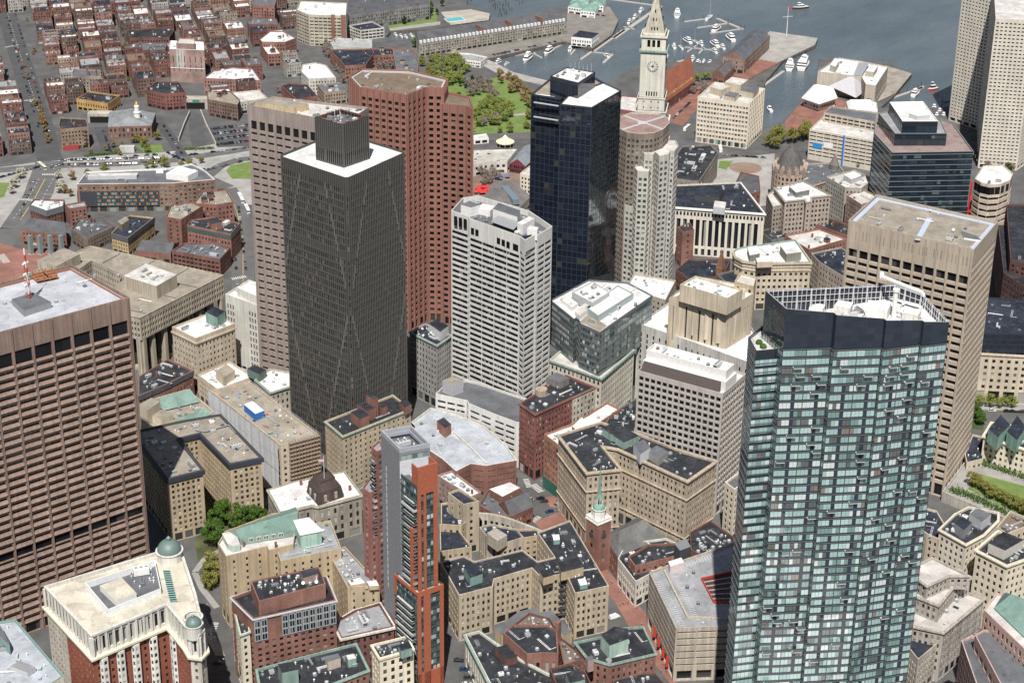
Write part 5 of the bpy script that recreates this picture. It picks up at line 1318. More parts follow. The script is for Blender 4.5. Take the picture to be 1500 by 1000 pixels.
# -- black roofed shop row right of the meeting house
small('shop_row', 'white fronted shop row with black roofs and brick gable by the meeting house', 'shop building', [(905, 818), (931, 852), (957, 838), (972, 828), (1008, 826), (1000, 800), (975, 788), (940, 793), (912, 805)], 14, wall((.6, .57, .5), .1, .2), R_BLACK, (8, 3, 'avda'), pun(3.6, 2.4, .5, .6)).done()
B = small('brick_block', 'red brick block with black upper roof beside the shop row and garage', 'brick building', [(920, 815), (930, 829), (1000, 812), (995, 795), (950, 797)], 18, RB2, R_BLACK, (5, 6, 'avd')); simple_box(B, 'plant_tower', [(988, 796), (996, 806), (1012, 800), (1005, 788)], B.rz, 25, DGREY, STEEL); B.done()
small('low_block', 'black flat roofed block crowded with plant behind the big garage', 'shop building', [(1010, 780), (1040, 762), (1075, 786), (1075, 808), (1030, 815), (1012, 805)], 12, RB3, R_BLACK, (12, 4, 'aAdva')).done()
# -- big parking garage with ramps
CG = wall((.44, .39, .32), .1, .3)
p = PP([(951, 838), (990, 920), (1110, 915), (1110, 780), (1068, 797), (1000, 820)], 27.5)
gs = S(fh=3.4, bw=8, ww=.93, wh=.26, rec=1.6, top=1.4, bot=6, mx=.4, g=1, glass=G_BLACK, sill=.6)
B = mk('parking_garage', 'large concrete parking garage with open ramps, pale marked roof and red light well', 'parking garage', p, 27.5, gs, CG, R_GREY, (3, 1, 'v'), par=1.0)
b = MB()
for k in range(26):
    for (x0, y0), (x1, y1), (dx, dy) in (((960, 850), (1000, 922), (13, -2)), ((985, 842), (1016, 905), (12, -2)), ((1005, 822), (1100, 790), (4, 7))):
        A = P(x0+(x1-x0)*k/25, y0+(y1-y0)*k/25, 27.5); C2 = P(x0+(x1-x0)*k/25+dx*.75, y0+(y1-y0)*k/25+dy*.75, 27.5); u_ = (C2-A).normalized(); n_ = Vector((-u_.y, u_.x))*.1
        if inside(B.rp, A) and inside(B.rp, C2): b.poly(ccw([A-n_, C2-n_, C2+n_, A+n_]), B.rz+.02)
b.obj('bay_marking', [MARK], B.root)
b = MB(); A, C2 = P(973, 834, 27.5), P(1007, 902, 27.5); u_ = (C2-A).normalized(); n_ = Vector((-u_.y, u_.x))*.4; b.prism(ccw([A-n_, C2-n_, C2+n_, A+n_]), B.rz, B.rz+1.0); D_ = P(1075, 905, 27.5); u_ = (D_-C2).normalized(); n_ = Vector((-u_.y, u_.x))*.4; b.prism(ccw([C2-n_, D_-n_, D_+n_, C2+n_]), B.rz, B.rz+1.02); b.obj('ramp_wall', [CG], B.root)
q = PP([(1028, 846), (1046, 880), (1078, 880), (1078, 835)], 27.5); b = MB(); b.ring(inset(q, -.3), inset(q, .1), B.rz, B.rz+1.1); b.obj('light_well_kerb', [REDP], B.root); b = MB(); b.poly(q, B.rz+.03); b.obj('light_well', [plain((.06, .03, .03))], B.root)
b = MB()
for k in range(5):
    A, C2 = P(1030+k*3, 850+k*6, 27.5), P(1076, 842+k*8, 27.5); u_ = (C2-A).normalized(); n_ = Vector((-u_.y, u_.x))*.35; b.prism(ccw([A-n_, C2-n_, C2+n_, A+n_]), B.rz+.04, B.rz+.3)
b.obj('ramp_edge', [plain((.4, .3, .28))], B.root)
A, C2 = P(951, 838, 27.5), P(990, 920, 27.5); u_, n_ = outn(A, C2); b = MB()
for f_, z_ in ((.35, 8), (.52, 8), (.68, 7), (.83, 7)): v = A+(C2-A)*f_; b.prism(ccw([v+n_*.1, v+u_*.25+n_*.1, v+u_*.25+n_*1.5, v+n_*1.5]), z_-4.5, z_+1)
b.obj('banner', [REDP], B.root)
simple_box(B, 'striped_hut', [(979, 822), (982, 829), (1002, 823), (998, 816)], B.rz, 30.5, plain((.6, .5, .49)), WHITE); B.done()

# -- big beige office block by the old church (three street fronts)
BM = wall((.43, .36, .275), .12, .25, name="buff_terracotta")
p = PP([(818, 637), (860, 692), (909, 687), (881, 653), (905, 657), (1007, 704), (1049, 675), (1000, 661), (937, 636), (880, 618)], 42)
B = mk('buff_block', 'buff terracotta office block with two wings, black roof and heavy cornice', 'office building', p, 42, pun(3.55, 2.5, .44, .55, top=2.5, bot=7, mx=.7), BM, R_BLACK, (16, 5, 'avdhsv'), cornice=(BM, .9, .8, -.1))
b = MB(); b.ring(inset(p, -.6), inset(p, .05), 31, 31.6); b.ring(inset(p, -.5), inset(p, .05), 9.5, 10); b.obj('belt_course', [BM], B.root)
for q, h, wm_, rm_ in (([(882, 627), (914, 648), (936, 638), (900, 616)], 45, COPPER, R_BLACK), ([(928, 650), (938, 665), (953, 655), (943, 643)], 47, plain((.55, .58, .6)), R_DGREY), ([(948, 660), (965, 672), (979, 661), (962, 652)], 45, plain((.3, .28, .26)), R_DGREY)):
    simple_box(B, 'penthouse', q, B.rz, h, wm_, rm_)
B.gear(6, 15, 'aAd'); B.done()
p = PP([(882, 628), (896, 605), (932, 583), (945, 600), (940, 640)], 30)
B = mk('low_block', 'black roofed block between the white roof strip and the grid office block', 'office building', p, 30, pun(), DST, R_BLACK, (10, 3, 'avdhs')); B.done()
p = PP([(797, 636), (818, 652), (866, 627), (909, 599), (889, 589), (862, 606), (835, 622)], 31)
B = mk('orange_brick_block', 'narrow orange brick corner block with a long white roof and green shopfront', 'office building', p, 31, pun(3.5, 2.4, .45, .55, bot=6.5), ORB, R_WHITE, (3, 4, 'hv')); simple_box(B, 'penthouse', [(838, 624), (849, 634), (864, 622), (852, 611)], B.rz, 35, RB3, R_WHITE)
b = MB(); q = PP([(797, 636), (818, 652), (866, 627), (835, 622)], 31); b.ring(inset(q, -.25), inset(q, .1), 0, 6.8); b.obj('shopfront', [plain((.03, .12, .09))], B.root); B.done()

# -- red brick eleven-storey block
p = PP([(761, 591), (784, 607), (872, 567), (829, 549)], 39.5)
B = mk('red_brick_block', 'tall red brick block with black roof and rooftop tank, stone rear half', 'office building', p, 39.5, pun(3.35, 2.3, .46, .55, bot=6, mx=.6), brick((.31, .095, .07)), R_BLACK, (10, 6, 'avdAh'), cornice=(RB3, .5, .7))
A, C2 = P(838, 582.5, 39.5), P(872, 567, 39.5); u_, n_ = outn(A, C2); W = MB(); GL = []; D_ = A+n_*.3; E_ = C2+n_*.3
q = (D_, E_) if Vector(((E_-D_).y, -(E_-D_).x)).dot(n_) > 0 else (E_, D_); facade(W, GL, q[0], q[1], 0, 39.7, pun(3.6, 3.0, .5, .6, bot=6)); B.walls.append((W, GL, wall((.46, .43, .36)), 'stone_front'))
simple_box(B, 'penthouse', [(800, 552), (820, 560), (834, 553), (815, 545)], B.rz, 42.5, DST, R_DGREY); b = MB(); c = P(793, 574, 40); b.tube((*c, B.rz), (*c, B.rz+3.4), 3.2, n=16); b.obj('roof_tank', [wall((.4, .33, .24))], B.root); B.done()
# -- grey stone block between bronze and white towers
p = PP([(600, 486), (640, 506), (662, 491), (623, 474)], 40)
B = mk('grey_stone_block', 'grey stone block with arched top windows between the bronze and white towers', 'office building', p, 40, pun(3.7, 2.6, .45, .6, bot=6, glass=G_DARK), GST, R_NAVY, (6, 3, 'avdo'), cornice=(COPPER, .6, .6)); simple_box(B, 'penthouse', [(628, 474), (645, 486), (657, 477), (640, 467)], B.rz, 45, plain((.6, .61, .62)), R_NAVY); B.done()

# -- glass box over old stone base
p = Q((805, 527), (881, 554), (929, 512), 36)
B = mk('glass_topped_block', 'modern glass office box rising from a pale stone base with green cornice', 'office building', p, 36, pun(3.9, 3.0, .45, .6, bot=6, glass=G_DARK), wall((.52, .49, .42), .12, .2), R_LIGHT, None, cornice=(COPPER, .8, .9))
pt_ = PP([(806, 440), (841, 468), (846, 464), (850, 474), (879, 487), (956, 433), (920, 414), (862, 410)], 62)
gt = S(fh=3.9, bw=1.8, ww=.9, wh=.62, rec=.2, top=1.2, bot=.2, mx=.1, g=1, glass=G_GREEN, sill=.3)
gt.alt = [(150, 225, S(fh=3.9, bw=1.8, ww=.95, wh=.8, rec=.1, top=1.2, bot=.2, mx=.1, g=1, glass=G_TEALD))]
B.vol(pt_, 35, 62, gt, plain((.12, .13, .135), .4), R_WHITE, par=.7, part='glass_box'); rp, rz = B.rp, B.rz
raise_box(B, [(838, 428), (868, 444), (893, 428), (868, 412)], 67, 0, plain((.42, .43, .44)), R_WHITE, gear=(5, 3, 'avd')); raise_box(B, [(858, 450), (876, 463), (928, 430), (905, 418)], 65, 0, plain((.3, .36, .36), .3), R_WHITE); B.rp, B.rz = rp, rz; B.gear(14, 3, 'aAvdddA')
simple_box(B, 'duct_house', [(822, 438), (838, 450), (846, 444), (830, 432)], rz, 64, WHITE, R_WHITE); simple_box(B, 'duct_house', [(842, 456), (849, 462), (866, 449), (858, 443)], rz, 64.5, WHITE, R_LIGHT); q = PP([(848, 470), (879, 484), (890, 476), (862, 458)], 62); b = MB(); b.prism(inset(q, .4), rz, rz+.35, 0); b.obj('gravel_terrace', [R_TAN], B.root); B.done()
small('white_roofed_block', 'white roofed block with green roof huts behind the glass topped block', 'office building', [(917, 421), (975, 440), (990, 411), (929, 401)], 40, STN, R_WHITE, (6, 4, 'avdh')).done()

# -- stepped limestone deco office
DE = wall((.50, .435, .335), .12, .24, name="limestone"); DE2 = wall((.47, .455, .425), .15, .28)
ss = S(fh=60, bw=4.4, ww=.26, wh=.82, rec=.6, top=3, bot=3, mx=2.5, glass=G_BLACK, shop=0, sill=.08)
p = PP([(934, 474), (1000, 496), (1099, 532), (1112, 500), (1096, 470), (985, 440)], 48)
B = mk('deco_block', 'stepped limestone art deco block with tall slot windows and white roof terraces', 'office building', p, 48, pun(3.6, 4.2, .26, .72, top=4, bot=5, glass=G_BLACK), DE2, R_WHITE)
rz, rp = B.rz, B.rp
B.vol(PP([(980, 437), (996, 433), (1066, 452), (1104, 430), (1088, 417), (1020, 405)], 72), 40, 72, ss, DE, R_WHITE, par=.8, part='upper_block')
B.vol(Q((996, 417), (1066, 437), (1088, 424), 80), 70, 80, None, DE, R_WHITE, par=1.0, part='crown_block'); B.gear(6, 5, 'avhh')
b = MB()
for px, py in ((1003, 436), (1022, 441), (1040, 447), (1058, 452), (1074, 446), (1086, 438)):
    c = P(px, py-12, 76); d = Vector((CX, CY))-c; d.normalize(); u_ = Vector((-d.y, d.x)); b.prism(ccw([c-u_*2.2-d*5, c+u_*2.2-d*5, c+u_*2.2+d*.2, c-u_*2.2+d*.2]), 50, 75.5)
b.obj('buttress', [DE], B.root)
B.vol(PP([(1076, 412), (1104, 420), (1108, 406), (1085, 400)], 76), 40, 76, pun(glass=G_DARK), wall((.46, .38, .26)), R_LIGHT, part='rear_tower'); B.rp, B.rz = rp, rz; B.gear(4, 6, 'vha'); B.done()

# -- beige grid office with the brown sloping brow
p = PP([(934, 543), (1059, 577), (1093, 548), (972, 512)], 70)
gg = S(fh=3.75, bw=3.3, ww=.74, wh=.66, rec=.7, top=2, bot=6, mx=.6, g=2, glass=G_BLACK, sill=.2)
B = mk('grid_block', 'beige grid office block with black windows and sloping dark brown brow', 'office building', p, 70, gg, wall((.40, .37, .335), .07, .12), R_WHITE, None)
rz = B.rz; A, C2 = P(934, 543, 70), P(1059, 577, 70); u_, n_ = outn(A, C2)
b = MB(); a2, c2 = A+u_*1.5-n_*.3, C2-u_*3-n_*.3; b.face([(*a2, 69.8), (*c2, 69.8), (*(c2-n_*3.5), 74.5), (*(a2-n_*3.5), 74.5)]); b.face([(*a2, 69.8), (*(a2-n_*3.5), 74.5), (*(a2-n_*3.5), 69)]); b.face([(*c2, 69.8), (*(c2-n_*3.5), 69), (*(c2-n_*3.5), 74.5)]); b.obj('sloping_brow', [plain((.06, .045, .04), .5)], B.root)
q = ccw([A-n_*3.8+u_*1, C2-n_*3.8-u_*.5, C2-n_*17-u_*.5, A-n_*17+u_*1]); B.vol(q, 69, 74.5, None, plain((.66, .65, .62)), R_WHITE, par=.3, part='upper_deck'); rp = B.rp
q = ccw([A-n_*7+u_*1, C2-n_*7-u_*2, C2-n_*16.5-u_*2, A-n_*16.5+u_*1]); B.vol(q, 74, 79, None, plain((.66, .65, .62)), R_WHITE, par=1.2, part='penthouse'); B.gear(7, 3, 'Aavd'); B.done()
small('cream_block', 'slim cream block with black windows between grid block and glass tower', 'office building', [(1062, 706), (1076, 717), (1100, 700), (1085, 690)], 30, CRM, R_DGREY, None, pun(3.6, 3, .45, .6, glass=G_BLACK)).done()
# ================================================================ BLOCKS BEHIND, CENTRE AND RIGHT
far = dict(indiv=False)
# white pilastered block with the black roof
p = PP([(984, 303), (1120, 313), (1084, 267), (990, 271)], 35)
B = mk('pilastered_block', 'pale stone block with tall white pilasters, top arcade and broad black roof', 'office building', p, 35, S(fh=22, bw=4.6, ww=.6, wh=.9, rec=1.0, top=7, bot=6, mx=3, g=2, glass=G_DARK, shop=.5), wall((.60, .56, .48), .08, .2), R_NAVY, (9, 4, 'avdho'), cornice=(WHITE, .9, .9))
A, C2 = P(984, 303, 35), P(1120, 313, 35); u_, n_ = outn(A, C2); Lg = (C2-A).length; b = MB()
for k in range(26): v = A+u_*(1+(Lg-2)*k/25.5); b.prism(ccw([v-n_*.02, v+u_*1.3-n_*.02, v+u_*1.3+n_*.06, v+n_*.06]), 29.6, 32.2)
b.obj('attic_window', [G_BLACK], B.root)
simple_box(B, 'plant_house', [(1018, 286), (1054, 290), (1060, 280), (1022, 277)], B.rz, 38, DGREY, R_NAVY); simple_box(B, 'plant_house', [(1045, 303), (1062, 305), (1064, 296), (1047, 294)], B.rz, 39, LGREY, R_LIGHT); B.done()
# curved front beige block
p = PP([(1074, 369), (1077, 376), (1088, 382), (1108, 385), (1188, 384), (1165, 351), (1089, 362), (1078, 365)], 33)
B = mk('curved_block', 'beige stone block with rounded prow, banded cornice and white roof houses', 'office building', p, 33, pun(4.2, 3.6, .5, .45, top=6, bot=5, glass=G_DARK), BEI, R_WHITE, (5, 3, 'avh'), cornice=(BEI, .8, 1.2), parm=COPPER)
b = MB(); b.ring(inset(p, -.5), inset(p, .05), 27, 27.8); b.ring(inset(p, -.4), inset(p, .05), 29.4, 29.9); b.obj('belt_course', [BEI], B.root)
for q, h, wm_ in (([(1095, 362), (1098, 374), (1113, 371), (1109, 360)], 37, wall((.2, .2, .18))), ([(1107, 378), (1109, 384), (1132, 383), (1130, 374)], 36, BEI), ([(1143, 360), (1152, 372), (1174, 369), (1163, 353)], 38, wall((.22, .21, .18)))): simple_box(B, 'penthouse', q, B.rz, h, wm_, R_WHITE)
B.done()
# brown-grey E-shaped block
p = PP([(1134, 275), (1150, 295), (1179, 292), (1181, 296), (1188, 295), (1188, 289), (1217, 286), (1177, 265)], 38)
B = mk('stone_block', 'taupe stone block with white roof and two street wings in front of the round turret', 'office building', p, 38, pun(3.6, 2.8, .5, .55, glass=G_DARK), wall((.37, .315, .265), .1, .2), R_WHITE, (5, 6, 'avhd'), cornice=(wall((.4, .35, .3)), .5, .5))
simple_box(B, 'penthouse', [(1156, 273), (1166, 282), (1186, 278), (1176, 269)], B.rz, 41, DST, R_WHITE); B.done()
p = PP([(1123, 285), (1132, 303), (1152, 299), (1135, 278)], 33); mk('stone_block', 'lower taupe stone wing with pale roof beside the taupe block', 'office building', p, 33, pun(3.6, 2.8, .5, .55, glass=G_DARK), wall((.37, .315, .265), .1, .2), R_LIGHT, (1, 6, 'v')).done()
p = PP([(1210, 259), (1238, 275), (1262, 276), (1280, 262), (1252, 249)], 33)
B = mk('stone_block', 'grey stone block with pale metal roof planes between taupe block and dark glass tower', 'office building', p, 33, pun(3.5, 2.8, .45, .55, glass=G_DARK), wall((.36, .34, .30)), R_LIGHT, (6, 6, 'avhd')); simple_box(B, 'penthouse', [(1236, 256), (1247, 263), (1262, 257), (1250, 251)], B.rz, 36, LGREY, R_WHITE); B.done()
p = PP([(1240, 286), (1262, 300), (1290, 290), (1262, 276)], 30); B = mk('brick_block', 'red-brown brick block with planted roof terrace under the dark glass tower', 'apartment building', p, 30, pun(3.4, 2.8, .45, .55, glass=G_DARK), PKB, R_LIGHT, (3, 2, 'hv')); B.done()
p = PP([(1188, 371), (1200, 384), (1240, 408), (1245, 372), (1232, 362)], 25); B = mk('stone_block', 'triangular dark roofed block with pale front beside the beige tower', 'office building', p, 25, pun(glass=G_DARK), wall((.42, .36, .3)), R_NAVY, (6, 2, 'avd')); B.done()
p = PP([(1150, 345), (1185, 366), (1240, 350), (1200, 335)], 16); mk('brick_block', 'row of low red brick shops with pale felt roofs below the grey stone block', 'shop row', p, 16, pun(), RB2, R_LIGHT, (10, 2, 'bcahv'), **far).done()
p = PP([(1195, 330), (1240, 345), (1262, 335), (1215, 320)], 17); mk('brick_block', 'red brick block with black roof and chimneys left of the beige tower', 'shop row', p, 17, pun(), RB, R_BLACK, (7, 5, 'bcahv'), **far).done()
p = PP([(1112, 338), (1130, 352), (1165, 345), (1152, 330)], 14); mk('low_block', 'low dark roofed block crowded with plant behind the rounded prow block', 'shop row', p, 14, pun(), DST, R_BLACK, (7, 7, 'aAvd'), **far).done()
p = PP([(992, 333), (1000, 340), (1017, 337), (1010, 326)], 27); mk('brick_block', 'narrow red brick slab with black roof left of the white pilasters', 'office building', p, 27, S(fh=4, bw=6, ww=.2, wh=.4, glass=G_MIX), RB2, R_BLACK, (2, 2, 'av')).done()
p = PP([(990, 395), (1010, 410), (1060, 405), (1070, 380), (1010, 380)], 14); mk('low_block', 'low dark roofed block in shade behind the white roofed office', 'shop row', p, 14, pun(), RB3, R_NAVY, (6, 2, 'avd'), **far).done()
p = PP([(1050, 402), (1070, 420), (1105, 408), (1086, 393)], 22); mk('low_block', 'dark roofed block with white hut between deco block and prow block', 'office building', p, 22, pun(), DST, R_NAVY, (4, 2, 'avb'), **far).done()
c = P(1055, 405, 14); b = MB(); sq_ = lambda r: ccw([c+Vector((-r, -r)), c+Vector((r, -r)), c+Vector((r, r)), c+Vector((-r, r))])
b.prism(sq_(2.2), 0, 20); [b.face([(*sq_(2.4)[i], 20), (*sq_(2.4)[(i+1) % 4], 20), (c.x, c.y, 34)]) for i in range(4)]; tag(b.obj('steeple', [wall((.2, .11, .075))], None, (c.x, c.y, 0)), 'thin brown stone steeple rising from shade behind the deco block', 'steeple')
# blocks around the roundabout garden
p = PP([(982, 240), (990, 262), (1024, 266), (1052, 224), (1040, 212), (1000, 214)], 20)
B = mk('stone_block', 'dark roofed grey stone block crowded with plant beside the oval garden', 'office building', p, 20, pun(3.5, 2.6, .45, .55, glass=G_DARK), wall((.25, .22, .19)), R_BLACK, (18, 4, 'aAdvch'), indiv=False); B.done()
p = PP([(982, 262), (990, 280), (1030, 272), (1020, 255)], 17); mk('stone_block', 'old stone block with brown windows and gravel roof left of the oval garden', 'office building', p, 17, pun(glass=G_DARK), BEI, R_BROWN, (6, 4, 'vch'), indiv=False).done()
p = PP([(1077, 268), (1098, 285), (1114, 280), (1112, 258), (1085, 252)], 11); B = mk('brick_house', 'small red brick house with slate roof beside the oval garden', 'brick house', p, 11, pun(), RB, R_SLATE, (3, 4, 'cv'), indiv=False); B.done()
# federal block with balconied grid
p = Q((1022, 142), (1098, 152), (1121, 130), 39)
B = mk('grid_block', 'pale concrete grid block with pink spandrels and crowded roof, left of the channel', 'office building', p, 39, S(fh=3.75, bw=2.7, ww=.7, wh=.48, rec=.3, top=2.5, bot=5, mx=.5, g=2, glass=glass("pale_window", [(0, (.03, .035, .035)), (.35, (.08, .10, .10)), (.6, (.25, .3, .29)), (.8, (.36, .23, .19))]), fin=(.45, .4, 3, 2)), wall((.62, .56, .46), .06, .1), R_LIGHT, (8, 5, 'avdA'), indiv=False)
for q, h in (([(1040, 127), (1056, 132), (1072, 126), (1055, 121)], 44), ([(1062, 120), (1085, 125), (1096, 117), (1072, 113)], 47), ([(1060, 140), (1076, 144), (1083, 137), (1068, 134)], 42), ([(1084, 133), (1104, 137), (1112, 128), (1092, 124)], 43)): simple_box(B, 'penthouse', q, B.rz, h, BEI, R_LIGHT if h > 43 else R_DGREY)
B.done()
# round turreted grain hall
c = P(1157, 248, 26); RS = wall((.40, .31, .25), .12, .25)
B = Bld('turret_hall', 'pink stone hall with big conical slate turret ringed by pointed gables', 'exchange hall', c, None, False)
ring_ = lambda r, n=26: [c+Vector((r*cos(2*pi*k/n), r*sin(2*pi*k/n))) for k in range(n)]
B.vol(ring_(13.2), 0, 26, S(fh=4.4, bw=3.0, ww=.5, wh=.6, mx=.2, top=2, bot=4, glass=G_DARK), RS, lid=False, part='drum')
b = MB(); b.lathe(c, [(12.6, 26), (11.5, 28), (6, 38.5), (1, 45.5), (.05, 47.5)], 30); b.obj('turret_roof', [wall((.115, .11, .105), .12, .3)], B.root)
b = MB()
for k in range(14):
    a_ = 2*pi*k/14; n_ = Vector((cos(a_), sin(a_))); u_ = Vector((-n_.y, n_.x)); v = c+n_*13.1
    q = [v-u_*1.5-n_*2.5, v+u_*1.5-n_*2.5, v+u_*1.5+n_*.2, v-u_*1.5+n_*.2]; b.prism(ccw(q), 25.5, 28.5)
    f, g2 = [(v+n_*.2), (v-n_*2.8)], 0
    b.face([(*(v-u_*1.6+n_*.2), 28.5), (*(v+u_*1.6+n_*.2), 28.5), (*(v+n_*.2), 31.8)]); b.face([(*(v-u_*1.6+n_*.2), 28.5), (*(v+n_*.2), 31.8), (*(v-n_*3), 31.8), (*(v-u_*1.6-n_*3), 28.5)]); b.face([(*(v+u_*1.6+n_*.2), 28.5), (*(v+u_*1.6-n_*3), 28.5), (*(v-n_*3), 31.8), (*(v+n_*.2), 31.8)])
b.obj('gable', [RS], B.root)
pw = PP([(1168, 262), (1182, 275), (1240, 257), (1226, 238), (1180, 240)], 22)
B.vol(pw, 0, 22, S(fh=4.2, bw=2.8, ww=.5, wh=.6, top=1.5, bot=4, glass=G_DARK), RS, R_DGREY, par=.8, part='long_wing', cornice=(RS, .5, .6)); B.gear(8, 3, 'avdh')
c2 = P(1222, 243, 24); b = MB(); b.lathe(c2, [(3.6, 0), (3.6, 25), (3.8, 25), (.05, 34)], 16); b.obj('corner_turret', [wall((.2, .18, .16))], B.root); B.done()
# concrete garage by the aquarium
p = PP([(1186, 190), (1281, 207), (1287, 179), (1210, 167)], 25)
B = mk('parking_garage', 'pale concrete parking garage with open decks, blue sign and blue stripe', 'parking garage', p, 25, S(fh=2.9, bw=6.2, ww=.9, wh=.42, rec=1.2, top=1, bot=2.5, mx=.3, glass=G_BLACK, shop=0, sill=.5), wall((.58, .53, .45), .07, .15), R_LIGHT, (4, 2, 'vh'), indiv=False)
rp, rz = B.rp, B.rz; A, C2 = P(1186, 190, 25), P(1281, 207, 25); u_, n_ = outn(A, C2); Lg = (C2-A).length
def panel(name, f0, f1, z0, z1, mat):
    a_, c_ = A+u_*Lg*f0, A+u_*Lg*f1; b = MB(); b.prism(ccw([a_-n_*.1, c_-n_*.1, c_+n_*.35, a_+n_*.35]), z0, z1); b.obj(name, [mat], B.root)
panel('sign', .07, .21, 10.5, 15, plain((.03, .22, .52))); panel('banner', .24, .38, 12.5, 17, WHITE); panel('stripe', .525, .55, 0, 25.3, plain((.03, .16, .5)))
B.vol(PP([(1207, 165), (1287, 180), (1290, 166), (1219, 156)], 32), 24, 32, S(fh=4, bw=5, ww=.8, wh=.5, top=1, bot=1, glass=G_BLACK, shop=0), wall((.42, .37, .3)), R_DGREY, part='upper_storey'); B.done()
# dark glass tower with stepped terraces
DG = plain((.03, .036, .043), .35, .4)
gs_ = S(fh=3.9, bw=2.6, ww=.95, wh=.78, rec=.08, top=1, bot=6, mx=.1, g=1, glass=G_BLUE, shop=.9)
p = PP([(1283, 168), (1281, 196), (1307, 224), (1426, 222), (1396, 181), (1340, 160)], 72)
B = mk('dark_glass_block', 'dark blue glass office block stepping up to a square white roof', 'office tower', p, 72, gs_, DG, roofm((.25, .19, .175)), None, indiv=False, parm=MGREY)
b = MB(); k = 17
for f in range(k): z_ = 8+f*3.9; b.ring(inset(p, -.3), inset(p, .05), z_-.18, z_+.18)
b.obj('floor_edge', [plain((.17, .2, .215), .4)], B.root)
rp, rz = B.rp, B.rz
B.vol(PP([(1287, 166), (1311, 196), (1387, 196), (1378, 176), (1340, 155)], 80), 70, 80, gs_, DG, R_GREY, par=.8, part='upper_tier', parm=MGREY); z3 = B.rz
B.vol(PP([(1303, 150), (1322, 178), (1374, 178), (1352, 149)], 88), z3, 88, gs_, DG, R_WHITE, par=.5, part='top_tier', parm=WHITE)
simple_box(B, 'plant_house', [(1332, 166), (1343, 170), (1362, 169), (1352, 158)], B.rz, 91, LGREY, R_WHITE); B.rp, B.rz = rp, rz; B.gear(3, 2, 'a'); B.done()
# round banded block with red steel frame
c = P(1455, 262, 36); 
B = Bld('round_block', 'round beige block with dark ribbon windows and white drum roof', 'office building', c, None, False)
q = PP([(1428, 262), (1437, 268), (1450, 271), (1466, 270), (1480, 264), (1484, 254), (1470, 242), (1440, 243)], 36)
B.vol(q, 0, 36, S(fh=4.3, bw=6, ww=.99, wh=.42, rec=.7, top=8.5, bot=4, mx=.02, g=2, glass=G_BLACK, shop=0), wall((.50, .42, .34)), R_WHITE, par=.8); B.gear(2, 2, 'aA')
b = MB()
for k in range(7):
    A, C2 = q[k], q[(k+1) % 8]
    for f_ in (.25, .75):
        v = A+(C2-A)*f_; u_ = (C2-A).normalized(); n_ = Vector((u_.y, -u_.x)); b.prism(ccw([v-u_*2-n_*.02, v+u_*2-n_*.02, v+u_*2+n_*.1, v-u_*2+n_*.1]), 28.5, 34)
b.objs('clerestory_window', [G_BLACK], B.root); B.done()
b = MB(); A, C2 = P(1418, 310, 10), P(1438, 310, 10)
for v in (A, C2): b.tube((*v, 0), (*v, 33), .7, n=4)
for z_ in (10, 20, 32): b.tube((*A, z_), (*C2, z_), .6, n=4)
b.tube((*A, 10), (*C2, 20), .3, n=4); b.tube((*A, 20), (*C2, 32), .3, n=4)
tag(b.obj('steel_frame', [plain((.55, .03, .03))], None, (*A, 0)), 'bright red steel frame between dark glass block and round block', 'steel frame')
# behind the beige tower on the right
p = PP([(1428, 517), (1520, 522), (1520, 470), (1445, 466)], 31); B = mk('stone_block', 'long beige stone block with arched ground floor behind a row of street trees', 'office building', p, 31, pun(4, 4.2, .42, .5, top=2.5, bot=8, glass=G_DARK), BEI, R_NAVY, None, cornice=(BEI, .7, .8))
rp, rz = B.rp, B.rz; B.vol(PP([(1436, 487), (1520, 489), (1520, 440), (1448, 436)], 44), 30, 44, S(fh=3.5, bw=2.2, ww=.94, wh=.9, rec=.08, top=.8, bot=.2, mx=.1, glass=G_NAVY), NAV, R_NAVY, par=.7, part='glass_storeys'); B.gear(5, 3, 'aAd'); B.done()
p = PP([(1474, 300), (1480, 380), (1540, 400), (1540, 300)], 44); mk('brick_tower', 'dark red brick block cut off by the right edge of the photo', 'office building', p, 44, pun(3.6, 3.4, .5, .5, glass=G_DARK), brick((.16, .06, .05)), R_BLACK, (2, 2, 'a'), indiv=False).done()
p = PP([(1462, 330), (1470, 400), (1500, 420), (1500, 330)], 36); mk('brick_tower', 'dark brown brick block squeezed behind the beige tower at the right edge', 'office building', p, 36, pun(3.6, 3.4, .5, .5, glass=G_DARK), brick((.14, .07, .06)), R_BLACK, (2, 2, 'a'), indiv=False).done()
p = PP([(1441, 638), (1520, 663), (1520, 628), (1453, 618)], 20); B = mk('mansard_block', 'white stone block with green copper mansard and navy roof flats at the right edge', 'office building', p, 20, pun(3.8, 3, .45, .55, top=2, bot=4), CRM, R_NAVY, (9, 4, 'avdaA'), cornice=(CRM, .9, .8))
for q, h in (([(1448, 628), (1462, 640), (1480, 622), (1466, 607)], 27), ([(1475, 632), (1490, 645), (1503, 625), (1490, 608)], 27)): simple_box(B, 'mansard', q, B.rz, h, wall((.25, .4, .34), .2, .3), R_NAVY)
B.done()
p = PP([(1413, 665), (1416, 678), (1440, 672), (1442, 640), (1425, 636)], 9); mk('low_block', 'low navy roofed block behind the beige tower base and roof garden', 'shop building', p, 9, pun(), BEI, R_NAVY, (3, 4, 'av')).done()
# garden square on a low deck
p = PP([(1380, 722), (1500, 772), (1560, 790), (1560, 700), (1420, 668)], 5); B = Bld('garden_deck', 'raised garden square with paved edge, clipped hedges and lawn', 'garden', centroid(p))
b = MB(); b.prism(p, 0, 5, 0, 1); b.ring(p, inset(p, .7), 5, 6); b.obj('deck', [CONC, PAVE], B.root)
b = MB(); b.poly(PP([(1418, 716), (1428, 692), (1540, 722), (1540, 772), (1500, 757)], 5), 5.06); b.obj('lawn', [LAWN], B.root); B.done()
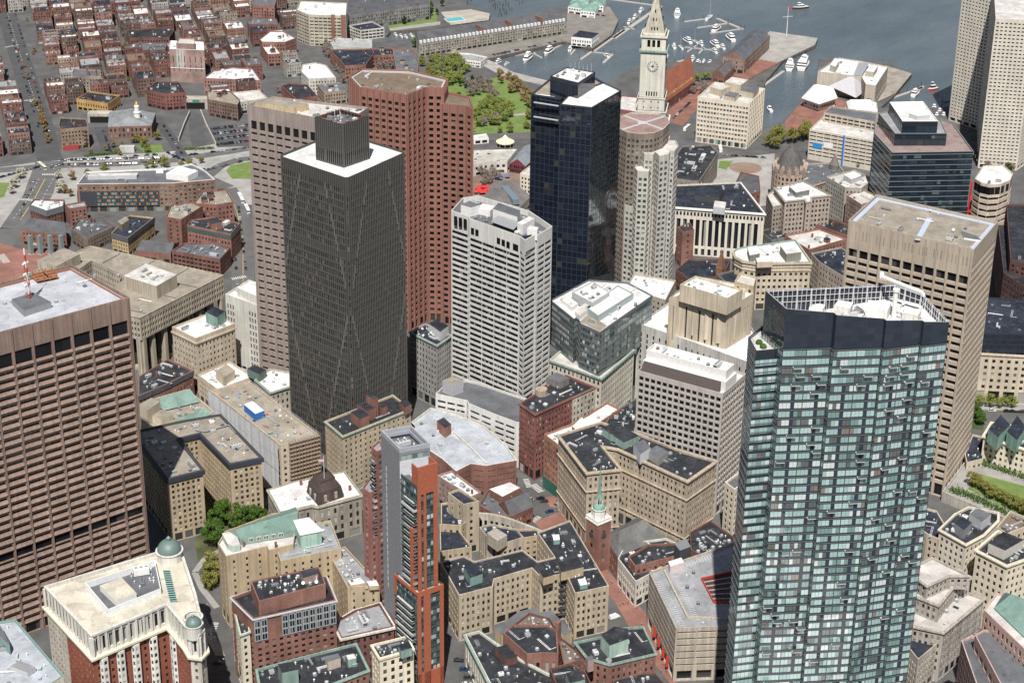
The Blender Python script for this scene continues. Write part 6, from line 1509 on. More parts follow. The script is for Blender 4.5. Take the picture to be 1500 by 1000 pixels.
# cream blocks lower right
p = PP([(1430, 805), (1475, 828), (1520, 812), (1463, 777)], 38); B = mk('cream_block', 'square cream block with regular black windows and dark roof at the right edge', 'office building', p, 38, pun(3.7, 2.9, .44, .55, top=2.5, bot=5, glass=G_DARK), wall((.64, .575, .45), .08, .15), R_BLACK, (6, 5, 'vvah'), cornice=(CRM, .8, .7)); simple_box(B, 'penthouse', [(1448, 795), (1472, 806), (1500, 790), (1470, 778)], B.rz, 42, plain((.5, .48, .44)), R_BLACK); B.done()
p = PP([(1376, 775), (1415, 797), (1441, 783), (1462, 762), (1462, 750), (1420, 742), (1400, 752)], 36); B = mk('cream_block', 'cream block with cluttered black roof below the garden square wall', 'office building', p, 36, pun(3.7, 2.9, .44, .55, top=2.5, bot=5, glass=G_DARK), wall((.60, .55, .45), .08, .15), R_BLACK, (8, 5, 'avdhA'), cornice=(CRM, .7, .6)); simple_box(B, 'penthouse', [(1420, 752), (1438, 764), (1452, 753), (1434, 744)], B.rz, 40, plain((.45, .46, .48)), R_DGREY); simple_box(B, 'penthouse', [(1398, 766), (1412, 776), (1424, 765), (1410, 756)], B.rz, 40, MGREY, R_NAVY); B.done()
p = PP([(1342, 770), (1358, 782), (1376, 790), (1388, 775), (1372, 748), (1350, 742)], 31); mk('stone_block', 'stone block with navy roof half hidden behind the teal glass tower', 'office building', p, 31, pun(glass=G_DARK), BEI, R_NAVY, (3, 4, 'av')).done()
p = PP([(1460, 772), (1475, 782), (1520, 765), (1480, 748)], 28); mk('low_block', 'dark roofed block with rusty pipes behind the square cream block', 'office building', p, 28, pun(), BEI, R_BROWN, (6, 4, 'aAdd')).done()
# ornate stepped block
OS = wall((.40, .365, .325), .12, .3)
p = PP([(1335, 915), (1382, 925), (1441, 876), (1414, 866), (1340, 870)], 26); B = mk('stepped_block', 'ornate grey-beige stepped block with terraces beside the teal glass tower', 'office building', p, 26, pun(3.5, 2.5, .46, .55, top=2, bot=5), OS, roofm((.44, .42, .39)), (4, 2, 'vs'), cornice=(OS, .8, .8), parm=OS); rp, rz = B.rp, B.rz
B.vol(PP([(1340, 872), (1375, 886), (1398, 857), (1422, 846), (1405, 833), (1350, 850)], 34), 25, 34, pun(3.5, 2.5, .46, .55, top=1.5, bot=.2), OS, roofm((.44, .42, .39)), part='middle_storeys', cornice=(OS, .6, .6)); B.vol(PP([(1342, 846), (1358, 858), (1390, 843), (1421, 843), (1366, 816), (1345, 826)], 40), 33, 40, pun(3.5, 2.5, .46, .55, top=1.2, bot=.2), OS, roofm((.46, .44, .41)), part='top_storeys', cornice=(OS, .5, .5)); B.done()
p = PP([(1332, 950), (1345, 966), (1381, 936), (1360, 922), (1335, 915)], 19); mk('low_block', 'curved street front block with bare navy roof below the stepped block', 'office building', p, 19, pun(3.4, 2.4, .46, .55), wall((.46, .42, .35)), R_NAVY, (1, 2, 'v')).done()
# pink stepped tower, corner
PKG = wall((.50, .345, .30), .06, .1)
sp_ = pun(3.6, 3.0, .5, .62, top=1.5, bot=4, glass=G_DARK)
p = PP([(1408, 938), (1440, 1030), (1560, 1100), (1560, 1000), (1424, 930)], 44); B = mk('pink_block', 'pink granite stepped block with charcoal ledges and copper roof, bottom right', 'office building', p, 44, sp_, PKG, R_DGREY, None, parm=wall((.55, .42, .38)))
rz = B.rz; B.vol(PP([(1428, 930), (1470, 1010), (1560, 1080), (1560, 950), (1442, 922)], 50), 43, 50, sp_, PKG, R_DGREY, par=.6, part='middle_tier'); B.vol(PP([(1441, 893), (1560, 1008), (1600, 960), (1500, 880), (1460, 868)], 57), 43, 57, sp_, PKG, R_LIGHT, par=.6, part='top_tier')
q0, q1, q2, q3 = P(1456, 890, 57), P(1560, 990, 57), P(1560, 900, 64), P(1481, 869, 64); b = MB(); b.face([(*q0, 57), (*q1, 57), (*q2, 64), (*q3, 64)]); q4 = P(1470, 868, 57); b.face([(*q0, 57), (*q3, 64), (*q4, 57)]); b.obj('copper_roof', [roofm((.175, .27, .235))], B.root); B.done()
# unseen blocks added below the frame for the glass tower's long face to mirror
rm_ = random.Random(6); dv = Vector((sin(radians(241)), cos(radians(241)))); sv = Vector((dv.y, -dv.x)); o0 = P(1265, 510, 190)
for a in range(7):
    for k in range(3):
        c = o0+dv*(48+a*52)+sv*((k-1)*44+rm_.uniform(-5, 5)); hx, hy = rm_.uniform(15, 19), rm_.uniform(17, 22); q = ccw([c-sv*hx-dv*hy, c+sv*hx-dv*hy, c+sv*hx+dv*hy, c-sv*hx+dv*hy])
        if any(cam_px(v.x, v.y, 40)[1] < 1040 for v in q): continue
        B = mk('city_block', 'added city block below the bottom edge, seen only mirrored in the glass tower', 'office building', q, rm_.choice((14, 18, 22, 28)), pun(), rm_.choice((CRM, RB2, BEI, YB, WST)), rm_.choice((R_WHITE, R_WHITE, R_LIGHT, R_GREY, R_CREAM)), (4, a*3+k, 'aAv'), group='added city blocks below the frame', indiv=False); B.done()
# ================================================================ LEFT MIDDLE AND THE OLD BRICK NEIGHBOURHOOD
# hotel with coloured window panels
p = PP([(113, 270), (253, 268.5), (315, 263), (299, 249), (281, 240), (243, 247), (127, 252)], 22)
HB = brick((.30, .15, .095)); CH_ = plain((.045, .05, .06))
B = mk('hotel', 'long brick hotel with charcoal panels, orange accents and white roof edge', 'hotel', p, 22, S(fh=3.3, bw=3.3, ww=.5, wh=.55, top=1.6, bot=4.6, glass=glass("hotel_window", [(0, (.03, .05, .05)), (.4, (.10, .16, .15)), (.7, (.2, .27, .25))])), HB, R_DGREY, (12, 4, 'aAdvd'), indiv=False, parm=WHITE)
A, C2 = P(113, 270, 22), P(253, 268.5, 22); u_, n_ = outn(A, C2); Lg = (C2-A).length
b = MB(); a_, c_ = A+u_*Lg*.02, A+u_*Lg*.85; b.prism(ccw([a_-n_*.1, c_-n_*.1, c_+n_*.6, a_+n_*.6]), 4.8, 16.2); b.obj('charcoal_panel', [CH_], B.root)
b = MB(); b2 = MB(); rr = random.Random(2)
for f in range(4):
    for k in range(17):
        x = Lg*(.2+.64*k/17); z_ = 5.5+2.75*f; v = A+u_*x+n_*.63; b.face([(*v, z_), (*(v+u_*1.5), z_), (*(v+u_*1.5), z_+1.7), (*v, z_+1.7)], 0, rr.random())
        if (k+f) % 2: v2 = v+u_*1.55; b2.face([(*v2, z_), (*(v2+u_*.8), z_), (*(v2+u_*.8), z_+1.7), (*v2, z_+1.7)])
b.obj('panel_window', [_mc[('g', 'hotel_window')]], B.root); b2.obj('orange_panel', [plain((.5, .17, .05))], B.root)
simple_box(B, 'roof_plant', [(128, 258), (200, 257), (203, 253), (132, 254)], B.rz, 24, LGREY, R_LIGHT); simple_box(B, 'roof_plant', [(243, 254), (275, 258), (290, 250), (262, 243)], B.rz, 25.5, WHITE, R_WHITE); B.done()
p = PP([(114, 274), (113, 286), (140, 288), (140, 276)], 10); mk('low_wing', 'low charcoal clad wing with flat dark roof joining the long brick hotel', 'hotel wing', p, 11, None, CH_, R_DGREY).done()
def mid(name, label, cat, px, h, wm, rm, gear=None, sty=None, **kw):
    return mk(name, label, cat, PP(px, h), h, sty or pun(3.3, 2.6, .42, .55, bot=3.6, glass=G_DARK), wm, rm, gear, indiv=kw.pop('indiv', False), **kw)
B = mid('mansard_block', 'small triangular block with grey mansard and pale flat roof at the avenue corner', 'brick building', [(43, 300), (68, 309), (92, 302), (94, 293), (50, 292)], 14, RB3, R_WHITE, (7, 3, 'avhd')); b = MB(); b.ring(inset(p_ := PP([(43, 300), (68, 309), (92, 302), (94, 293), (50, 292)], 14), -.4), inset(p_, .1), 9.8, 14.3); b.obj('mansard', [plain((.15, .16, .17))], B.root); B.done()
mid('brick_block', 'narrow brick warehouse with grey roof between the triangular block and hotel', 'brick building', [(95, 300), (102, 306), (127, 302), (124, 295)], 14, RB2, R_GREY, (3, 3, 'v')).done()
def gable(B, p, z0, dz, rm, gm, hip=.0):
    k0 = max(range(4), key=lambda i: (p[(i+1) % 4]-p[i]).length); a0, a1, c0, c1 = p[k0], p[(k0+1) % 4], p[(k0+2) % 4], p[(k0+3) % 4]; r0, r1 = (a0+c1)/2, (a1+c0)/2; d = r1-r0; r0, r1 = r0+d*hip, r1-d*hip
    b = MB(); z1 = z0+dz; b.face([(*a0, z0), (*a1, z0), (*r1, z1), (*r0, z1)]); b.face([(*c0, z0), (*c1, z0), (*r0, z1), (*r1, z1)]); b.face([(*a1, z0), (*c0, z0), (*r1, z1)], 0 if hip else 1); b.face([(*c1, z0), (*a0, z0), (*r0, z1)], 0 if hip else 1); b.obj('gable_roof' if not hip else 'hip_roof', [rm, gm], B.root)
q = PP([(31, 337), (97, 344), (94, 326), (34, 318)], 11); B = mk('brick_row', 'long red brick row with slate gable roof beside the glass memorial pillars', 'brick building', q, 11, pun(3.3, 2.6, .4, .5, top=.8, bot=3.4), brick((.33, .12, .07)), R_SLATE, indiv=False, lid=False); gable(B, q, 11, 5, R_SLATE, RB); B.done()
mid('brick_row', 'row of old brick houses with slate roofs and red awnings behind the hotel square', 'brick building', [(104, 336), (128, 350), (168, 332), (150, 318), (115, 322)], 11, brick((.25, .17, .12)), R_SLATE, (12, 3, 'cavhd')).done()
B = mid('mansard_block', 'yellow stone block with slate mansard and black flat roof, side in red brick', 'office building', [(163, 342), (187, 349), (226, 319), (190, 315)], 14, wall((.45, .34, .19)), R_NAVY, (4, 3, 'vah')); b = MB(); q = PP([(163, 342), (187, 349), (226, 319), (190, 315)], 14); b.ring(inset(q, -.4), inset(q, .1), 11, 14.4); b.obj('mansard', [plain((.10, .10, .115))], B.root); simple_box(B, 'penthouse', [(172, 324), (178, 329), (189, 322), (184, 317)], B.rz, 18, TANB, R_TAN); B.done()
B = mid('brick_block', 'tall red brick apartment block with plain flank, stepping toward the mauve tower', 'apartment building', [(243, 318), (265, 322), (297, 302), (280, 296), (250, 301)], 24, brick((.32, .12, .08)), R_TAN, (5, 3, 'avb'), S(fh=3.3, bw=5, ww=.25, wh=.5, glass=G_DARK)); B.done()
mid('brick_block', 'red brick apartment block with tan gravel roof, rear of the stepped brick group', 'apartment building', [(284, 298), (318, 300), (342, 296), (332, 278), (297, 280)], 23, brick((.33, .12, .08)), R_TAN, (7, 4, 'avbd')).done()
B = mid('brick_block', 'red brick block with green glazed top floor and black roof', 'apartment building', [(274, 330), (338, 343), (352, 327), (312, 318), (280, 322)], 20, RB2, R_BLACK, (10, 4, 'avdhA')); b = MB(); q = PP([(274, 330), (338, 343), (352, 327), (312, 318), (280, 322)], 20); b.ring(inset(q, -.15), inset(q, .1), 16, 19); b.obj('glazed_storey', [G_GREEN], B.root); simple_box(B, 'penthouse', [(305, 322), (310, 328), (325, 325), (318, 318)], B.rz, 24, RB2, R_NAVY); B.done()
B = mid('brick_block', 'low red brick block with big dark windows and white roof ducts', 'office building', [(252, 367), (322, 380), (338, 363), (310, 356), (270, 356)], 13, brick((.27, .10, .07)), R_DGREY, (4, 4, 'av'), pun(3.6, 3.4, .72, .5, bot=2, glass=G_BLACK)); B.gear(9, 9, 'dA'); B.done()
q = PP([(199, 366), (250, 372), (262, 356), (218, 352)], 8); B = mk('brick_row', 'low brick row with grey slate gable behind the city hall', 'brick building', q, 8, pun(3.2, 2.5), RB2, R_SLATE, indiv=False, lid=False); gable(B, q, 8, 4, R_SLATE, RB2); B.done()
# tunnel ventilation block and its neighbours
B = mid('ventilation_block', 'tall pink brick windowless block with white flat roofs above the tunnel mouth', 'ventilation building', [(248, 72), (299, 74), (298, 62), (250, 60)], 31, brick((.40, .235, .195)), R_WHITE, (4, 3, 'ah'), S(fh=9, bw=5.5, ww=.12, wh=.7, top=5, bot=9, glass=G_DARK, shop=0), parm=WHITE)
A, C2 = P(248, 72, 31), P(299, 74, 31); u_, n_ = outn(A, C2); Lg = (C2-A).length
for x in (.19, .27, .35): b = MB(); v = A+u_*Lg*x; b.prism(ccw([v+n_*.02, v+u_*1.9+n_*.02, v+u_*1.9+n_*.3, v+n_*.3]), 14, 30.5); b.obj('pilaster', [wall((.42, .43, .39))], B.root)
b = MB(); b.prism(ccw([A-n_*.1, C2-n_*.1, C2+n_*.4, A+n_*.4]), 13.2, 13.7); b.obj('belt_course', [WHITE], B.root)
B.vol(PP([(258, 64), (285, 65), (285, 57), (262, 56)], 36), 30, 36, None, brick((.36, .21, .17)), R_LIGHT, part='upper_storey'); B.done()
mid('brick_block', 'long low brick block with bright white roofs beside the tunnel block', 'brick building', [(298, 115), (382, 118), (370, 101), (340, 99), (312, 104)], 15, brick((.33, .155, .12)), R_WHITE, (12, 3, 'avhd')).done()
mid('brick_block', 'brown brick block with flat tan roof standing over the car park', 'brick building', [(305, 146), (348, 154), (352, 147), (338, 134), (303, 134)], 15, brick((.24, .13, .095)), R_TAN, (5, 3, 'bvc')).done()
mid('stone_block', 'pale stucco block with light roof next to the car park building', 'brick building', [(338, 136), (352, 150), (392, 144), (380, 132)], 11, wall((.45, .42, .36)), R_LIGHT, (4, 2, 'bv')).done()
mid('brick_block', 'red brick row on the tunnel street with black roof and dormers', 'brick building', [(214, 132), (242, 138), (272, 136), (262, 120), (230, 120)], 15, brick((.28, .09, .06)), R_BLACK, (9, 2, 'bcvh')).done()
# hall with cupola
q = PP([(158, 186), (222, 184), (228, 166), (160, 164)], 11); B = mk('civic_hall', 'brick hall with grey slate hipped roof, white portico and gold topped cupola', 'civic hall', q, 11, pun(5, 3.4, .4, .6, top=1, bot=1), brick((.27, .13, .09)), R_SLATE, indiv=False, lid=False); gable(B, q, 11, 6, roofm((.20, .215, .22)), R_SLATE, .2)
c = P(201, 170, 16); b = MB(); b.lathe(c, [(2.6, 14), (2.6, 19), (3, 19), (3, 19.6), (1.9, 19.6), (1.9, 24), (2.2, 24), (1.4, 26)], 10); b.obj('cupola', [WHITE], B.root); b = MB(); b.lathe(c, [(1.5, 26), (1.3, 27), (.7, 28), (.05, 29.5)], 10); b.obj('cupola_cap', [plain((.6, .42, .1), .4, .5)], B.root)
a_, c_ = P(206, 196, 0), P(224, 194, 0); u_, n_ = outn(a_, c_); b = MB(); A, C2 = a_-n_*1, c_-n_*1
for k in range(6): v = A+(C2-A)*(k/5); b.tube((*v, 0), (*v, 9.5), .6, n=8)
b.prism(ccw([A-n_*4, C2-n_*4, C2+n_*.8, A+n_*.8]), 9.5, 10.6); m_ = (A+C2)/2
b.face([(*(A+n_*.8), 10.6), (*(C2+n_*.8), 10.6), (*(m_+n_*.8), 13.5)]); b.face([(*(A+n_*.8), 10.6), (*(m_+n_*.8), 13.5), (*(m_-n_*4), 13.5), (*(A-n_*4), 10.6)]); b.face([(*(C2+n_*.8), 10.6), (*(C2-n_*4), 10.6), (*(m_-n_*4), 13.5), (*(m_+n_*.8), 13.5)]); b.obj('portico', [wall((.55, .5, .42))], B.root); B.done()
B = mid('apartment_block', 'tan brick apartment block with fire escapes and a painted red mural', 'apartment building', [(86, 183), (88, 190), (129, 186), (126, 174), (88, 172)], 18, brick((.33, .21, .12)), R_BLACK, (6, 2, 'bcvc'))
A, C2 = P(87, 189, 18), P(129, 186, 18); u_, n_ = outn(A, C2); Lg = (C2-A).length; b = MB(); a_, c_ = A+u_*Lg*.45, A+u_*Lg*.68; b.prism(ccw([a_, c_, c_+n_*.15, a_+n_*.15]), 4, 13); b.obj('mural', [plain((.45, .13, .12))], B.root); b = MB()
for x in (.14, .3, .82):
    for f in range(4): v = A+u_*Lg*x; b.prism(ccw([v, v+u_*3, v+u_*3+n_*1.1, v+n_*1.1]), 4.5+3.3*f, 4.7+3.3*f); b.tube((*(v+n_*1.1), 5.6+3.3*f), (*(v+u_*3+n_*1.1), 5.6+3.3*f), .08, n=4)
b.obj('fire_escape', [DGREY], B.root); a_, c_ = A+u_*Lg*.1, A+u_*Lg*.62; b = MB(); b.prism(ccw([a_, c_, c_+n_*2.2, a_+n_*2.2]), 0, 4); b.obj('shopfront', [plain((.3, .05, .05))], B.root); B.done()
mid('apartment_block', 'grey-tan apartment block with fire escapes in front of the brick neighbourhood', 'apartment building', [(106, 107), (107, 113), (148, 112), (147, 103), (108, 101)], 17, brick((.34, .27, .19)), R_DGREY, (5, 2, 'bcv')).done()
mid('brick_block', 'yellow ochre block with long black monitor roof beside the avenue', 'brick building', [(112, 145), (158, 152), (176, 140), (130, 134)], 10, wall((.45, .29, .12)), R_BLACK, (5, 4, 'sbv')).done()
# upper right of the neighbourhood
B = mid('concrete_block', 'big beige concrete apartment block with brick shafts and white roof, top edge', 'apartment building', [(434, 15), (452, 22), (507, 24), (508, 5), (440, 2)], 31, wall((.47, .43, .34)), R_WHITE, (6, 3, 'avh'), S(fh=3.4, bw=4.5, ww=.8, wh=.4, top=1.5, bot=3, glass=G_DARK))
A, C2 = P(452, 22, 31), P(507, 24, 31); u_, n_ = outn(A, C2); Lg = (C2-A).length
for f0, f1 in ((.60, .70), (.86, .99)): a_, c_ = A+u_*Lg*f0, A+u_*Lg*f1; b = MB(); b.prism(ccw([a_-n_*.5, c_-n_*.5, c_+n_*.6, a_+n_*.6]), 0, 32); b.obj('brick_shaft', [RB2], B.root)
B.done()
mid('concrete_block', 'grey metal roofed long block with glazed arches in front of concrete apartments', 'apartment building', [(484, 62), (488, 70), (545, 70), (545, 58), (490, 56)], 12, wall((.46, .455, .42)), roofm((.34, .35, .34)), (4, 3, 'cv'), pun(4, 3.4, .6, .5, glass=G_DARK)).done()
for nm, lb, px, h, wm_, rm_ in (
    ('brick_block', 'red brick block with black roof left of the courtyard trees, behind red tower', [(483, 73), (505, 97), (536, 95), (548, 78), (545, 72)], 13, RB2, R_NAVY),
    ('brick_block', 'grey roofed brick block right of the courtyard trees beside the curving road', [(575, 72), (580, 102), (612, 106), (613, 92), (605, 72)], 13, RB2, R_DGREY),
    ('brick_block', 'long black roofed brick strip behind the courtyard trees', [(528, 72), (540, 82), (578, 80), (576, 71)], 12, RB2, R_NAVY),
    ('stone_block', 'white flat roofed stone block in the middle of the brick rows', [(441, 105), (452, 116), (492, 114), (478, 96), (462, 92), (443, 95)], 15, wall((.5, .48, .43)), R_WHITE),
    ('brick_block', 'red brick block with black roof in front of the white roofed stone block', [(412, 126), (434, 146), (465, 141), (450, 124), (425, 122)], 13, brick((.33, .10, .075)), R_BLACK),
    ('brick_block', 'red brick school with white stepped roofs near the beige concrete apartments', [(380, 58), (384, 62), (418, 62), (434, 56), (415, 46), (395, 46)], 16, RB2, R_WHITE),
    ('brick_block', 'brick wing with long white roof beside the avenue of bare trees', [(381, 64), (392, 80), (412, 79), (400, 64)], 12, RB2, R_WHITE),
    ('brick_block', 'brick block with grey roof just left of the red tower top', [(465, 124), (475, 136), (508, 132), (500, 121)], 12, TANB, R_DGREY),
    ('brick_block', 'tall red brick block with dark roof at the left of the concrete apartments', [(362, 30), (364, 36), (408, 36), (405, 28), (370, 26)], 16, brick((.28, .12, .085)), R_DGREY),
    ('brick_block', 'red brick apartment block cut by the top edge, left of the concrete apartments', [(368, 2), (370, 8), (402, 10), (405, 0), (398, -14), (370, -14)], 24, brick((.34, .13, .09)), R_DGREY),
    ('brick_row', 'dark red brick warehouse block cut by the top edge', [(130, -2), (132, 4), (205, 2), (204, -6), (150, -10)], 12, brick((.26, .07, .06)), R_DGREY),
    ('brick_row', 'brown warehouse with long black roof and rust stains behind the school block', [(186, 44), (190, 56), (248, 55), (256, 44), (240, 41)], 13, RB3, R_BLACK),
    ('brick_row', 'brown warehouse with grey roof in front of the black roofed warehouse', [(184, 66), (186, 76), (242, 72), (247, 62), (200, 62)], 11, RB3, R_DGREY)):
    mid(nm, lb, 'brick building', px, h, wm_, rm_, (6, len(lb), 'bcvah')).done()
B = mid('granite_row', 'dark grey granite apartment row with steep slate roofs and bay windows, top edge', 'apartment building', [(508, 18), (512, 24), (630, 7), (628, -8), (560, -14), (510, -4)], 16, wall((.21, .205, .195)), R_SLATE, (16, 3, 'cbcv'), pun(3.2, 2.6, .45, .55, glass=G_MIX)); B.done()
B = mid('balcony_block', 'small white balconied block with navy roof by the little basin', 'apartment building', [(509, 38), (528, 45), (563, 41), (545, 32)], 10, wall((.55, .53, .48)), R_NAVY, (3, 3, 'v'), S(fh=3, bw=4, ww=.85, wh=.6, top=.5, bot=.2, glass=G_DARK)); B.done()
# procedural blocks of small row houses
OCC.extend([PP(x) for x in ([(0, 20), (22, 20), (95, 250), (58, 250)], [(88, 245), (88, 205), (130, 200), (165, 205), (360, 175), (380, 250)], [(238, 118), (300, 122), (330, 240), (240, 240)], [(160, 150), (175, 143), (215, 168), (240, 175), (200, 200)], [(268, 170), (270, 120), (290, 118), (298, 170)], [(383, 84), (394, 82), (416, 128), (404, 140)], [(556, 40), (520, 60), (640, 60), (640, 20)], [(130, 180), (165, 175), (170, 215), (130, 215)])])
zone_px = PP([(-60, -14), (430, -14), (436, 60), (440, 95), (425, 130), (400, 150), (300, 158), (240, 150), (160, 170), (85, 168), (40, 235), (-60, 240)])
ua = (P(25, 70)-P(62, 190)).normalized(); va = Vector((ua.y, -ua.x)); og = P(62, 190)
COLS = [((.27, .10, .07), 'red brick'), ((.21, .115, .085), 'dark brick'), ((.33, .15, .10), 'orange-red brick'), ((.18, .11, .085), 'brown brick'), ((.38, .29, .20), 'tan brick'), ((.20, .075, .06), 'deep red brick'), ((.42, .39, .33), 'pale painted')]
ROOFS = [(R_BLACK, 'black'), (R_NAVY, 'blue-black'), (R_DGREY, 'dark grey'), (R_GREY, 'grey'), (R_WHITE, 'white'), (R_BROWN, 'brown')]
ro = random.Random(12); nh = 0
def zone(px, py):
    if px < 20+.27*py: return 'left of the avenue'
    if px < 75+.27*py: return 'right beside the avenue'
    if py < 22: return 'near the top edge'
    if px > 330: return 'near the white roofed school'
    if px > 235: return 'around the pink block'
    if py > 100: return 'above the civic hall'
    return 'in the packed middle rows'
HST = [pun(3.1, 2.5, .42, .52, top=1.2, bot=3.2, mx=.5, rec=.2), pun(3.0, 2.2, .4, .55, top=1.0, bot=3.2, mx=.4, rec=.2)]
seen = {}
us = -60.0
while us < 520 and nh < 300:
    bl = ro.uniform(60, 95); vs = -150.0+ro.uniform(0, 12); sk_ = ro.uniform(-.06, .06)
    while vs < 420:
        dp = ro.uniform(13.5, 18)
        for row in (0, 1):
            x = us
            while x < us+bl-6:
                wd = ro.choice((9, 11, 13, 15, 19, 24)); wd = min(wd, us+bl-x)
                jit = ro.uniform(-.8, .8); v0 = vs+row*(dp+2.2)+(jit if row else 0); v1 = v0+dp
                f = lambda a, b_: og+ua*(a+sk_*b_*.6)+va*(b_+sk_*a)
                q = ccw([f(x, v0), f(x+wd, v0), f(x+wd, v1), f(x, v1)]); c = centroid(q); x += wd+.02
                px, py = cam_px(c.x, c.y, 8)
                if nh >= 300 or not (-16 < px < 470 and -10 < py < 240) or not inside(zone_px, c) or any((inside(o_, c) or any(inside(o_, k) for k in q)) for o_ in OCC): continue
                if ro.random() < .07: continue
                h = ro.choice((10, 11.5, 13.2, 14, 15.5, 17.2, 18.6)); ci = ro.choices(range(7), (28, 18, 16, 16, 10, 10, 8))[0]; ri = ro.choices(range(6), (18, 16, 24, 20, 14, 8))[0]
                lab = f"{round(h/3.2)}-storey {COLS[ci][1]} row house with {ROOFS[ri][1]} roof {zone(px, py)}"
                B = Bld('row_house', lab, 'row house', c, 'row houses of the old brick quarter', False)
                B.vol(q, 0, h, ro.choice(HST), brick(COLS[ci][0]), ROOFS[ri][0], par=.7, pw=.3)
                B.gear(ro.choice((3, 4, 5, 7)), nh, 'ccbbvhvsa'); B.done(); nh += 1
        vs += 2*dp+2.2+ro.uniform(4.5, 7.5)
    us += bl+ro.uniform(6, 8)
# ================================================================ HARBOUR FRONT
DOCK = plain((.36, .345, .32), .8); PILE = plain((.055, .045, .04), .9)
def pier(pts, z=.3, deck=DECK, th=1.2, name='pier'):
    p = PP(pts, z); b = MB(); b.prism(p, z-th, z, 1, 0)
    for i in range(len(p)):
        A, C2 = p[i], p[(i+1) % len(p)]; k = int((C2-A).length/5)
        for j in range(k): v = A+(C2-A)*((j+.5)/k); b.tube((*v, -4), (*v, z+.5), .28, n=5, m=1)
    return struct(name, b, [deck, PILE])
pier([(1127, 46), (1198, 56), (1194, 66), (1140, 92), (1090, 84)], .5, GRANW); pier([(1100, 84), (1142, 92), (1075, 128), (1050, 118)], .45, BRICKP)
pier([(1297, 96), (1336, 108), (1312, 137), (1284, 150), (1270, 132)], .5); pier([(835, 5), (893, 10), (906, 30), (897, 51), (868, 71), (826, 61), (715, 86), (646, 78), (820, 52)], .4, wall((.20, .185, .165), .2, 0))
pier([(645, 18), (690, 14), (718, 20), (716, 30), (660, 37)], .5, wall((.36, .33, .28), .2, 0)); sheet('brick_plaza', [(1150, 178), (1192, 130), (1240, 150), (1262, 158), (1200, 185), (1150, 196)], BRICKP, .12)
sheet('brick_street', [(955, 170), (1020, 128), (1046, 118), (1030, 150), (1000, 185)], BRICKP, .1); sheet('promenade', [(716, 88), (752, 106), (800, 118), (860, 126), (856, 133), (790, 124), (735, 112), (700, 92)], GRANW, .1)
dk = 0
for a_, c_, wd in (((1002, 32), (1031, 28), 3), ((1021, 41), (1068, 34), 3), ((1050, 27), (1088, 43), 3.5), ((1040, 49), (1086, 42.5), 3), ((1003, 69), (1042, 73), 2.5), ((1007, 76), (1020, 67), 2), ((1024, 78), (1032, 70), 2), ((900, 56), (968, 9), 5), ((880, -3), (966, 9), 3.5), ((913, 39), (930, 43), 2), ((851, 87), (868, 75), 3), ((868, 76), (914, 44), 4), ((868, 76), (899, 80), 2.5), ((884, 92), (897, 80), 3), ((720, 86), (784, 77), 2.5), ((779, 77), (794, 85), 2), ((808, 73), (824, 65), 2.5), ((836, 80), (842, 73), 2), ((1112, 130), (1148, 104), 3), ((1103, 148), (1118, 124), 2.5), ((1288, 150), (1352, 128), 3), ((1336, 140), (1352, 126), 3), ((1382, 148), (1395, 146), 2.5), ((1380, 158), (1394, 157), 2.5), ((976, 95), (1003, 88), 3)):
    A, C2 = P(*a_, -2.4), P(*c_, -2.4); u_ = (C2-A).normalized(); n_ = Vector((-u_.y, u_.x))*wd/2; b = MB(); b.prism(ccw([A-n_, C2-n_, C2+n_, A+n_]), -3.3, -2.3, 0); k = max(1, int((C2-A).length/11))
    for j in range(k+1): v = A+(C2-A)*(j/k)+n_*1.15; b.tube((*v, -4), (*v, 1.6), .24, n=5, m=1)
    px = (a_[0]+c_[0])/2; wh = 'clock tower marina' if 960 < px < 1092 else ('water left of the clock tower' if 895 < px <= 960 else ('granite wharf basin' if px <= 895 else ('ferry pier channel' if px < 1200 else 'water by the apartment tower')))
    tag(b.obj('floating_dock', [DOCK, PILE], None, (*((A+C2)/2), -2.4)), f'grey floating dock with dark mooring piles in the {wh}', 'dock', f'floating docks, {wh}')
pm = MB(); pm.tube((0, 0, -4), (0, 0, 1.5), .35, .28, n=6); pm = pm.mesh('pile', [PILE]); rr = random.Random(8)
for k in range(52):
    px, py = rr.choice(((722, 8), (730, 14), (742, 6), (755, 3), (736, 20), (748, 12), (764, 2))); v = P(px+rr.uniform(-6, 7), py+rr.uniform(-7, 6), -3); o = inst('old_pile', pm, None, Matrix.Translation((v.x, v.y, rr.uniform(-1.5, .3)))); tag(o, 'weathered dark timber pile left standing in the water beyond the wharf', 'pile', 'old timber piles in the water')

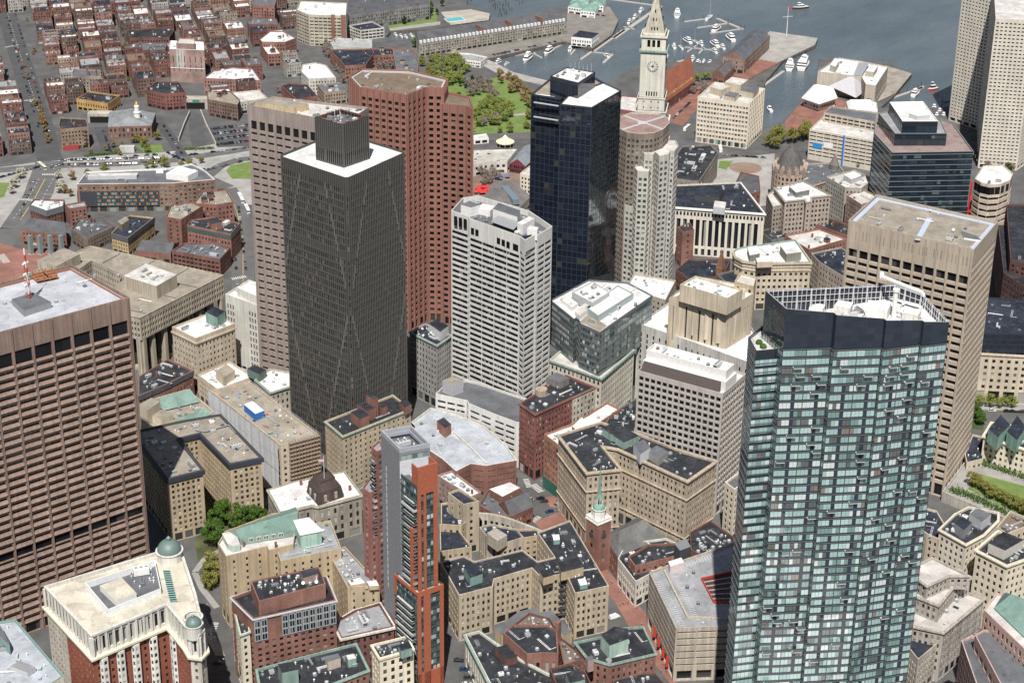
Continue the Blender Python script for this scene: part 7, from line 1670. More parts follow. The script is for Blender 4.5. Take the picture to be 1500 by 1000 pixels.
# boats
HULL = plain((.74, .74, .73), .3); HULLB = plain((.05, .09, .17), .4); HULLK = plain((.05, .05, .055), .5)
def boat(name, L, kind, hull=HULL):
    e = empty(name, (0, 0, 0), 'x x x x', 'boat'); w_ = L*(.3 if kind != 'sail' else .24); fb = L*.075+.4
    sec = [(-.5, .82), (-.3, .98), (0, 1), (.22, .86), (.38, .5), (.5, .03)]
    b = MB(); R = []
    for x, f in sec: R.append([(x*L, -f*w_/2, fb*(1+.35*max(0, x))), (x*L, -f*w_/2*.72, -.35), (x*L, f*w_/2*.72, -.35), (x*L, f*w_/2, fb*(1+.35*max(0, x)))])
    for A, C2 in zip(R, R[1:]):
        b.face([A[1], C2[1], C2[0], A[0]]); b.face([A[3], C2[3], C2[2], A[2]]); b.face([A[0], C2[0], C2[3], A[3]], 1); b.face([A[2], C2[2], C2[1], A[1]])
    b.face([R[0][0], R[0][3], R[0][2], R[0][1]]); b.obj('hull', [hull, plain((.55, .52, .46))], e)
    def cabin(x0, x1, f, z0, h, sl, nm='cabin'):
        b = MB(); y = w_/2*f; lo = [(x0*L, -y, z0), (x1*L, -y*.75, z0), (x1*L, y*.75, z0), (x0*L, y, z0)]; hi = [(x0*L+sl*.3, -y*.92, z0+h), (x1*L-sl, -y*.66, z0+h), (x1*L-sl, y*.66, z0+h), (x0*L+sl*.3, y*.92, z0+h)]
        mid_ = [tuple(Vector(p_)*.35+Vector(q_)*.65+(Vector(p_)-Vector(q_)).cross(Vector((0, 0, 1)))*0) for p_, q_ in zip(lo, hi)]
        lo2 = [tuple(Vector(p_)*.75+Vector(q_)*.25) for p_, q_ in zip(lo, hi)]; hi2 = [tuple(Vector(p_)*.25+Vector(q_)*.75) for p_, q_ in zip(lo, hi)]
        for i in range(4):
            j = (i+1) % 4; b.face([lo[i], lo[j], lo2[j], lo2[i]]); b.face([lo2[i], lo2[j], hi2[j], hi2[i]], 1); b.face([hi2[i], hi2[j], hi[j], hi[i]])
        b.face(hi); b.obj(nm, [HULL, G_BLACK], e)
    if kind == 'yacht': cabin(-.36, .26, .8, fb, L*.11+.6, L*.1); cabin(-.3, .06, .62, fb+L*.11+.6, L*.06+.5, L*.05, 'flybridge')
    if kind == 'launch': cabin(-.1, .22, .7, fb, L*.12+.5, L*.06)
    if kind == 'sail':
        cabin(-.12, .2, .55, fb, .8, .6); b = MB(); b.tube((L*.08, 0, fb), (L*.08, 0, L*1.35), .13, .06, n=5); b.tube((L*.08, 0, fb+1.6), (-L*.38, 0, fb+1.6), .2, n=5); b.obj('mast', [LGREY], e)
    if kind == 'ferry':
        cabin(-.46, .36, .92, fb, 2.5, .8); cabin(-.44, .28, .88, fb+2.5, 2.4, .8, 'upper_deck'); cabin(-.05, .18, .5, fb+4.9, 2.2, .8, 'wheelhouse'); b = MB(); b.tube((-.05*L, 0, fb+5), (-.05*L, 0, fb+10), .12, n=5); b.obj('mast', [LGREY], e)
    if kind == 'tug': cabin(-.2, .2, .7, fb, 2.6, .4); cabin(0, .18, .5, fb+2.6, 2.2, .2, 'wheelhouse')
    return e
BT = {'y12': boat('motor_yacht', 13, 'yacht'), 'y18': boat('motor_yacht', 19, 'yacht'), 'l8': boat('motor_launch', 8.5, 'launch'), 's12': boat('sailing_boat', 12, 'sail'), 'f34': boat('ferry', 34, 'ferry'), 't20': boat('tour_boat', 20, 'tug', HULLK), 'r9': boat('water_taxi', 10, 'tug', plain((.5, .05, .04))), 'b9': boat('motor_launch', 9, 'launch', HULLB)}
used = set()
def put(kind, px, py, hd, label, group=None, sc=1.0):
    v = P(px, py, -3); hd = radians(hd)
    if kind not in used:
        used.add(kind); o = BT[kind]; o.location = (v.x, v.y, -2.75); o.rotation_euler = (0, 0, hd); o['label'] = label; o.scale = (sc,)*3
        if group: o['group'] = group
    else: copy_tree(BT[kind], (v.x, v.y, -2.75), hd, sc, label, group)
put('f34', 1177, 97, 20, 'white multi-deck ferry moored side on beside the pier end'); put('f34', 1157, 99, 25, 'grey-white ferry moored inside the white one at the pier', None, .8); put('f34', 992, 23, 30, 'white tour ferry under way right of the clock tower spire', None, .7)
put('t20', 1172, 13, 150, 'black hulled work boat under way near the top edge'); put('r9', 1366, 132, 160, 'small red water taxi under way left of the concrete apartment tower', None, 1.3); put('l8', 1127, 162, 45, 'white launch alone in the channel beside the concrete grid block', None, 1.5); put('y18', 1341, 139, 10, 'white yacht tied to the float by the aquarium pier')
put('y18', 772, 89, 200, 'large white yacht moored below the granite wharf quay', None, 1.2); put('y18', 803, 79, 195, 'broad white yacht moored near the middle of the wharf quay', None, 1.1); put('y12', 835, 74, 30, 'white yacht moored beside the navy roofed pier house'); put('y12', 729, 94, 190, 'white motor yacht nearest the park promenade', None, 1.0); put('l8', 742, 95, 185, 'small white launch beside the yacht nearest the promenade'); put('l8', 888, 84, 60, 'small white boat on the outer float behind the dark glass tower', None, 1.3)
put('y18', 1069, 58, 50, 'large white yacht at the marina head by the wharf houses', None, 1.15); put('s12', 1039, 28, 10, 'white sailing boat with a tall mast on the outer marina float', None, 1.5); put('y18', 1050, 45, 10, 'white twin deck yacht on the middle marina float', None, 1.1); put('y18', 1006, 62, 60, 'white yacht with masts behind, nearest the clock tower', None, .9)
for i, (k_, x, y, h) in enumerate((('y12', 987, 70, 40), ('y12', 1026, 66, 50), ('y18', 1046, 67, 55), ('y12', 1057, 71, 55), ('y12', 1045, 77, 60), ('y12', 1015, 88, 20), ('l8', 1031, 91, 20), ('s12', 1018, 63, 60), ('s12', 997, 71, 50), ('y12', 940, 17, 15), ('y12', 931, 27, 15), ('y12', 923, 34, 15), ('l8', 977, 83, 30), ('l8', 1040, 92, 10), ('y12', 1023, 94, 15))):
    nm = {'y12': 'white motor yacht', 'y18': 'white motor yacht', 'l8': 'small white launch', 's12': 'white sailing boat'}[k_]; put(k_, x, y, h, f'{nm} berthed in the marina '+('left of the clock tower spire' if x < 950 else 'between the clock tower and the brick wharf houses'), 'boats in the clock tower marina')
for i, (x, y) in enumerate(((579, 52), (587, 54), (594, 55), (602, 53), (608, 56))): put('l8', x, y, 60, 'small boat berthed in the narrow basin behind the red granite tower', 'boats in the narrow basin')
for i, (x, y) in enumerate(((652, 6), (660, 4), (669, 2), (678, -1), (690, 0), (646, 8), (664, 9))): put('b9', x, y, 30, 'blue and white launch in the far marina at the top edge', 'boats in the far marina')
for i, (x, y) in enumerate(((1368, 160), (1376, 166), (1382, 172), (1372, 172))): put('y12', x, y, 20, 'white yacht berthed behind the dark glass block', 'boats behind the dark glass block')

# wharf buildings
GRW = wall((.31, .285, .24), .15, .25, name="granite_blocks")
q = PP([(614, 66), (831, 32.5), (826, 15), (607, 47)], 12); B = mk('wharf_building', 'very long granite wharf building with slate roof and rows of dormers', 'wharf building', q, 12, pun(3, 2.9, .45, .6, top=.8, bot=3.2, glass=G_MIX), GRW, R_SLATE, indiv=False, lid=False); gable(B, q, 12, 6.5, R_SLATE, GRW)
A, C2 = P(614, 66, 12), P(831, 32.5, 12); u_, n_ = outn(A, C2); Lg = (C2-A).length; b = MB()
for k in range(40): v = A+u_*(3+(Lg-6)*k/39)-n_*2.4; b.prism(ccw([v-u_*1-n_*1.2, v+u_*1-n_*1.2, v+u_*1+n_*1.2, v-u_*1+n_*1.2]), 12.5, 15.3)
b.obj('dormer', [WHITE], B.root); b = MB()
for f_ in (.42, .62, .83): v = A+u_*Lg*f_-n_*7; b.prism(ccw([v-u_*.5-n_*7, v+u_*.5-n_*7, v+u_*.5+n_*6, v-u_*.5+n_*6]), 12, 19.5)
b.obj('fire_wall', [RB2], B.root); B.done()
B = mid('pavilion', 'white single storey restaurant pavilion at the park end of the granite wharf', 'restaurant', [(661, 77), (674, 87), (704, 91), (714, 84), (690, 79)], 6, wall((.7, .68, .63)), R_GREY, (3, 2, 'av'), S(fh=3, bw=2.6, ww=.7, wh=.5, top=.8, bot=2.6, glass=G_DARK)); B.done()
B = mid('pier_house', 'white clapboard pier house with navy hipped roof', 'pier house', [(837, 54), (867, 57), (878, 49), (849, 45)], 9, WHITE, R_NAVY, None, pun(3, 2.6, .45, .55, bot=3, glass=G_DARK), par=0); B.done()
B = Bld('pier_restaurant', 'pier restaurant of linked green hipped roofs over white walls', 'restaurant', P(858, 10, 0), None, False)
for qd in ([(832, 10), (852, 13), (858, 5), (838, 2)], [(850, 16), (872, 18), (878, 8), (857, 6)], [(862, 8), (884, 9), (888, 1), (868, -1)], [(836, 3), (862, 5), (866, -4), (842, -6)]):
    q = PP(qd, 7); B.vol(q, 0, 7, pun(3.2, 3, .6, .5, top=.5, bot=3), WHITE, lid=False); gable(B, q, 7, 4, wall((.20, .32, .27)), WHITE, .3)
B.done()
b = MB(); q = PP([(650, 28), (656, 33), (682, 30), (676, 25)], .6); b.prism(q, .3, .9, 1, 1, False); b.poly(inset(q, .6), .93, 0); tag(b.obj('swimming_pool', [plain((.12, .42, .45), .1), WHITE], None, (*centroid(q), .3)), 'turquoise swimming pool on the wharf behind the granite building', 'swimming pool')
q = PP([(1059, 84), (1091, 88), (1128, 53), (1099, 47)], 14); B = mk('wharf_building', 'long granite and brick wharf house with dark slate gable on the ferry pier', 'wharf building', q, 14, pun(3.2, 3, .4, .5, glass=G_DARK), wall((.27, .2, .16)), R_SLATE, indiv=False, lid=False); gable(B, q, 14, 6, wall((.10, .105, .12)), brick((.33, .15, .09))); B.gear(4, 2, 'c', p=q, z=16); B.done()
q = PP([(1043, 108), (1061, 113), (1076, 98), (1060, 92)], 8); B = mk('brick_house', 'small orange brick gabled house at the landward end of the ferry pier', 'brick house', q, 8, pun(3.2, 3, .35, .45), brick((.36, .16, .09)), R_SLATE, indiv=False, lid=False); gable(B, q, 8, 5, wall((.13, .11, .11)), brick((.36, .16, .09))); B.done()
c = P(1152, 53, 0); b = MB(); b.tube((*c, .5), (*c, 30), .45, .15, n=7); b.tube((c.x-5, c.y+3, 20), (c.x+5, c.y-3, 20), .18, n=5); b.face([(c.x, c.y, 29.5), (c.x+2, c.y-2.4, 29.2), (c.x+2, c.y-2.4, 27), (c.x, c.y, 27.3)], 1); tag(b.obj('flagpole', [WHITE, REDP], None, (*c, .5)), 'tall white mast flagpole with yardarm at the end of the ferry pier', 'flagpole')
# terraced red hotel
q = PP([(972, 152), (1019, 118), (1002, 102), (940, 140)], 9); B = mk('terraced_hotel', 'long red brick hotel with orange stepped terraces up its steep roof', 'hotel', q, 9, pun(3.2, 3, .4, .5), brick((.26, .08, .06)), R_RED, indiv=False, lid=False); gable(B, q, 9, 18, wall((.26, .095, .062), .12, .2), brick((.34, .10, .07)))
A, C2 = P(972, 152, 9), P(1019, 118, 9); u_, n_ = outn(A, C2); Lg = (C2-A).length; wd_ = (P(1002, 102, 9)-C2).length/2; b = MB()
for f in range(4):
    o_ = wd_*(.08+.22*f); z_ = 9+18*(.08+.22*f)+.1; a_, c_ = A+u_*2-n_*o_, C2-u_*(2+f)-n_*o_; b.prism(ccw([a_+n_*.4, c_+n_*.4, c_-n_*2.2, a_-n_*2.2]), z_, z_+1.6)
    for k in range(14): v = a_+(c_-a_)*(k/14); b.prism(ccw([v+n_*.9, v+u_*.5+n_*.9, v+u_*.5-n_*1.5, v-n_*1.5]), z_, z_+2.6)
b.obj('terrace', [wall((.37, .20, .10))], B.root); B.done()
mid('brick_block', 'low red brick market block between dark glass tower and clock tower base', 'brick building', [(906, 160), (930, 164), (934, 142), (910, 140)], 10, brick((.30, .085, .07)), R_LIGHT, (2, 2, 'v')).done()
# aquarium group
AQ = wall((.42, .38, .32), .08, .15)
B = mid('aquarium', 'concrete aquarium hall with white roof split by folded grey metal wing', 'aquarium', [(1198, 105), (1262, 113), (1268, 124), (1283, 126), (1301, 98), (1262, 90), (1228, 85)], 20, AQ, R_WHITE, (9, 3, 'aAdvh'), S(fh=7, bw=9, ww=.5, wh=.25, top=9, bot=2, glass=G_DARK))
for qd, h in (([(1216, 95), (1224, 98), (1230, 88), (1223, 85)], 25), ([(1268, 104), (1280, 106), (1286, 97), (1275, 95)], 24)): simple_box(B, 'plant_house', qd, B.rz, h, AQ, R_WHITE)
b = MB(); a0, a1, a2, a3, a4 = P(1258, 90, 24), P(1274, 91, 24), P(1262, 116, 18), P(1250, 114, 18), P(1254, 142, 5)
b.face([(*a0, 23), (*a1, 23), (*a2, 21), (*a3, 21)]); k1, k2 = P(1214, 126, 10), P(1272, 130, 10); b.face([(*a3, 21), (*a2, 21), (*k2, 10), (*a4, 4)]); b.face([(*a3, 21), (*a4, 4), (*k1, 10)]); b.obj('metal_wing', [plain((.42, .42, .43), .35, .3)], B.root); B.done()
B = mid('ferry_terminal', 'white shell roofed terminal with glass box front on the brick plaza', 'terminal', [(1178, 143), (1200, 150), (1224, 143), (1219, 131), (1193, 127)], 8, WHITE, R_WHITE, (1, 2, 's'), S(fh=4, bw=3, ww=.8, wh=.5, top=2.5, bot=1, glass=G_GREEN)); q = PP([(1174, 143), (1200, 152), (1227, 143), (1221, 129), (1192, 124)], 9); b = MB(); k_ = inset(q, 4); b.ring(q, inset(q, .5), 8.2, 8.8)
for i in range(5): b.face([(*q[i], 8.8), (*q[(i+1) % 5], 8.8), (*k_[(i+1) % 5], 11), (*k_[i], 11)])
b.poly(k_, 11); b.obj('shell_roof', [WHITE], B.root); B.done()
B = mid('cinema', 'white barrel roofed cinema behind the concrete garage', 'cinema', [(1238, 158), (1245, 164), (1286, 164), (1284, 150), (1246, 148)], 10, wall((.62, .60, .55)), R_WHITE, None, S(fh=30)); q = PP([(1240, 146), (1243, 157), (1282, 158), (1280, 146)], 16); b = MB(); b.prism(q, 9, 14); k_ = inset(q, 3)
for i in range(4): b.face([(*q[i], 14), (*q[(i+1) % 4], 14), (*k_[(i+1) % 4], 17), (*k_[i], 17)])
b.poly(k_, 17); b.obj('barrel_roof', [WHITE], B.root); B.done()
# market and plaza between the towers
B = mid('market_hall', 'pale curved market hall with square dark openings between red and dark towers', 'market hall', [(680, 238), (694, 241), (716, 237), (743, 236), (757, 219), (680, 221)], 10, wall((.55, .52, .46)), roofm((.40, .38, .34)), (8, 3, 'vsd'), S(fh=4.5, bw=4.4, ww=.5, wh=.45, top=1.2, bot=3.5, glass=G_BLACK)); B.done()
q = PP([(746, 240), (770, 244), (790, 224), (768, 214)], 7); B = mk('conservatory', 'maroon framed glass conservatory beside the pale curved market hall', 'conservatory', q, 7, S(fh=3, bw=1.6, ww=.8, wh=.8, top=.4, bot=.3, glass=G_DARK), plain((.16, .035, .04)), R_DGREY, indiv=False, lid=False); gable(B, q, 7, 5, roofm((.22, .24, .27)), plain((.16, .035, .04))); B.done()
q = PP([(700, 300), (752, 312), (778, 288), (725, 264)], 9); B = mk('market_hall', 'long slate roofed market hall with glazed ridge behind the white tower', 'market hall', q, 9, pun(), GRW, R_SLATE, indiv=False, lid=False); gable(B, q, 9, 6, roofm((.15, .14, .135)), GRW); b = MB(); A, C2 = P(739, 274, 14), P(756, 296, 13); u_ = (C2-A).normalized(); n_ = Vector((-u_.y, u_.x))*2.5; b.prism(ccw([A-n_, C2-n_, C2+n_, A+n_]), 11, 15); b.obj('glazed_ridge', [plain((.16, .21, .24), .2)], B.root); B.done()
mid('stone_block', 'cream stone block edge-on beside the dark navy glass tower', 'office building', [(762, 254), (778, 258), (800, 246), (780, 240)], 22, CRM, R_LIGHT, (2, 2, 'av'), pun(3.4, 2.8, .5, .6, glass=G_DARK)).done()
mid('low_block', 'low white pavilions with flat roofs at the foot of the park', 'pavilion', [(692, 199), (694, 205), (716, 203), (712, 196)], 4, WHITE, R_LIGHT, None, None).done()
c = P(740, 214, 0); b = MB(); n = 20
for k in range(n):
    a0, a1 = 2*pi*k/n, 2*pi*(k+1)/n; e_ = lambda a, r, z: (c.x+r*cos(a), c.y+r*sin(a), z); b.face([e_(a0, 7.6, 4.2), e_(a1, 7.6, 4.2), e_(a1, 3.2, 6.6), e_(a0, 3.2, 6.6)], k % 2); b.face([e_(a0, 3.2, 6.6), e_(a1, 3.2, 6.6), (c.x, c.y, 9.8)], k % 2); b.face([e_(a0, 7.6, 3.4), e_(a1, 7.6, 3.4), e_(a1, 7.6, 4.2), e_(a0, 7.6, 4.2)], k % 2)
    if k % 2 == 0: b.tube(e_(a0, 7.2, 0), e_(a0, 7.2, 3.6), .14, n=5, m=2)
b.tube((*c, 0), (*c, 4.5), 2.2, n=14, m=2); tag(b.obj('carousel_tent', [plain((.78, .62, .22)), plain((.80, .77, .66)), LGREY], None, (*c, 0)), 'round yellow and white striped carousel tent below the park', 'tent')
um = MB(); um.tube((0, 0, 0), (0, 0, 2.4), .06, n=5, m=1); um.lathe((0, 0), [(2.0, 2.2), (1.1, 2.75), (.05, 3.1)], 10); um = um.mesh('parasol', [plain((.55, .03, .03)), LGREY]); ub = MB(); ub.tube((0, 0, 0), (0, 0, 2.4), .06, n=5, m=1); ub.lathe((0, 0), [(2.0, 2.2), (1.1, 2.75), (.05, 3.1)], 10); ub = ub.mesh('parasol', [plain((.06, .16, .40)), LGREY])
rr = random.Random(3)
for k in range(20):
    v = P(703+rr.uniform(-6, 13), 281+rr.uniform(-5, 5), 0); tag(inst('parasol', um, None, Matrix.Translation((v.x, v.y, 0))), 'open red cafe parasol in the cluster behind the white tower', 'parasol', 'red cafe parasols')
for k in range(5):
    v = P(722+rr.uniform(-6, 22), 262+rr.uniform(-3, 3), 0); tag(inst('parasol', ub, None, Matrix.Translation((v.x, v.y, 0))), 'open blue parasol on the plaza before the market hall', 'parasol', 'blue plaza parasols')
# ================================================================ STREETS, PARKS, TREES, CARS, PEOPLE
sheet('pavement', [(0, 245), (95, 232), (250, 222), (380, 200), (380, 300), (300, 300), (95, 300), (50, 330), (-40, 340), (-40, 250)], PAVE, .02)
ROAD = wall((.115, .113, .11), .15, 0, .9, name="road_asphalt"); ROADD = wall((.08, .08, .082), .15, 0, .9, name="road_asphalt_dark")
strip('road', [(2, -10), (22, 62), (45, 135), (66, 200), (73, 236)], 19, ROADD, .05); strip('road', [(73, 236), (56, 285), (22, 335), (-20, 375)], 22, ROAD, .055); strip('road', [(-30, 252), (75, 243), (180, 240), (262, 234), (330, 223), (385, 214)], 12, ROAD, .06)
strip('road', [(252, 262), (300, 262), (322, 243), (350, 234), (385, 230)], 10, ROAD, .065); strip('road', [(300, 262), (332, 276), (347, 300), (356, 350), (356, 430)], 15, ROAD, .07); strip('road', [(228, 172), (252, 204), (268, 230)], 9, ROADD, .075)
strip('lane_marking', [(66, 262), (50, 292), (30, 322)], .5, MARKY, .09); strip('lane_marking', [(78, 262), (62, 292), (42, 322)], .3, MARK, .09, (3, 5)); strip('lane_marking', [(57, 262), (42, 290), (20, 320)], .3, MARK, .09, (3, 5))
strip('lane_marking', [(5, 0), (24, 62), (47, 135), (68, 200)], .3, MARK, .09, (3, 6)); strip('lane_marking', [(-20, 251), (180, 240), (330, 223), (380, 215)], .25, MARK, .095, (3, 6)); strip('lane_marking', [(336, 285), (347, 310), (356, 350), (356, 420)], .3, MARKY, .1)
for a_, c_, w_ in (((62, 256), (84, 256), 4), ((28, 292), (52, 294), 4), ((10, 385), (0, 372), 5), ((340, 409), (362, 405), 4), ((8, 70), (28, 66), 3), ((36, 148), (56, 146), 3), ((282, 232), (296, 240), 3), ((244, 226), (258, 222), 3), ((292, 262), (308, 268), 3), ((312, 936), (300, 920), 4), ((316, 912), (308, 934), 3), ((781, 710), (795, 722), 4), ((770, 702), (776, 715), 3), ((780, 764), (792, 756), 3)): zebra(a_, c_, w_)
sheet('lawn', [(331, 250), (338, 243), (366, 237), (372, 262), (340, 262)], LAWN, .2); sheet('lawn', [(198, 214), (236, 212), (240, 222), (214, 226)], LAWN, .2); sheet('lawn', [(-10, 268), (14, 268), (6, 288), (-10, 292)], LAWN, .2); sheet('parking_lot', [(305, 186), (366, 180), (366, 214), (318, 216)], ROADD, .12)
sheet('brick_plaza', [(-20, 350), (30, 365), (110, 370), (100, 400), (-20, 420)], BRICKP, .1); sheet('brick_plaza', [(690, 245), (760, 245), (770, 290), (690, 300)], wall((.2, .14, .115), .3, 0), .1)
sheet('brick_pavement', [(782, 765), (830, 745), (850, 790), (930, 880), (1000, 960), (990, 1010), (940, 950), (900, 880)], BRICKP, .1); sheet('brick_pavement', [(796, 728), (815, 726), (822, 745), (806, 742)], BRICKP, .12); sheet('pavement', [(215, 800), (250, 830), (300, 900), (330, 960), (316, 960), (285, 905), (212, 812)], PAVE, .1)
sheet('pavement', [(990, 240), (1135, 225), (1130, 300), (1060, 310), (985, 290)], PAVE, .1); sheet('lawn', [(1052, 246), (1054, 236), (1074, 236), (1064, 249)], LAWN, .16); c = P(1092, 246, 0); b = MB(); b.poly(ccw([c+Vector((13*cos(k*pi/14), 13*sin(k*pi/14))) for k in range(28)]), .18); struct('paved_circle', b, [wall((.27, .19, .15))])
sheet('lawn', [(640, 118), (660, 108), (700, 120), (735, 112), (778, 148), (778, 196), (690, 196), (640, 180)], LAWN, .15); sheet('path', [(694, 178), (740, 168), (778, 165), (778, 168), (740, 172), (696, 182)], PAVE, .2); sheet('path', [(735, 112), (740, 111), (782, 146), (778, 150)], BRICKP, .2); sheet('street', [(680, 197), (780, 194), (780, 204), (680, 207)], ROAD, .2)
sheet('lawn', [(565, 20), (640, 15), (640, 38), (570, 44)], LAWN, .15); sheet('path', [(570, 42), (645, 32), (645, 37), (572, 46)], PAVE, .2); strip('road', [(628, 128), (640, 112), (634, 96), (618, 82), (604, 66)], 9, ROAD, .15)
sheet('garden_floor', [(285, 795), (300, 730), (395, 740), (330, 790), (320, 860), (300, 870)], wall((.075, .085, .04), .4, 0), .1); strip('path', [(322, 806), (300, 818), (285, 838), (296, 862), (318, 890)], 3, PAVE, .16)
sheet('pavement', [(1430, 590), (1500, 592), (1500, 602), (1425, 600)], PAVE, .1); sheet('lawn', [(1420, 602), (1445, 604), (1440, 630), (1415, 625)], wall((.05, .075, .03), .3, 0), .1)
# walls of the tunnel ramp and the portals
def wallbox(name, label, pts, h, th, mat):
    b = MB(); pp = [P(*q) for q in pts]
    for a_, c_ in zip(pp, pp[1:]): u_ = (c_-a_).normalized(); n_ = Vector((-u_.y, u_.x))*th/2; b.prism(ccw([a_-n_, c_-n_, c_+n_, a_+n_]), 0, h)
    tag(b.obj(name, [mat], None, (*pp[0], 0)), label, 'wall')
wallbox('retaining_wall', 'pale concrete retaining wall left of the tunnel ramp', [(262, 208), (270, 186), (278, 168)], 3.5, .8, wall((.42, .4, .36))); wallbox('retaining_wall', 'pale concrete retaining wall between tunnel ramp and car park', [(316, 214), (302, 186), (294, 166)], 3.5, .8, wall((.42, .4, .36)))
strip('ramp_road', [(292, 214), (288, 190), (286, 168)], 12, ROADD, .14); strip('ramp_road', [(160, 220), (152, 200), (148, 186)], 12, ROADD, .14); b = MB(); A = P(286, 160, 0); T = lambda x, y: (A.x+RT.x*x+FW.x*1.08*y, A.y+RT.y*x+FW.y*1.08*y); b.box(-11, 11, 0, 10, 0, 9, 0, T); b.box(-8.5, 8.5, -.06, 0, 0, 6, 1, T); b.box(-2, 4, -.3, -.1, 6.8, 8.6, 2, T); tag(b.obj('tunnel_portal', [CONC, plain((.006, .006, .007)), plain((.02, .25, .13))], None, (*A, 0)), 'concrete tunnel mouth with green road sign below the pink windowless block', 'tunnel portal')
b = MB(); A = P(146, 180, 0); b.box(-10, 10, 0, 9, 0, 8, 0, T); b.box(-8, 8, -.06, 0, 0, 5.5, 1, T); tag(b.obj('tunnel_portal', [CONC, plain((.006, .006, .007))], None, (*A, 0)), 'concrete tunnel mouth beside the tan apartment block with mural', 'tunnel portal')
b = MB(); A = P(186, 224, 0); b.box(-6, 6, 0, 5, 0, 5, 0, T); tag(b.obj('kiosk', [wall((.45, .45, .43))], None, (*A, 0)), 'plain grey concrete kiosk in front of the civic hall lawn', 'kiosk')
# glass memorial pillars
gm = MB(); gm.box(-1.3, 1.3, -1.3, 1.3, .2, 14, 0); gm.box(-1.8, 1.8, -1.8, 1.8, 0, .3, 1); gm = gm.mesh('glass_pillar', [plain((.20, .25, .235), .2), CONC])
for x in (46, 60, 75, 91): v = P(x, 372, 0); tag(inst('glass_pillar', gm, None, Matrix.Translation((v.x, v.y, 0))), 'pale green glass memorial pillar in the row before the long brick row', 'memorial pillar', 'glass memorial pillars')

# ---- trees
def leafm(name, c1, c2, tr=.25):
    m, t, b = nodes(name); at = t.nodes.new("ShaderNodeAttribute"); at.attribute_name = "rnd"; oi = t.nodes.new("ShaderNodeObjectInfo")
    x = mth(t, 'FRACT', mth(t, 'ADD', at.outputs["Fac"], mth(t, 'MULTIPLY', oi.outputs["Random"], .3)))
    cl = mixc(t, x, c1, c2); t.links.new(cl, b.inputs["Base Color"]); b.inputs["Roughness"].default_value = .7; b.inputs["Specular IOR Level"].default_value = .2
    tl = t.nodes.new("ShaderNodeBsdfTranslucent"); t.links.new(cl, tl.inputs[0]); mx = t.nodes.new("ShaderNodeMixShader"); mx.inputs[0].default_value = tr
    t.links.new(b.outputs[0], mx.inputs[1]); t.links.new(tl.outputs[0], mx.inputs[2]); t.links.new(mx.outputs[0], t.nodes["Material Output"].inputs[0]); return m
BARK = plain((.085, .07, .055), .9)
def tree_kind(name, H, W_, leaf, n, sz, seed, narrow=False):
    r = random.Random(seed); e = empty(name, (0, 0, 0), 'x x x x', 'tree'); b = MB(); b.tube((0, 0, 0), (0, 0, H*.45), H*.026+.06, H*.016+.03, n=7); tips = []
    for k in range(9):
        a_ = r.random()*6.28; z0 = H*r.uniform(.22, .5); tp = (W_*.36*cos(a_)*r.uniform(.5, 1), W_*.36*sin(a_)*r.uniform(.5, 1), H*r.uniform(.55, .88)); b.tube((0, 0, z0), tp, H*.012+.03, .03, n=5); tips.append(Vector(tp))
    b.obj('trunk', [BARK], e); c = MB(); cl = []
    for k in range(26):
        a_ = r.random()*6.28; f_ = sqrt(r.random()); z_ = r.uniform(.36, .92); wz = sin(min(1, max(0, (1.02-z_)/.62))*pi*.5+.25); cl.append((Vector((W_*.40*f_*wz*cos(a_), W_*.40*f_*wz*sin(a_), H*z_)), W_*r.uniform(.07, .17), r.random()))
    for i in range(n):
        o_, rad, tone = r.choice(cl); d = Vector((r.gauss(0, 1), r.gauss(0, 1), r.gauss(0, .8))).normalized(); q = o_+d*rad*r.uniform(.55, 1.08)
        if q.z < H*.2: continue
        nn = (d+Vector((r.gauss(0, .6), r.gauss(0, .6), r.gauss(0, .6)))).normalized(); ux = nn.orthogonal().normalized(); uy = nn.cross(ux); a_ = r.random()*6.28; ux, uy = ux*cos(a_)+uy*sin(a_), uy*cos(a_)-ux*sin(a_)
        s_ = sz*r.uniform(.6, 1.3); s2 = s_*(.16 if narrow else .75); c.face([tuple(q-ux*s_-uy*s2*.6), tuple(q-uy*s2), tuple(q+ux*s_), tuple(q+uy*s2)], 0, min(.99, max(.01, tone*.6+r.random()*.4)))
    c.obj('crown', [leaf], e); return e
LF = {'spring': leafm('spring_leaves', (.17, .22, .045), (.32, .35, .10)), 'green': leafm('green_leaves', (.045, .10, .015), (.11, .19, .035)), 'bare': leafm('bare_twigs', (.19, .155, .13), (.30, .25, .21), .05), 'olive': leafm('olive_leaves', (.17, .175, .04), (.31, .29, .085)), 'rust': leafm('bronze_leaves', (.22, .16, .07), (.36, .27, .12)), 'dark': leafm('evergreen_leaves', (.02, .04, .014), (.055, .085, .03)), 'white': leafm('blossom', (.42, .42, .30), (.62, .60, .50)), 'pink': leafm('magenta_blossom', (.20, .025, .075), (.36, .07, .16))}
TK = {}
FOOT = [o_ for o_ in OCC if abs(area2(o_)) < 2600]
for k_, (H, W_, n, sz, nr) in {'spring': (10, 9.5, 1500, .34, 0), 'green': (17, 15, 6000, .36, 0), 'bare': (11, 10, 1300, .7, 1), 'olive': (12, 12, 2200, .36, 0), 'rust': (9.5, 8, 1200, .4, 0), 'dark': (9, 6, 1200, .4, 0), 'white': (8, 7.5, 1200, .4, 0), 'pink': (6, 6.5, 900, .4, 0)}.items():
    TK[k_] = [tree_kind('tree', H, W_, LF[k_], n, sz, s_, nr) for s_ in (1, 2)]
tu = set(); TN = {'spring': 'young yellow-green leafing tree', 'green': 'big full green tree', 'bare': 'bare grey-brown twiggy tree', 'olive': 'large olive-yellow leafing tree', 'rust': 'bronze budding tree', 'dark': 'small dark evergreen tree', 'white': 'pale blossoming tree', 'pink': 'magenta blossoming tree'}
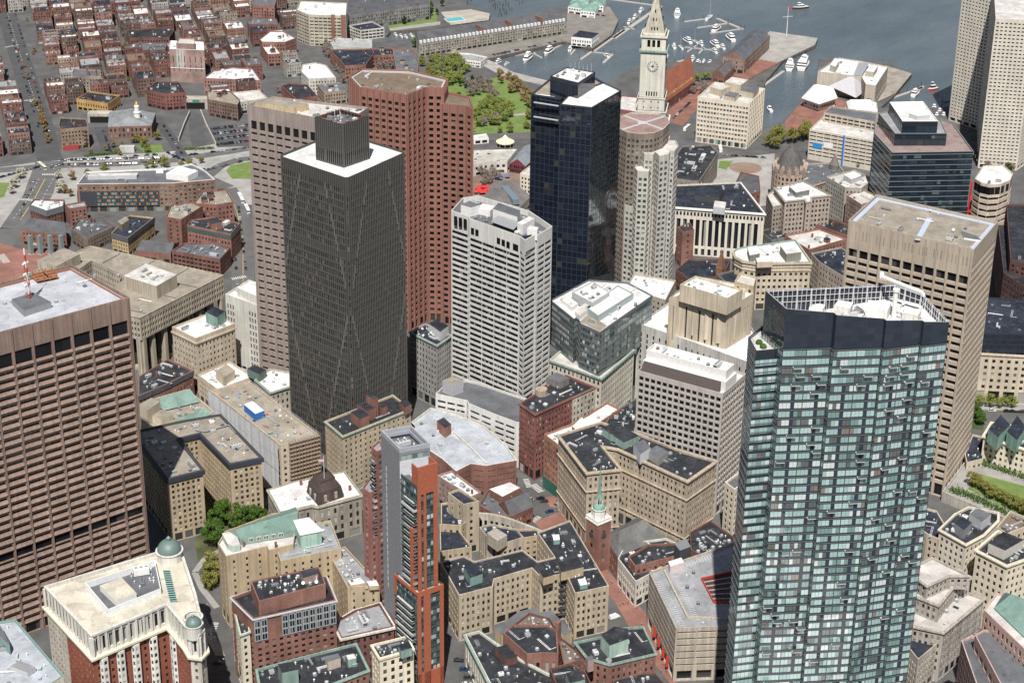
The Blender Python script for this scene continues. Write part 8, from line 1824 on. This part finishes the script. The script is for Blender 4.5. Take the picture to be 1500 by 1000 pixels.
rt = random.Random(21)
def tree(k_, px, py, where, sc=1.0, h=0.0):
    v = P(px, py, h); i = rt.randrange(2); lab = f'{TN[k_]} {where}'; sc *= rt.uniform(.85, 1.18); z_ = rt.random()*6.28
    if (k_, i) not in tu:
        tu.add((k_, i)); o = TK[k_][i]; o.location = (v.x, v.y, h); o.rotation_euler = (0, 0, z_); o.scale = (sc,)*3; o['label'] = lab; o['group'] = TN[k_]+'s '+where
    else: o = copy_tree(TK[k_][i], (v.x, v.y, h), z_, sc, lab, TN[k_]+'s '+where)
def trees(k_, n, poly_px, where, sc=1.0, h=0.0):
    p = PP(poly_px, h); xs = [q.x for q in p]; ys = [q.y for q in p]; got = []; t_ = 0
    while len(got) < n and t_ < 900:
        t_ += 1; q = Vector((rt.uniform(min(xs), max(xs)), rt.uniform(min(ys), max(ys))))
        if not inside(p, q) or any((q-g).length < 5.5*sc for g in got) or any(inside(o_, q) for o_ in FOOT): continue
        got.append(q); px, py = cam_px(q.x, q.y, h); tree(k_, px, py, where, sc, h)
for x, y, s_ in ((322, 772, .9), (336, 762, .85), (349, 778, .8), (378, 772, .7), (362, 768, .7), (315, 800, .8)): tree('green', x, y, 'in the garden beside the U-shaped block', s_)
for x, y in ((312, 838), (306, 862), (322, 850)): tree('olive', x, y, 'on the garden path by the domed hotel', .8)
trees('bare', 12, [(668, 150), (672, 132), (705, 122), (738, 130), (735, 150)], 'in the middle of the waterfront park'); trees('spring', 24, [(640, 118), (634, 96), (660, 88), (690, 100), (680, 120), (655, 130)], 'at the upper left of the park'); trees('spring', 30, [(688, 168), (720, 150), (752, 160), (745, 182), (700, 188)], 'along the lower lawn of the park', .85)
trees('rust', 12, [(728, 116), (740, 112), (790, 150), (776, 158), (745, 138)], 'in the row along the park path'); trees('dark', 9, [(672, 128), (690, 118), (705, 122), (690, 134)], 'between the bare park trees', .8); trees('green', 3, [(655, 150), (675, 145), (678, 155), (662, 158)], 'at the left of the park lawn', .5); trees('spring', 7, [(660, 190), (775, 188), (775, 196), (660, 198)], 'in the row at the bottom of the park', .7); trees('olive', 6, [(770, 150), (790, 160), (790, 195), (768, 190)], 'by the dark glass tower in the park', .7); trees('bare', 7, [(692, 180), (740, 172), (730, 190), (700, 194)], 'above the market hall', .7)
trees('olive', 8, [(1122, 210), (1132, 192), (1178, 190), (1184, 205), (1160, 222), (1126, 222)], 'in the clump right of the grid block', 1.1); trees('bare', 9, [(690, 262), (712, 250), (740, 255), (720, 276), (696, 275)], 'on the market plaza', .7); trees('bare', 5, [(1008, 140), (1025, 128), (1038, 133), (1020, 150)], 'beside the terraced hotel', .8); trees('spring', 3, [(1018, 122), (1032, 112), (1045, 116), (1030, 126)], 'beside the brick pier house', .8)
trees('bare', 20, [(545, 92), (560, 82), (592, 84), (588, 104), (556, 106)], 'in the courtyard behind the red tower', .75); trees('bare', 16, [(470, 70), (480, 66), (512, 112), (525, 130), (508, 132), (490, 105)], 'along the lane left of the red tower', .75); trees('olive', 4, [(510, 128), (520, 110), (540, 112), (545, 125)], 'behind the red tower top', .6); trees('bare', 12, [(388, 95), (394, 84), (412, 120), (408, 140), (400, 130)], 'on the street left of the white roofed school', .7); trees('green', 4, [(434, 108), (438, 100), (444, 118), (446, 124)], 'in the yard by the white roofed stone block', .42); trees('olive', 8, [(614, 100), (622, 84), (632, 92), (634, 118), (622, 120)], 'beside the curving road', .65)
for x, y in ((608, 70), (616, 76)): tree('green', x, y, 'at the end of the granite wharf', .5)
for x, y, k_ in ((606, 20, 'green'), (584, 26, 'pink'), (622, 21, 'pink'), (600, 27, 'pink'), (574, 30, 'white'), (592, 24, 'white'), (632, 24, 'dark'), (640, 22, 'dark'), (630, 14, 'green'), (648, 10, 'dark'), (592, 36, 'dark')): tree(k_, x, y, 'in the wharf garden at the top', .6 if k_ == 'green' else .9)
for x, y in ((20, 276), (24, 268), (30, 262), (17, 284), (33, 256), (86, 262), (91, 274), (88, 283)): tree('white', x, y, 'beside the avenue crossing', .95)
for x, y in ((106, 264), (97, 284), (104, 288)): tree('rust', x, y, 'left of the long brick hotel', .8)
for x, y in ((200, 210), (212, 216), (230, 206), (216, 224), (224, 246), (240, 244)): tree('olive', x, y, 'before the civic hall portico', .7)
for x, y in ((1434, 595), (1450, 596), (1467, 597), (1482, 597)): tree('spring', x, y, 'in the row before the long stone block', .8)
trees('green', 5, [(1412, 622), (1420, 606), (1446, 606), (1440, 626)], 'in the square behind the beige tower', .5)
for x, y in ((1432, 715), (1442, 722), (1452, 730), (1463, 735), (1475, 741), (1487, 747), (1499, 753), (1424, 712)): tree('olive', x, y, 'along the near edge of the garden deck lawn', .68, 5)
trees('bare', 8, [(1420, 238), (1432, 225), (1448, 240), (1490, 250), (1430, 252)], 'at the foot of the apartment tower', .7); trees('green', 3, [(1470, 246), (1484, 240), (1492, 248), (1480, 254)], 'by the round block at the apartment tower', .5); trees('rust', 14, [(50, 150), (54, 148), (74, 205), (70, 212)], 'lining the right side of the wide avenue', .6); trees('olive', 9, [(100, 252), (300, 238), (300, 246), (100, 262)], 'along the pavement above the brick hotel', .5); trees('rust', 8, [(120, 226), (150, 205), (200, 205), (240, 222), (180, 232)], 'around the civic hall forecourt', .55); trees('bare', 5, [(30, 90), (34, 90), (44, 130), (40, 130)], 'lining the upper part of the wide avenue', .6); trees('rust', 16, [(20, 20), (430, 20), (420, 110), (250, 130), (80, 150)], 'in the lanes of the brick quarter', .5); trees('spring', 12, [(20, 20), (430, 20), (420, 110), (250, 130), (80, 150)], 'in the lanes of the brick quarter', .5)
tree('spring', 1258, 246, 'before the concrete garage', .8); tree('spring', 1262, 243, 'before the concrete garage', .7)
def hedge(label, pts, wd, h, z0=0.0, seed=1):
    r = random.Random(seed); b = MB(); pp = [P(*q, z0) for q in pts]
    for a_, c_ in zip(pp, pp[1:]):
        u_ = c_-a_; L_ = u_.length; u_ /= L_; n_ = Vector((-u_.y, u_.x))
        for k in range(int(L_*wd*5)):
            v = a_+u_*r.uniform(0, L_)+n_*r.gauss(0, wd*.3); z_ = z0+h*sqrt(r.random()); d = Vector((r.gauss(0, 1), r.gauss(0, 1), r.gauss(.4, 1))).normalized(); ux = d.orthogonal().normalized()*.42; uy = d.cross(ux); q = Vector((v.x, v.y, z_)); b.face([tuple(q-ux), tuple(q-uy), tuple(q+ux), tuple(q+uy)], 0, r.random()*.98+.01)
    tag(b.obj('hedge', [LF['green']], None, (*pp[0], z0)), label, 'hedge')
hedge('clipped green hedge along the far edge of the garden deck', [(1420, 674), (1500, 700), (1540, 712)], 4, 2, 5); hedge('dense green planting along the near edge of the garden deck', [(1392, 718), (1420, 728), (1500, 764), (1530, 776)], 5, 2.4, 5, 2); hedge('green hedge in front of the hall and tunnel ramp', [(124, 230), (176, 224)], 4, 1.6, 0, 3); hedge('green hedge below the car park by the tunnel ramp', [(270, 220), (314, 218)], 4, 1.8, 0, 4)
for x, y, z_ in ((1112, 503, 187), (1118, 509, 187)):
    v = P(x, y, z_); e = MB(); r = random.Random(x)
    for k in range(260): d = Vector((r.gauss(0, 1), r.gauss(0, 1), abs(r.gauss(0, 1)))).normalized(); q = Vector((v.x, v.y, z_+.3))+d*1.25; ux = (d+Vector((r.gauss(0, .4), 0, 0))).orthogonal().normalized()*.3; uy = d.cross(ux); e.face([tuple(q-ux), tuple(q-uy), tuple(q+ux), tuple(q+uy)], 0, r.random())
    tag(e.obj('shrub', [LF['green']], None, (*v, z_)), ('round clipped shrub at the back of the glass tower side terrace' if x < 1115 else 'round clipped shrub at the front of the glass tower side terrace'), 'shrub')

# ---- cars
def car_mesh(cn, c, van=False):
    m = plain(c, .3, 0, name="car_paint"); L, W_, H0, H1 = (4.5, 1.8, .85, 1.45) if not van else (5.4, 2.0, 1.1, 2.2); parts = {}
    b = MB(); s = [(-L/2, .45, H0*.9), (-L/2+.15, .28, H0), (L*.2, .28, H0), (L/2-.15, .28, H0*.86), (L/2, .45, H0*.62)]
    pf = [(-L/2, .32), (-L/2, H0*.92), (-L/2+.25, H0), (L*.24, H0), (L/2-.1, H0*.78), (L/2, H0*.6), (L/2, .32)]
    for sgn in (1, -1): f = [(x, sgn*W_/2, z) for x, z in pf]; b.face(f if sgn < 0 else f[::-1])
    for (x0, z0), (x1, z1) in zip(pf, pf[1:]+pf[:1]): b.face([(x0, W_/2, z0), (x1, W_/2, z1), (x1, -W_/2, z1), (x0, -W_/2, z0)])
    parts['body'] = b.mesh('body', [m]); b = MB(); x0, x1 = (-L*.40, L*.20) if not van else (-L*.49, L*.34); lo = [(x0, -W_*.46, H0), (x1, -W_*.46, H0), (x1, W_*.46, H0), (x0, W_*.46, H0)]; hi = [(x0+.45*(not van), -W_*.38, H1), (x1-.75, -W_*.38, H1), (x1-.75, W_*.38, H1), (x0+.45*(not van), W_*.38, H1)]
    for i in range(4): b.face([lo[i], lo[(i+1) % 4], hi[(i+1) % 4], hi[i]], 1 if not van or i == 1 else 0)
    b.face(hi, 0); parts['cabin'] = b.mesh('cabin', [m, G_BLACK]); b = MB()
    b.tube((0, -.12, 0), (0, .12, 0), .33, n=10); parts['wheel'] = b.mesh('wheel', [plain((.02, .02, .022), .7)])
    return parts, L, W_
CC = {'white': (.55, .55, .54), 'silver': (.27, .275, .28), 'black': (.018, .019, .022), 'grey': (.13, .135, .14), 'dark blue': (.025, .05, .14), 'red': (.32, .03, .03), 'charcoal': (.05, .052, .057)}
CM = {k: car_mesh(k, c) for k, c in CC.items()}; VAN = car_mesh('white van', (.7, .7, .69), True); YEL = car_mesh('yellow', (.6, .36, .04))
rc = random.Random(31); cn_ = [0]
def car(px, py, ang, where, colr=None, parts=True, z=0.0, van=False):
    k = colr or rc.choices(list(CC), (8, 10, 32, 20, 8, 5, 22))[0]; cm, L, W_ = VAN if van else (YEL if k == 'yellow' else CM[k]); v = P(px, py, z); nm = 'parked_van' if van else 'parked_car'
    e = empty(nm, (v.x, v.y, z+.12), f'{k} {"van" if van else "car"} {where}', 'van' if van else 'car', f'cars {where}', ang); inst('body', cm['body'], e, Matrix()); inst('cabin', cm['cabin'], e, Matrix())
    if parts:
        for sx in (-1, 1):
            for sy in (-1, 1): inst('wheel', cm['wheel'], e, Matrix.Translation((sx*L*.31, sy*W_*.45, .3)))
def cars(n, a, c, where, jit=.3, parts=False, off=0.0, across=False):
    A, C2 = P(*a), P(*c); u_ = C2-A; ang = atan2(u_.y, u_.x); nn = Vector((-u_.y, u_.x)).normalized()
    for k in range(n):
        if rc.random() < .12: continue
        f_ = (k+.5+rc.uniform(-jit, jit)*.5)/n; v = A+u_*f_+nn*off; px, py = cam_px(v.x, v.y, 0); car(px, py, ang+(pi/2 if across else 0)+(pi if rc.random() < .5 else 0), where, None, parts)
for rw, (y0, y1) in enumerate(((236, 232), (243, 239))): cars(34, (75, y0), (235, y1), 'parked in the double row above the brick hotel', .2, across=True)
for a_, c_ in (((318, 213), (364, 207)), ((315, 205), (364, 199)), ((312, 197), (364, 191)), ((309, 190), (364, 184))): cars(17, a_, c_, 'parked in the lot by the tunnel ramp', .15, across=True)
cars(26, (9, 25), (57, 190), 'parked along the left kerb of the avenue'); cars(26, (22, 20), (72, 195), 'parked along the right kerb of the avenue'); cars(6, (14, 30), (62, 200), 'driving up the wide avenue', 1)
cars(12, (180, 240), (380, 215), 'driving on the surface road', .9); cars(9, (255, 262), (380, 231), 'driving past the oval lawn', .9); cars(10, (100, 236), (250, 226), 'waiting on the surface road by the civic hall', .6); cars(8, (240, 222), (300, 250), 'crossing below the tunnel ramp', .8); cars(14, (349, 300), (363, 420), 'queueing on the street right of the brick blocks', .5); cars(12, (339, 300), (348, 420), 'parked below the mauve granite tower', .4); cars(8, (235, 178), (268, 228), 'parked on the lane by the civic hall', .3); cars(5, (50, 265), (25, 325), 'driving down the avenue end', .9); cars(10, (-5, 262), (70, 242), 'waiting at the avenue crossing', .4)
cars(22, (722, 82), (815, 62), 'parked on the granite wharf quay', .3, across=True); cars(10, (850, 20), (890, 25), 'parked on the green roofed pier', .4); cars(9, (985, 175), (1012, 150), 'parked on the brick street by the clock tower', .4); cars(8, (1060, 228), (1120, 232), 'passing the oval garden', .6); cars(6, (1440, 602), (1500, 604), 'before the long stone block', .4); cars(7, (150, 190), (163, 225), 'driving out of the second tunnel', .6)
for x, y, ang, k in ((776, 732, 2.0, 'silver'), (792, 731, 2.3, 'black'), (797, 735, 2.3, 'charcoal'), (805, 750, 2.6, 'dark blue'), (816, 741, 1.2, 'grey')): car(x, y, ang, 'in the street junction below the buff block', k)
for x, y, k in ((680, 981, 'dark blue'), (686, 993, 'charcoal'), (691, 981, 'dark blue'), (672, 968, 'black'), (684, 1003, 'white')): car(x, y, -.95+3.14*(x % 2), 'parked beside the old theatre', k)
car(320, 971, -.9, 'alone in the shaded street by the domed hotel', 'dark blue'); car(900, 905, -.4, 'on the brick lane by the courtyard block', None, True, 0, True); car(772, 626, .9, 'in the shade at the red brick block foot', 'grey')
# buses
def bus(px, py, ang, L, label, c=(.70, .70, .68)):
    v = P(px, py); e = empty('bus', (v.x, v.y, .15), label, 'bus', None, ang); m = plain(c, .35); b = MB(); b.box(-L/2, L/2, -1.25, 1.25, .3, 3.1, 0); b.obj('body', [m], e, None) if False else inst('body', b.mesh('body', [m]), e, Matrix()); b = MB(); b.box(-L/2+.4, L/2+.02, -1.27, 1.27, 1.5, 2.5, 0); inst('window_band', b.mesh('window_band', [G_BLACK]), e, Matrix()); b = MB(); b.box(-1.5, 1.5, -.8, .8, 3.1, 3.4, 0); inst('roof_unit', b.mesh('roof_unit', [LGREY]), e, Matrix()); wm_ = VAN[0]['wheel']
    for sx in (-.32, .3):
        for sy in (-1, 1): inst('wheel', wm_, e, Matrix.Translation((L*sx, 1.15*sy, .35)) @ Matrix.Scale(1.4, 4))
d_ = P(360, 312)-P(350, 292); bus(353, 293, atan2(d_.y, d_.x), 17, 'long white bus on the street beside the mauve granite tower, leading'); bus(362, 309, atan2(d_.y, d_.x), 14, 'white bus following close behind on the street beside the mauve tower'); d_ = P(70, 252)-P(55, 240); bus(62, 246, atan2(d_.y, d_.x), 15, 'cream bus turning at the avenue crossing', (.6, .56, .44)); d_ = P(1014, 184)-P(1000, 196); bus(1006, 190, atan2(d_.y, d_.x), 12, 'white bus on the street left of the grid block'); bus(1055, 221, .6, 12, 'white bus waiting in front of the grid block entrance')
# people: one continuous body each, on the pedestrian streets
def person_mesh(top, trou, stride, seed):
    r = random.Random(seed); me = bpy.data.meshes.new('body'); k = stride; pts = {'pel': (0, 0, .95), 'che': (.02, 0, 1.35), 'nek': (.02, 0, 1.5), 'hd0': (.03, 0, 1.6), 'hd1': (.03, 0, 1.74), 'sl': (0, .19, 1.42), 'el': (-.1*k, .24, 1.15), 'wl': (.06-.12*k, .25, .9), 'hl': (.1-.14*k, .25, .82), 'sr': (0, -.19, 1.42), 'er': (.06*k, -.24, 1.15), 'wr': (.2*k, -.25, .92), 'hr': (.24*k, -.25, .84), 'kl': (.14*k, .1, .5), 'al': (.05*k, .1, .08), 'tl': (.05*k+.18, .1, .04), 'kr': (-.02*k, -.1, .5), 'ar': (-.24*k, -.1, .1), 'tr': (-.24*k+.17, -.1, .04), 'pl': (0, .1, .9), 'pr': (0, -.1, .9)}
    nm = list(pts); ed = [('pel', 'che'), ('che', 'nek'), ('nek', 'hd0'), ('hd0', 'hd1'), ('che', 'sl'), ('sl', 'el'), ('el', 'wl'), ('wl', 'hl'), ('che', 'sr'), ('sr', 'er'), ('er', 'wr'), ('wr', 'hr'), ('pel', 'pl'), ('pl', 'kl'), ('kl', 'al'), ('al', 'tl'), ('pel', 'pr'), ('pr', 'kr'), ('kr', 'ar'), ('ar', 'tr')]
    me.from_pydata([pts[n] for n in nm], [(nm.index(a), nm.index(b)) for a, b in ed], []); o = bpy.data.objects.new('tmp', me); col.objects.link(o); md = o.modifiers.new('skin', 'SKIN'); rad = {'pel': .15, 'che': .17, 'nek': .06, 'hd0': .09, 'hd1': .1, 'sl': .07, 'el': .05, 'wl': .04, 'hl': .04, 'sr': .07, 'er': .05, 'wr': .04, 'hr': .04, 'pl': .1, 'pr': .1, 'kl': .07, 'kr': .07, 'al': .05, 'ar': .05, 'tl': .045, 'tr': .045}
    for i, n in enumerate(nm): me.skin_vertices[0].data[i].radius = (rad[n], rad[n]*(.75 if n in ('pel', 'che') else 1)); me.skin_vertices[0].data[i].use_root = n == 'pel'
    sd = o.modifiers.new('sub', 'SUBSURF'); sd.levels = 1; dg = bpy.context.evaluated_depsgraph_get(); out = bpy.data.meshes.new_from_object(o.evaluated_get(dg)); out.materials.clear()
    for m in (plain(top, .8), plain(trou, .8), plain((.45, .28, .2), .6), plain((.05, .035, .025), .8)): out.materials.append(m)
    for p_ in out.polygons: c = p_.center; p_.material_index = 3 if c.z > 1.72 or (c.z > 1.6 and c.x < .0) else (2 if c.z > 1.5 or (abs(c.y) > .2 and c.z < .9) else (0 if c.z > .93 else 1))
    bpy.data.objects.remove(o); return out
PM = [(person_mesh(t_, b_, k, i), n_) for i, (t_, b_, k, n_) in enumerate((((.03, .03, .035), (.03, .035, .06), 1, 'dark jacket and jeans'), ((.5, .5, .5), (.03, .03, .035), 1.1, 'white top and black trousers'), ((.3, .05, .05), (.04, .045, .08), .9, 'red top and blue trousers'), ((.08, .14, .3), (.12, .11, .1), .3, 'blue top, standing'), ((.35, .28, .18), (.05, .05, .05), 1.0, 'tan coat')))]
rp_ = random.Random(17)
for n_, poly, where in ((16, [(850, 795), (868, 800), (915, 868), (960, 930), (945, 930), (900, 880)], 'on the brick lane by the church'), (9, [(808, 742), (830, 730), (846, 758), (824, 762)], 'at the junction corner below the buff block'), (10, [(700, 262), (760, 256), (762, 285), (705, 292)], 'on the market plaza'), (8, [(940, 930), (962, 934), (985, 985), (965, 985)], 'on the brick lane beside the garage'), (6, [(1160, 175), (1192, 145), (1225, 158), (1195, 178)], 'on the brick waterfront plaza')):
    q = PP(poly); xs = [v.x for v in q]; ys = [v.y for v in q]; k = 0
    while k < n_:
        v = Vector((rp_.uniform(min(xs), max(xs)), rp_.uniform(min(ys), max(ys))))
        if inside(q, v):
            k += 1; pm_, nm_ = rp_.choice(PM); o = inst('person', pm_, None, Matrix.Translation((v.x, v.y, .12)) @ Matrix.Rotation(rp_.random()*6.28, 4, 'Z')); tag(o, f'person in {nm_}, walking {where}'.replace(', standing, walking', ', standing'), 'person', f'people {where}')
# street lamps on the avenue and junction
lm = MB(); lm.tube((0, 0, 0), (0, 0, 8), .11, .07, n=6); lm.tube((0, 0, 8), (1.8, 0, 8.4), .06, n=5); lm.box(1.4, 2.3, -.18, .18, 8.3, 8.5, 1); lm = lm.mesh('street_lamp', [MGREY, LGREY])
for x, y, where in ((300, 905, 'by the domed hotel street'), (325, 985, 'by the domed hotel street'), (795, 722, 'at the junction below the buff block'), (818, 760, 'at the junction below the buff block'), (100, 250, 'on the pavement above the brick hotel'), (160, 248, 'on the pavement above the brick hotel'), (230, 242, 'on the pavement above the brick hotel'), (300, 230, 'on the pavement above the brick hotel'), (30, 300, 'at the end of the avenue'), (84, 262, 'at the end of the avenue')):
    v = P(x, y); tag(inst('street_lamp', lm, None, Matrix.Translation((v.x, v.y, 0)) @ Matrix.Rotation(x, 4, 'Z')), f'grey street lamp with a single arm {where}', 'street lamp', f'street lamps {where}')
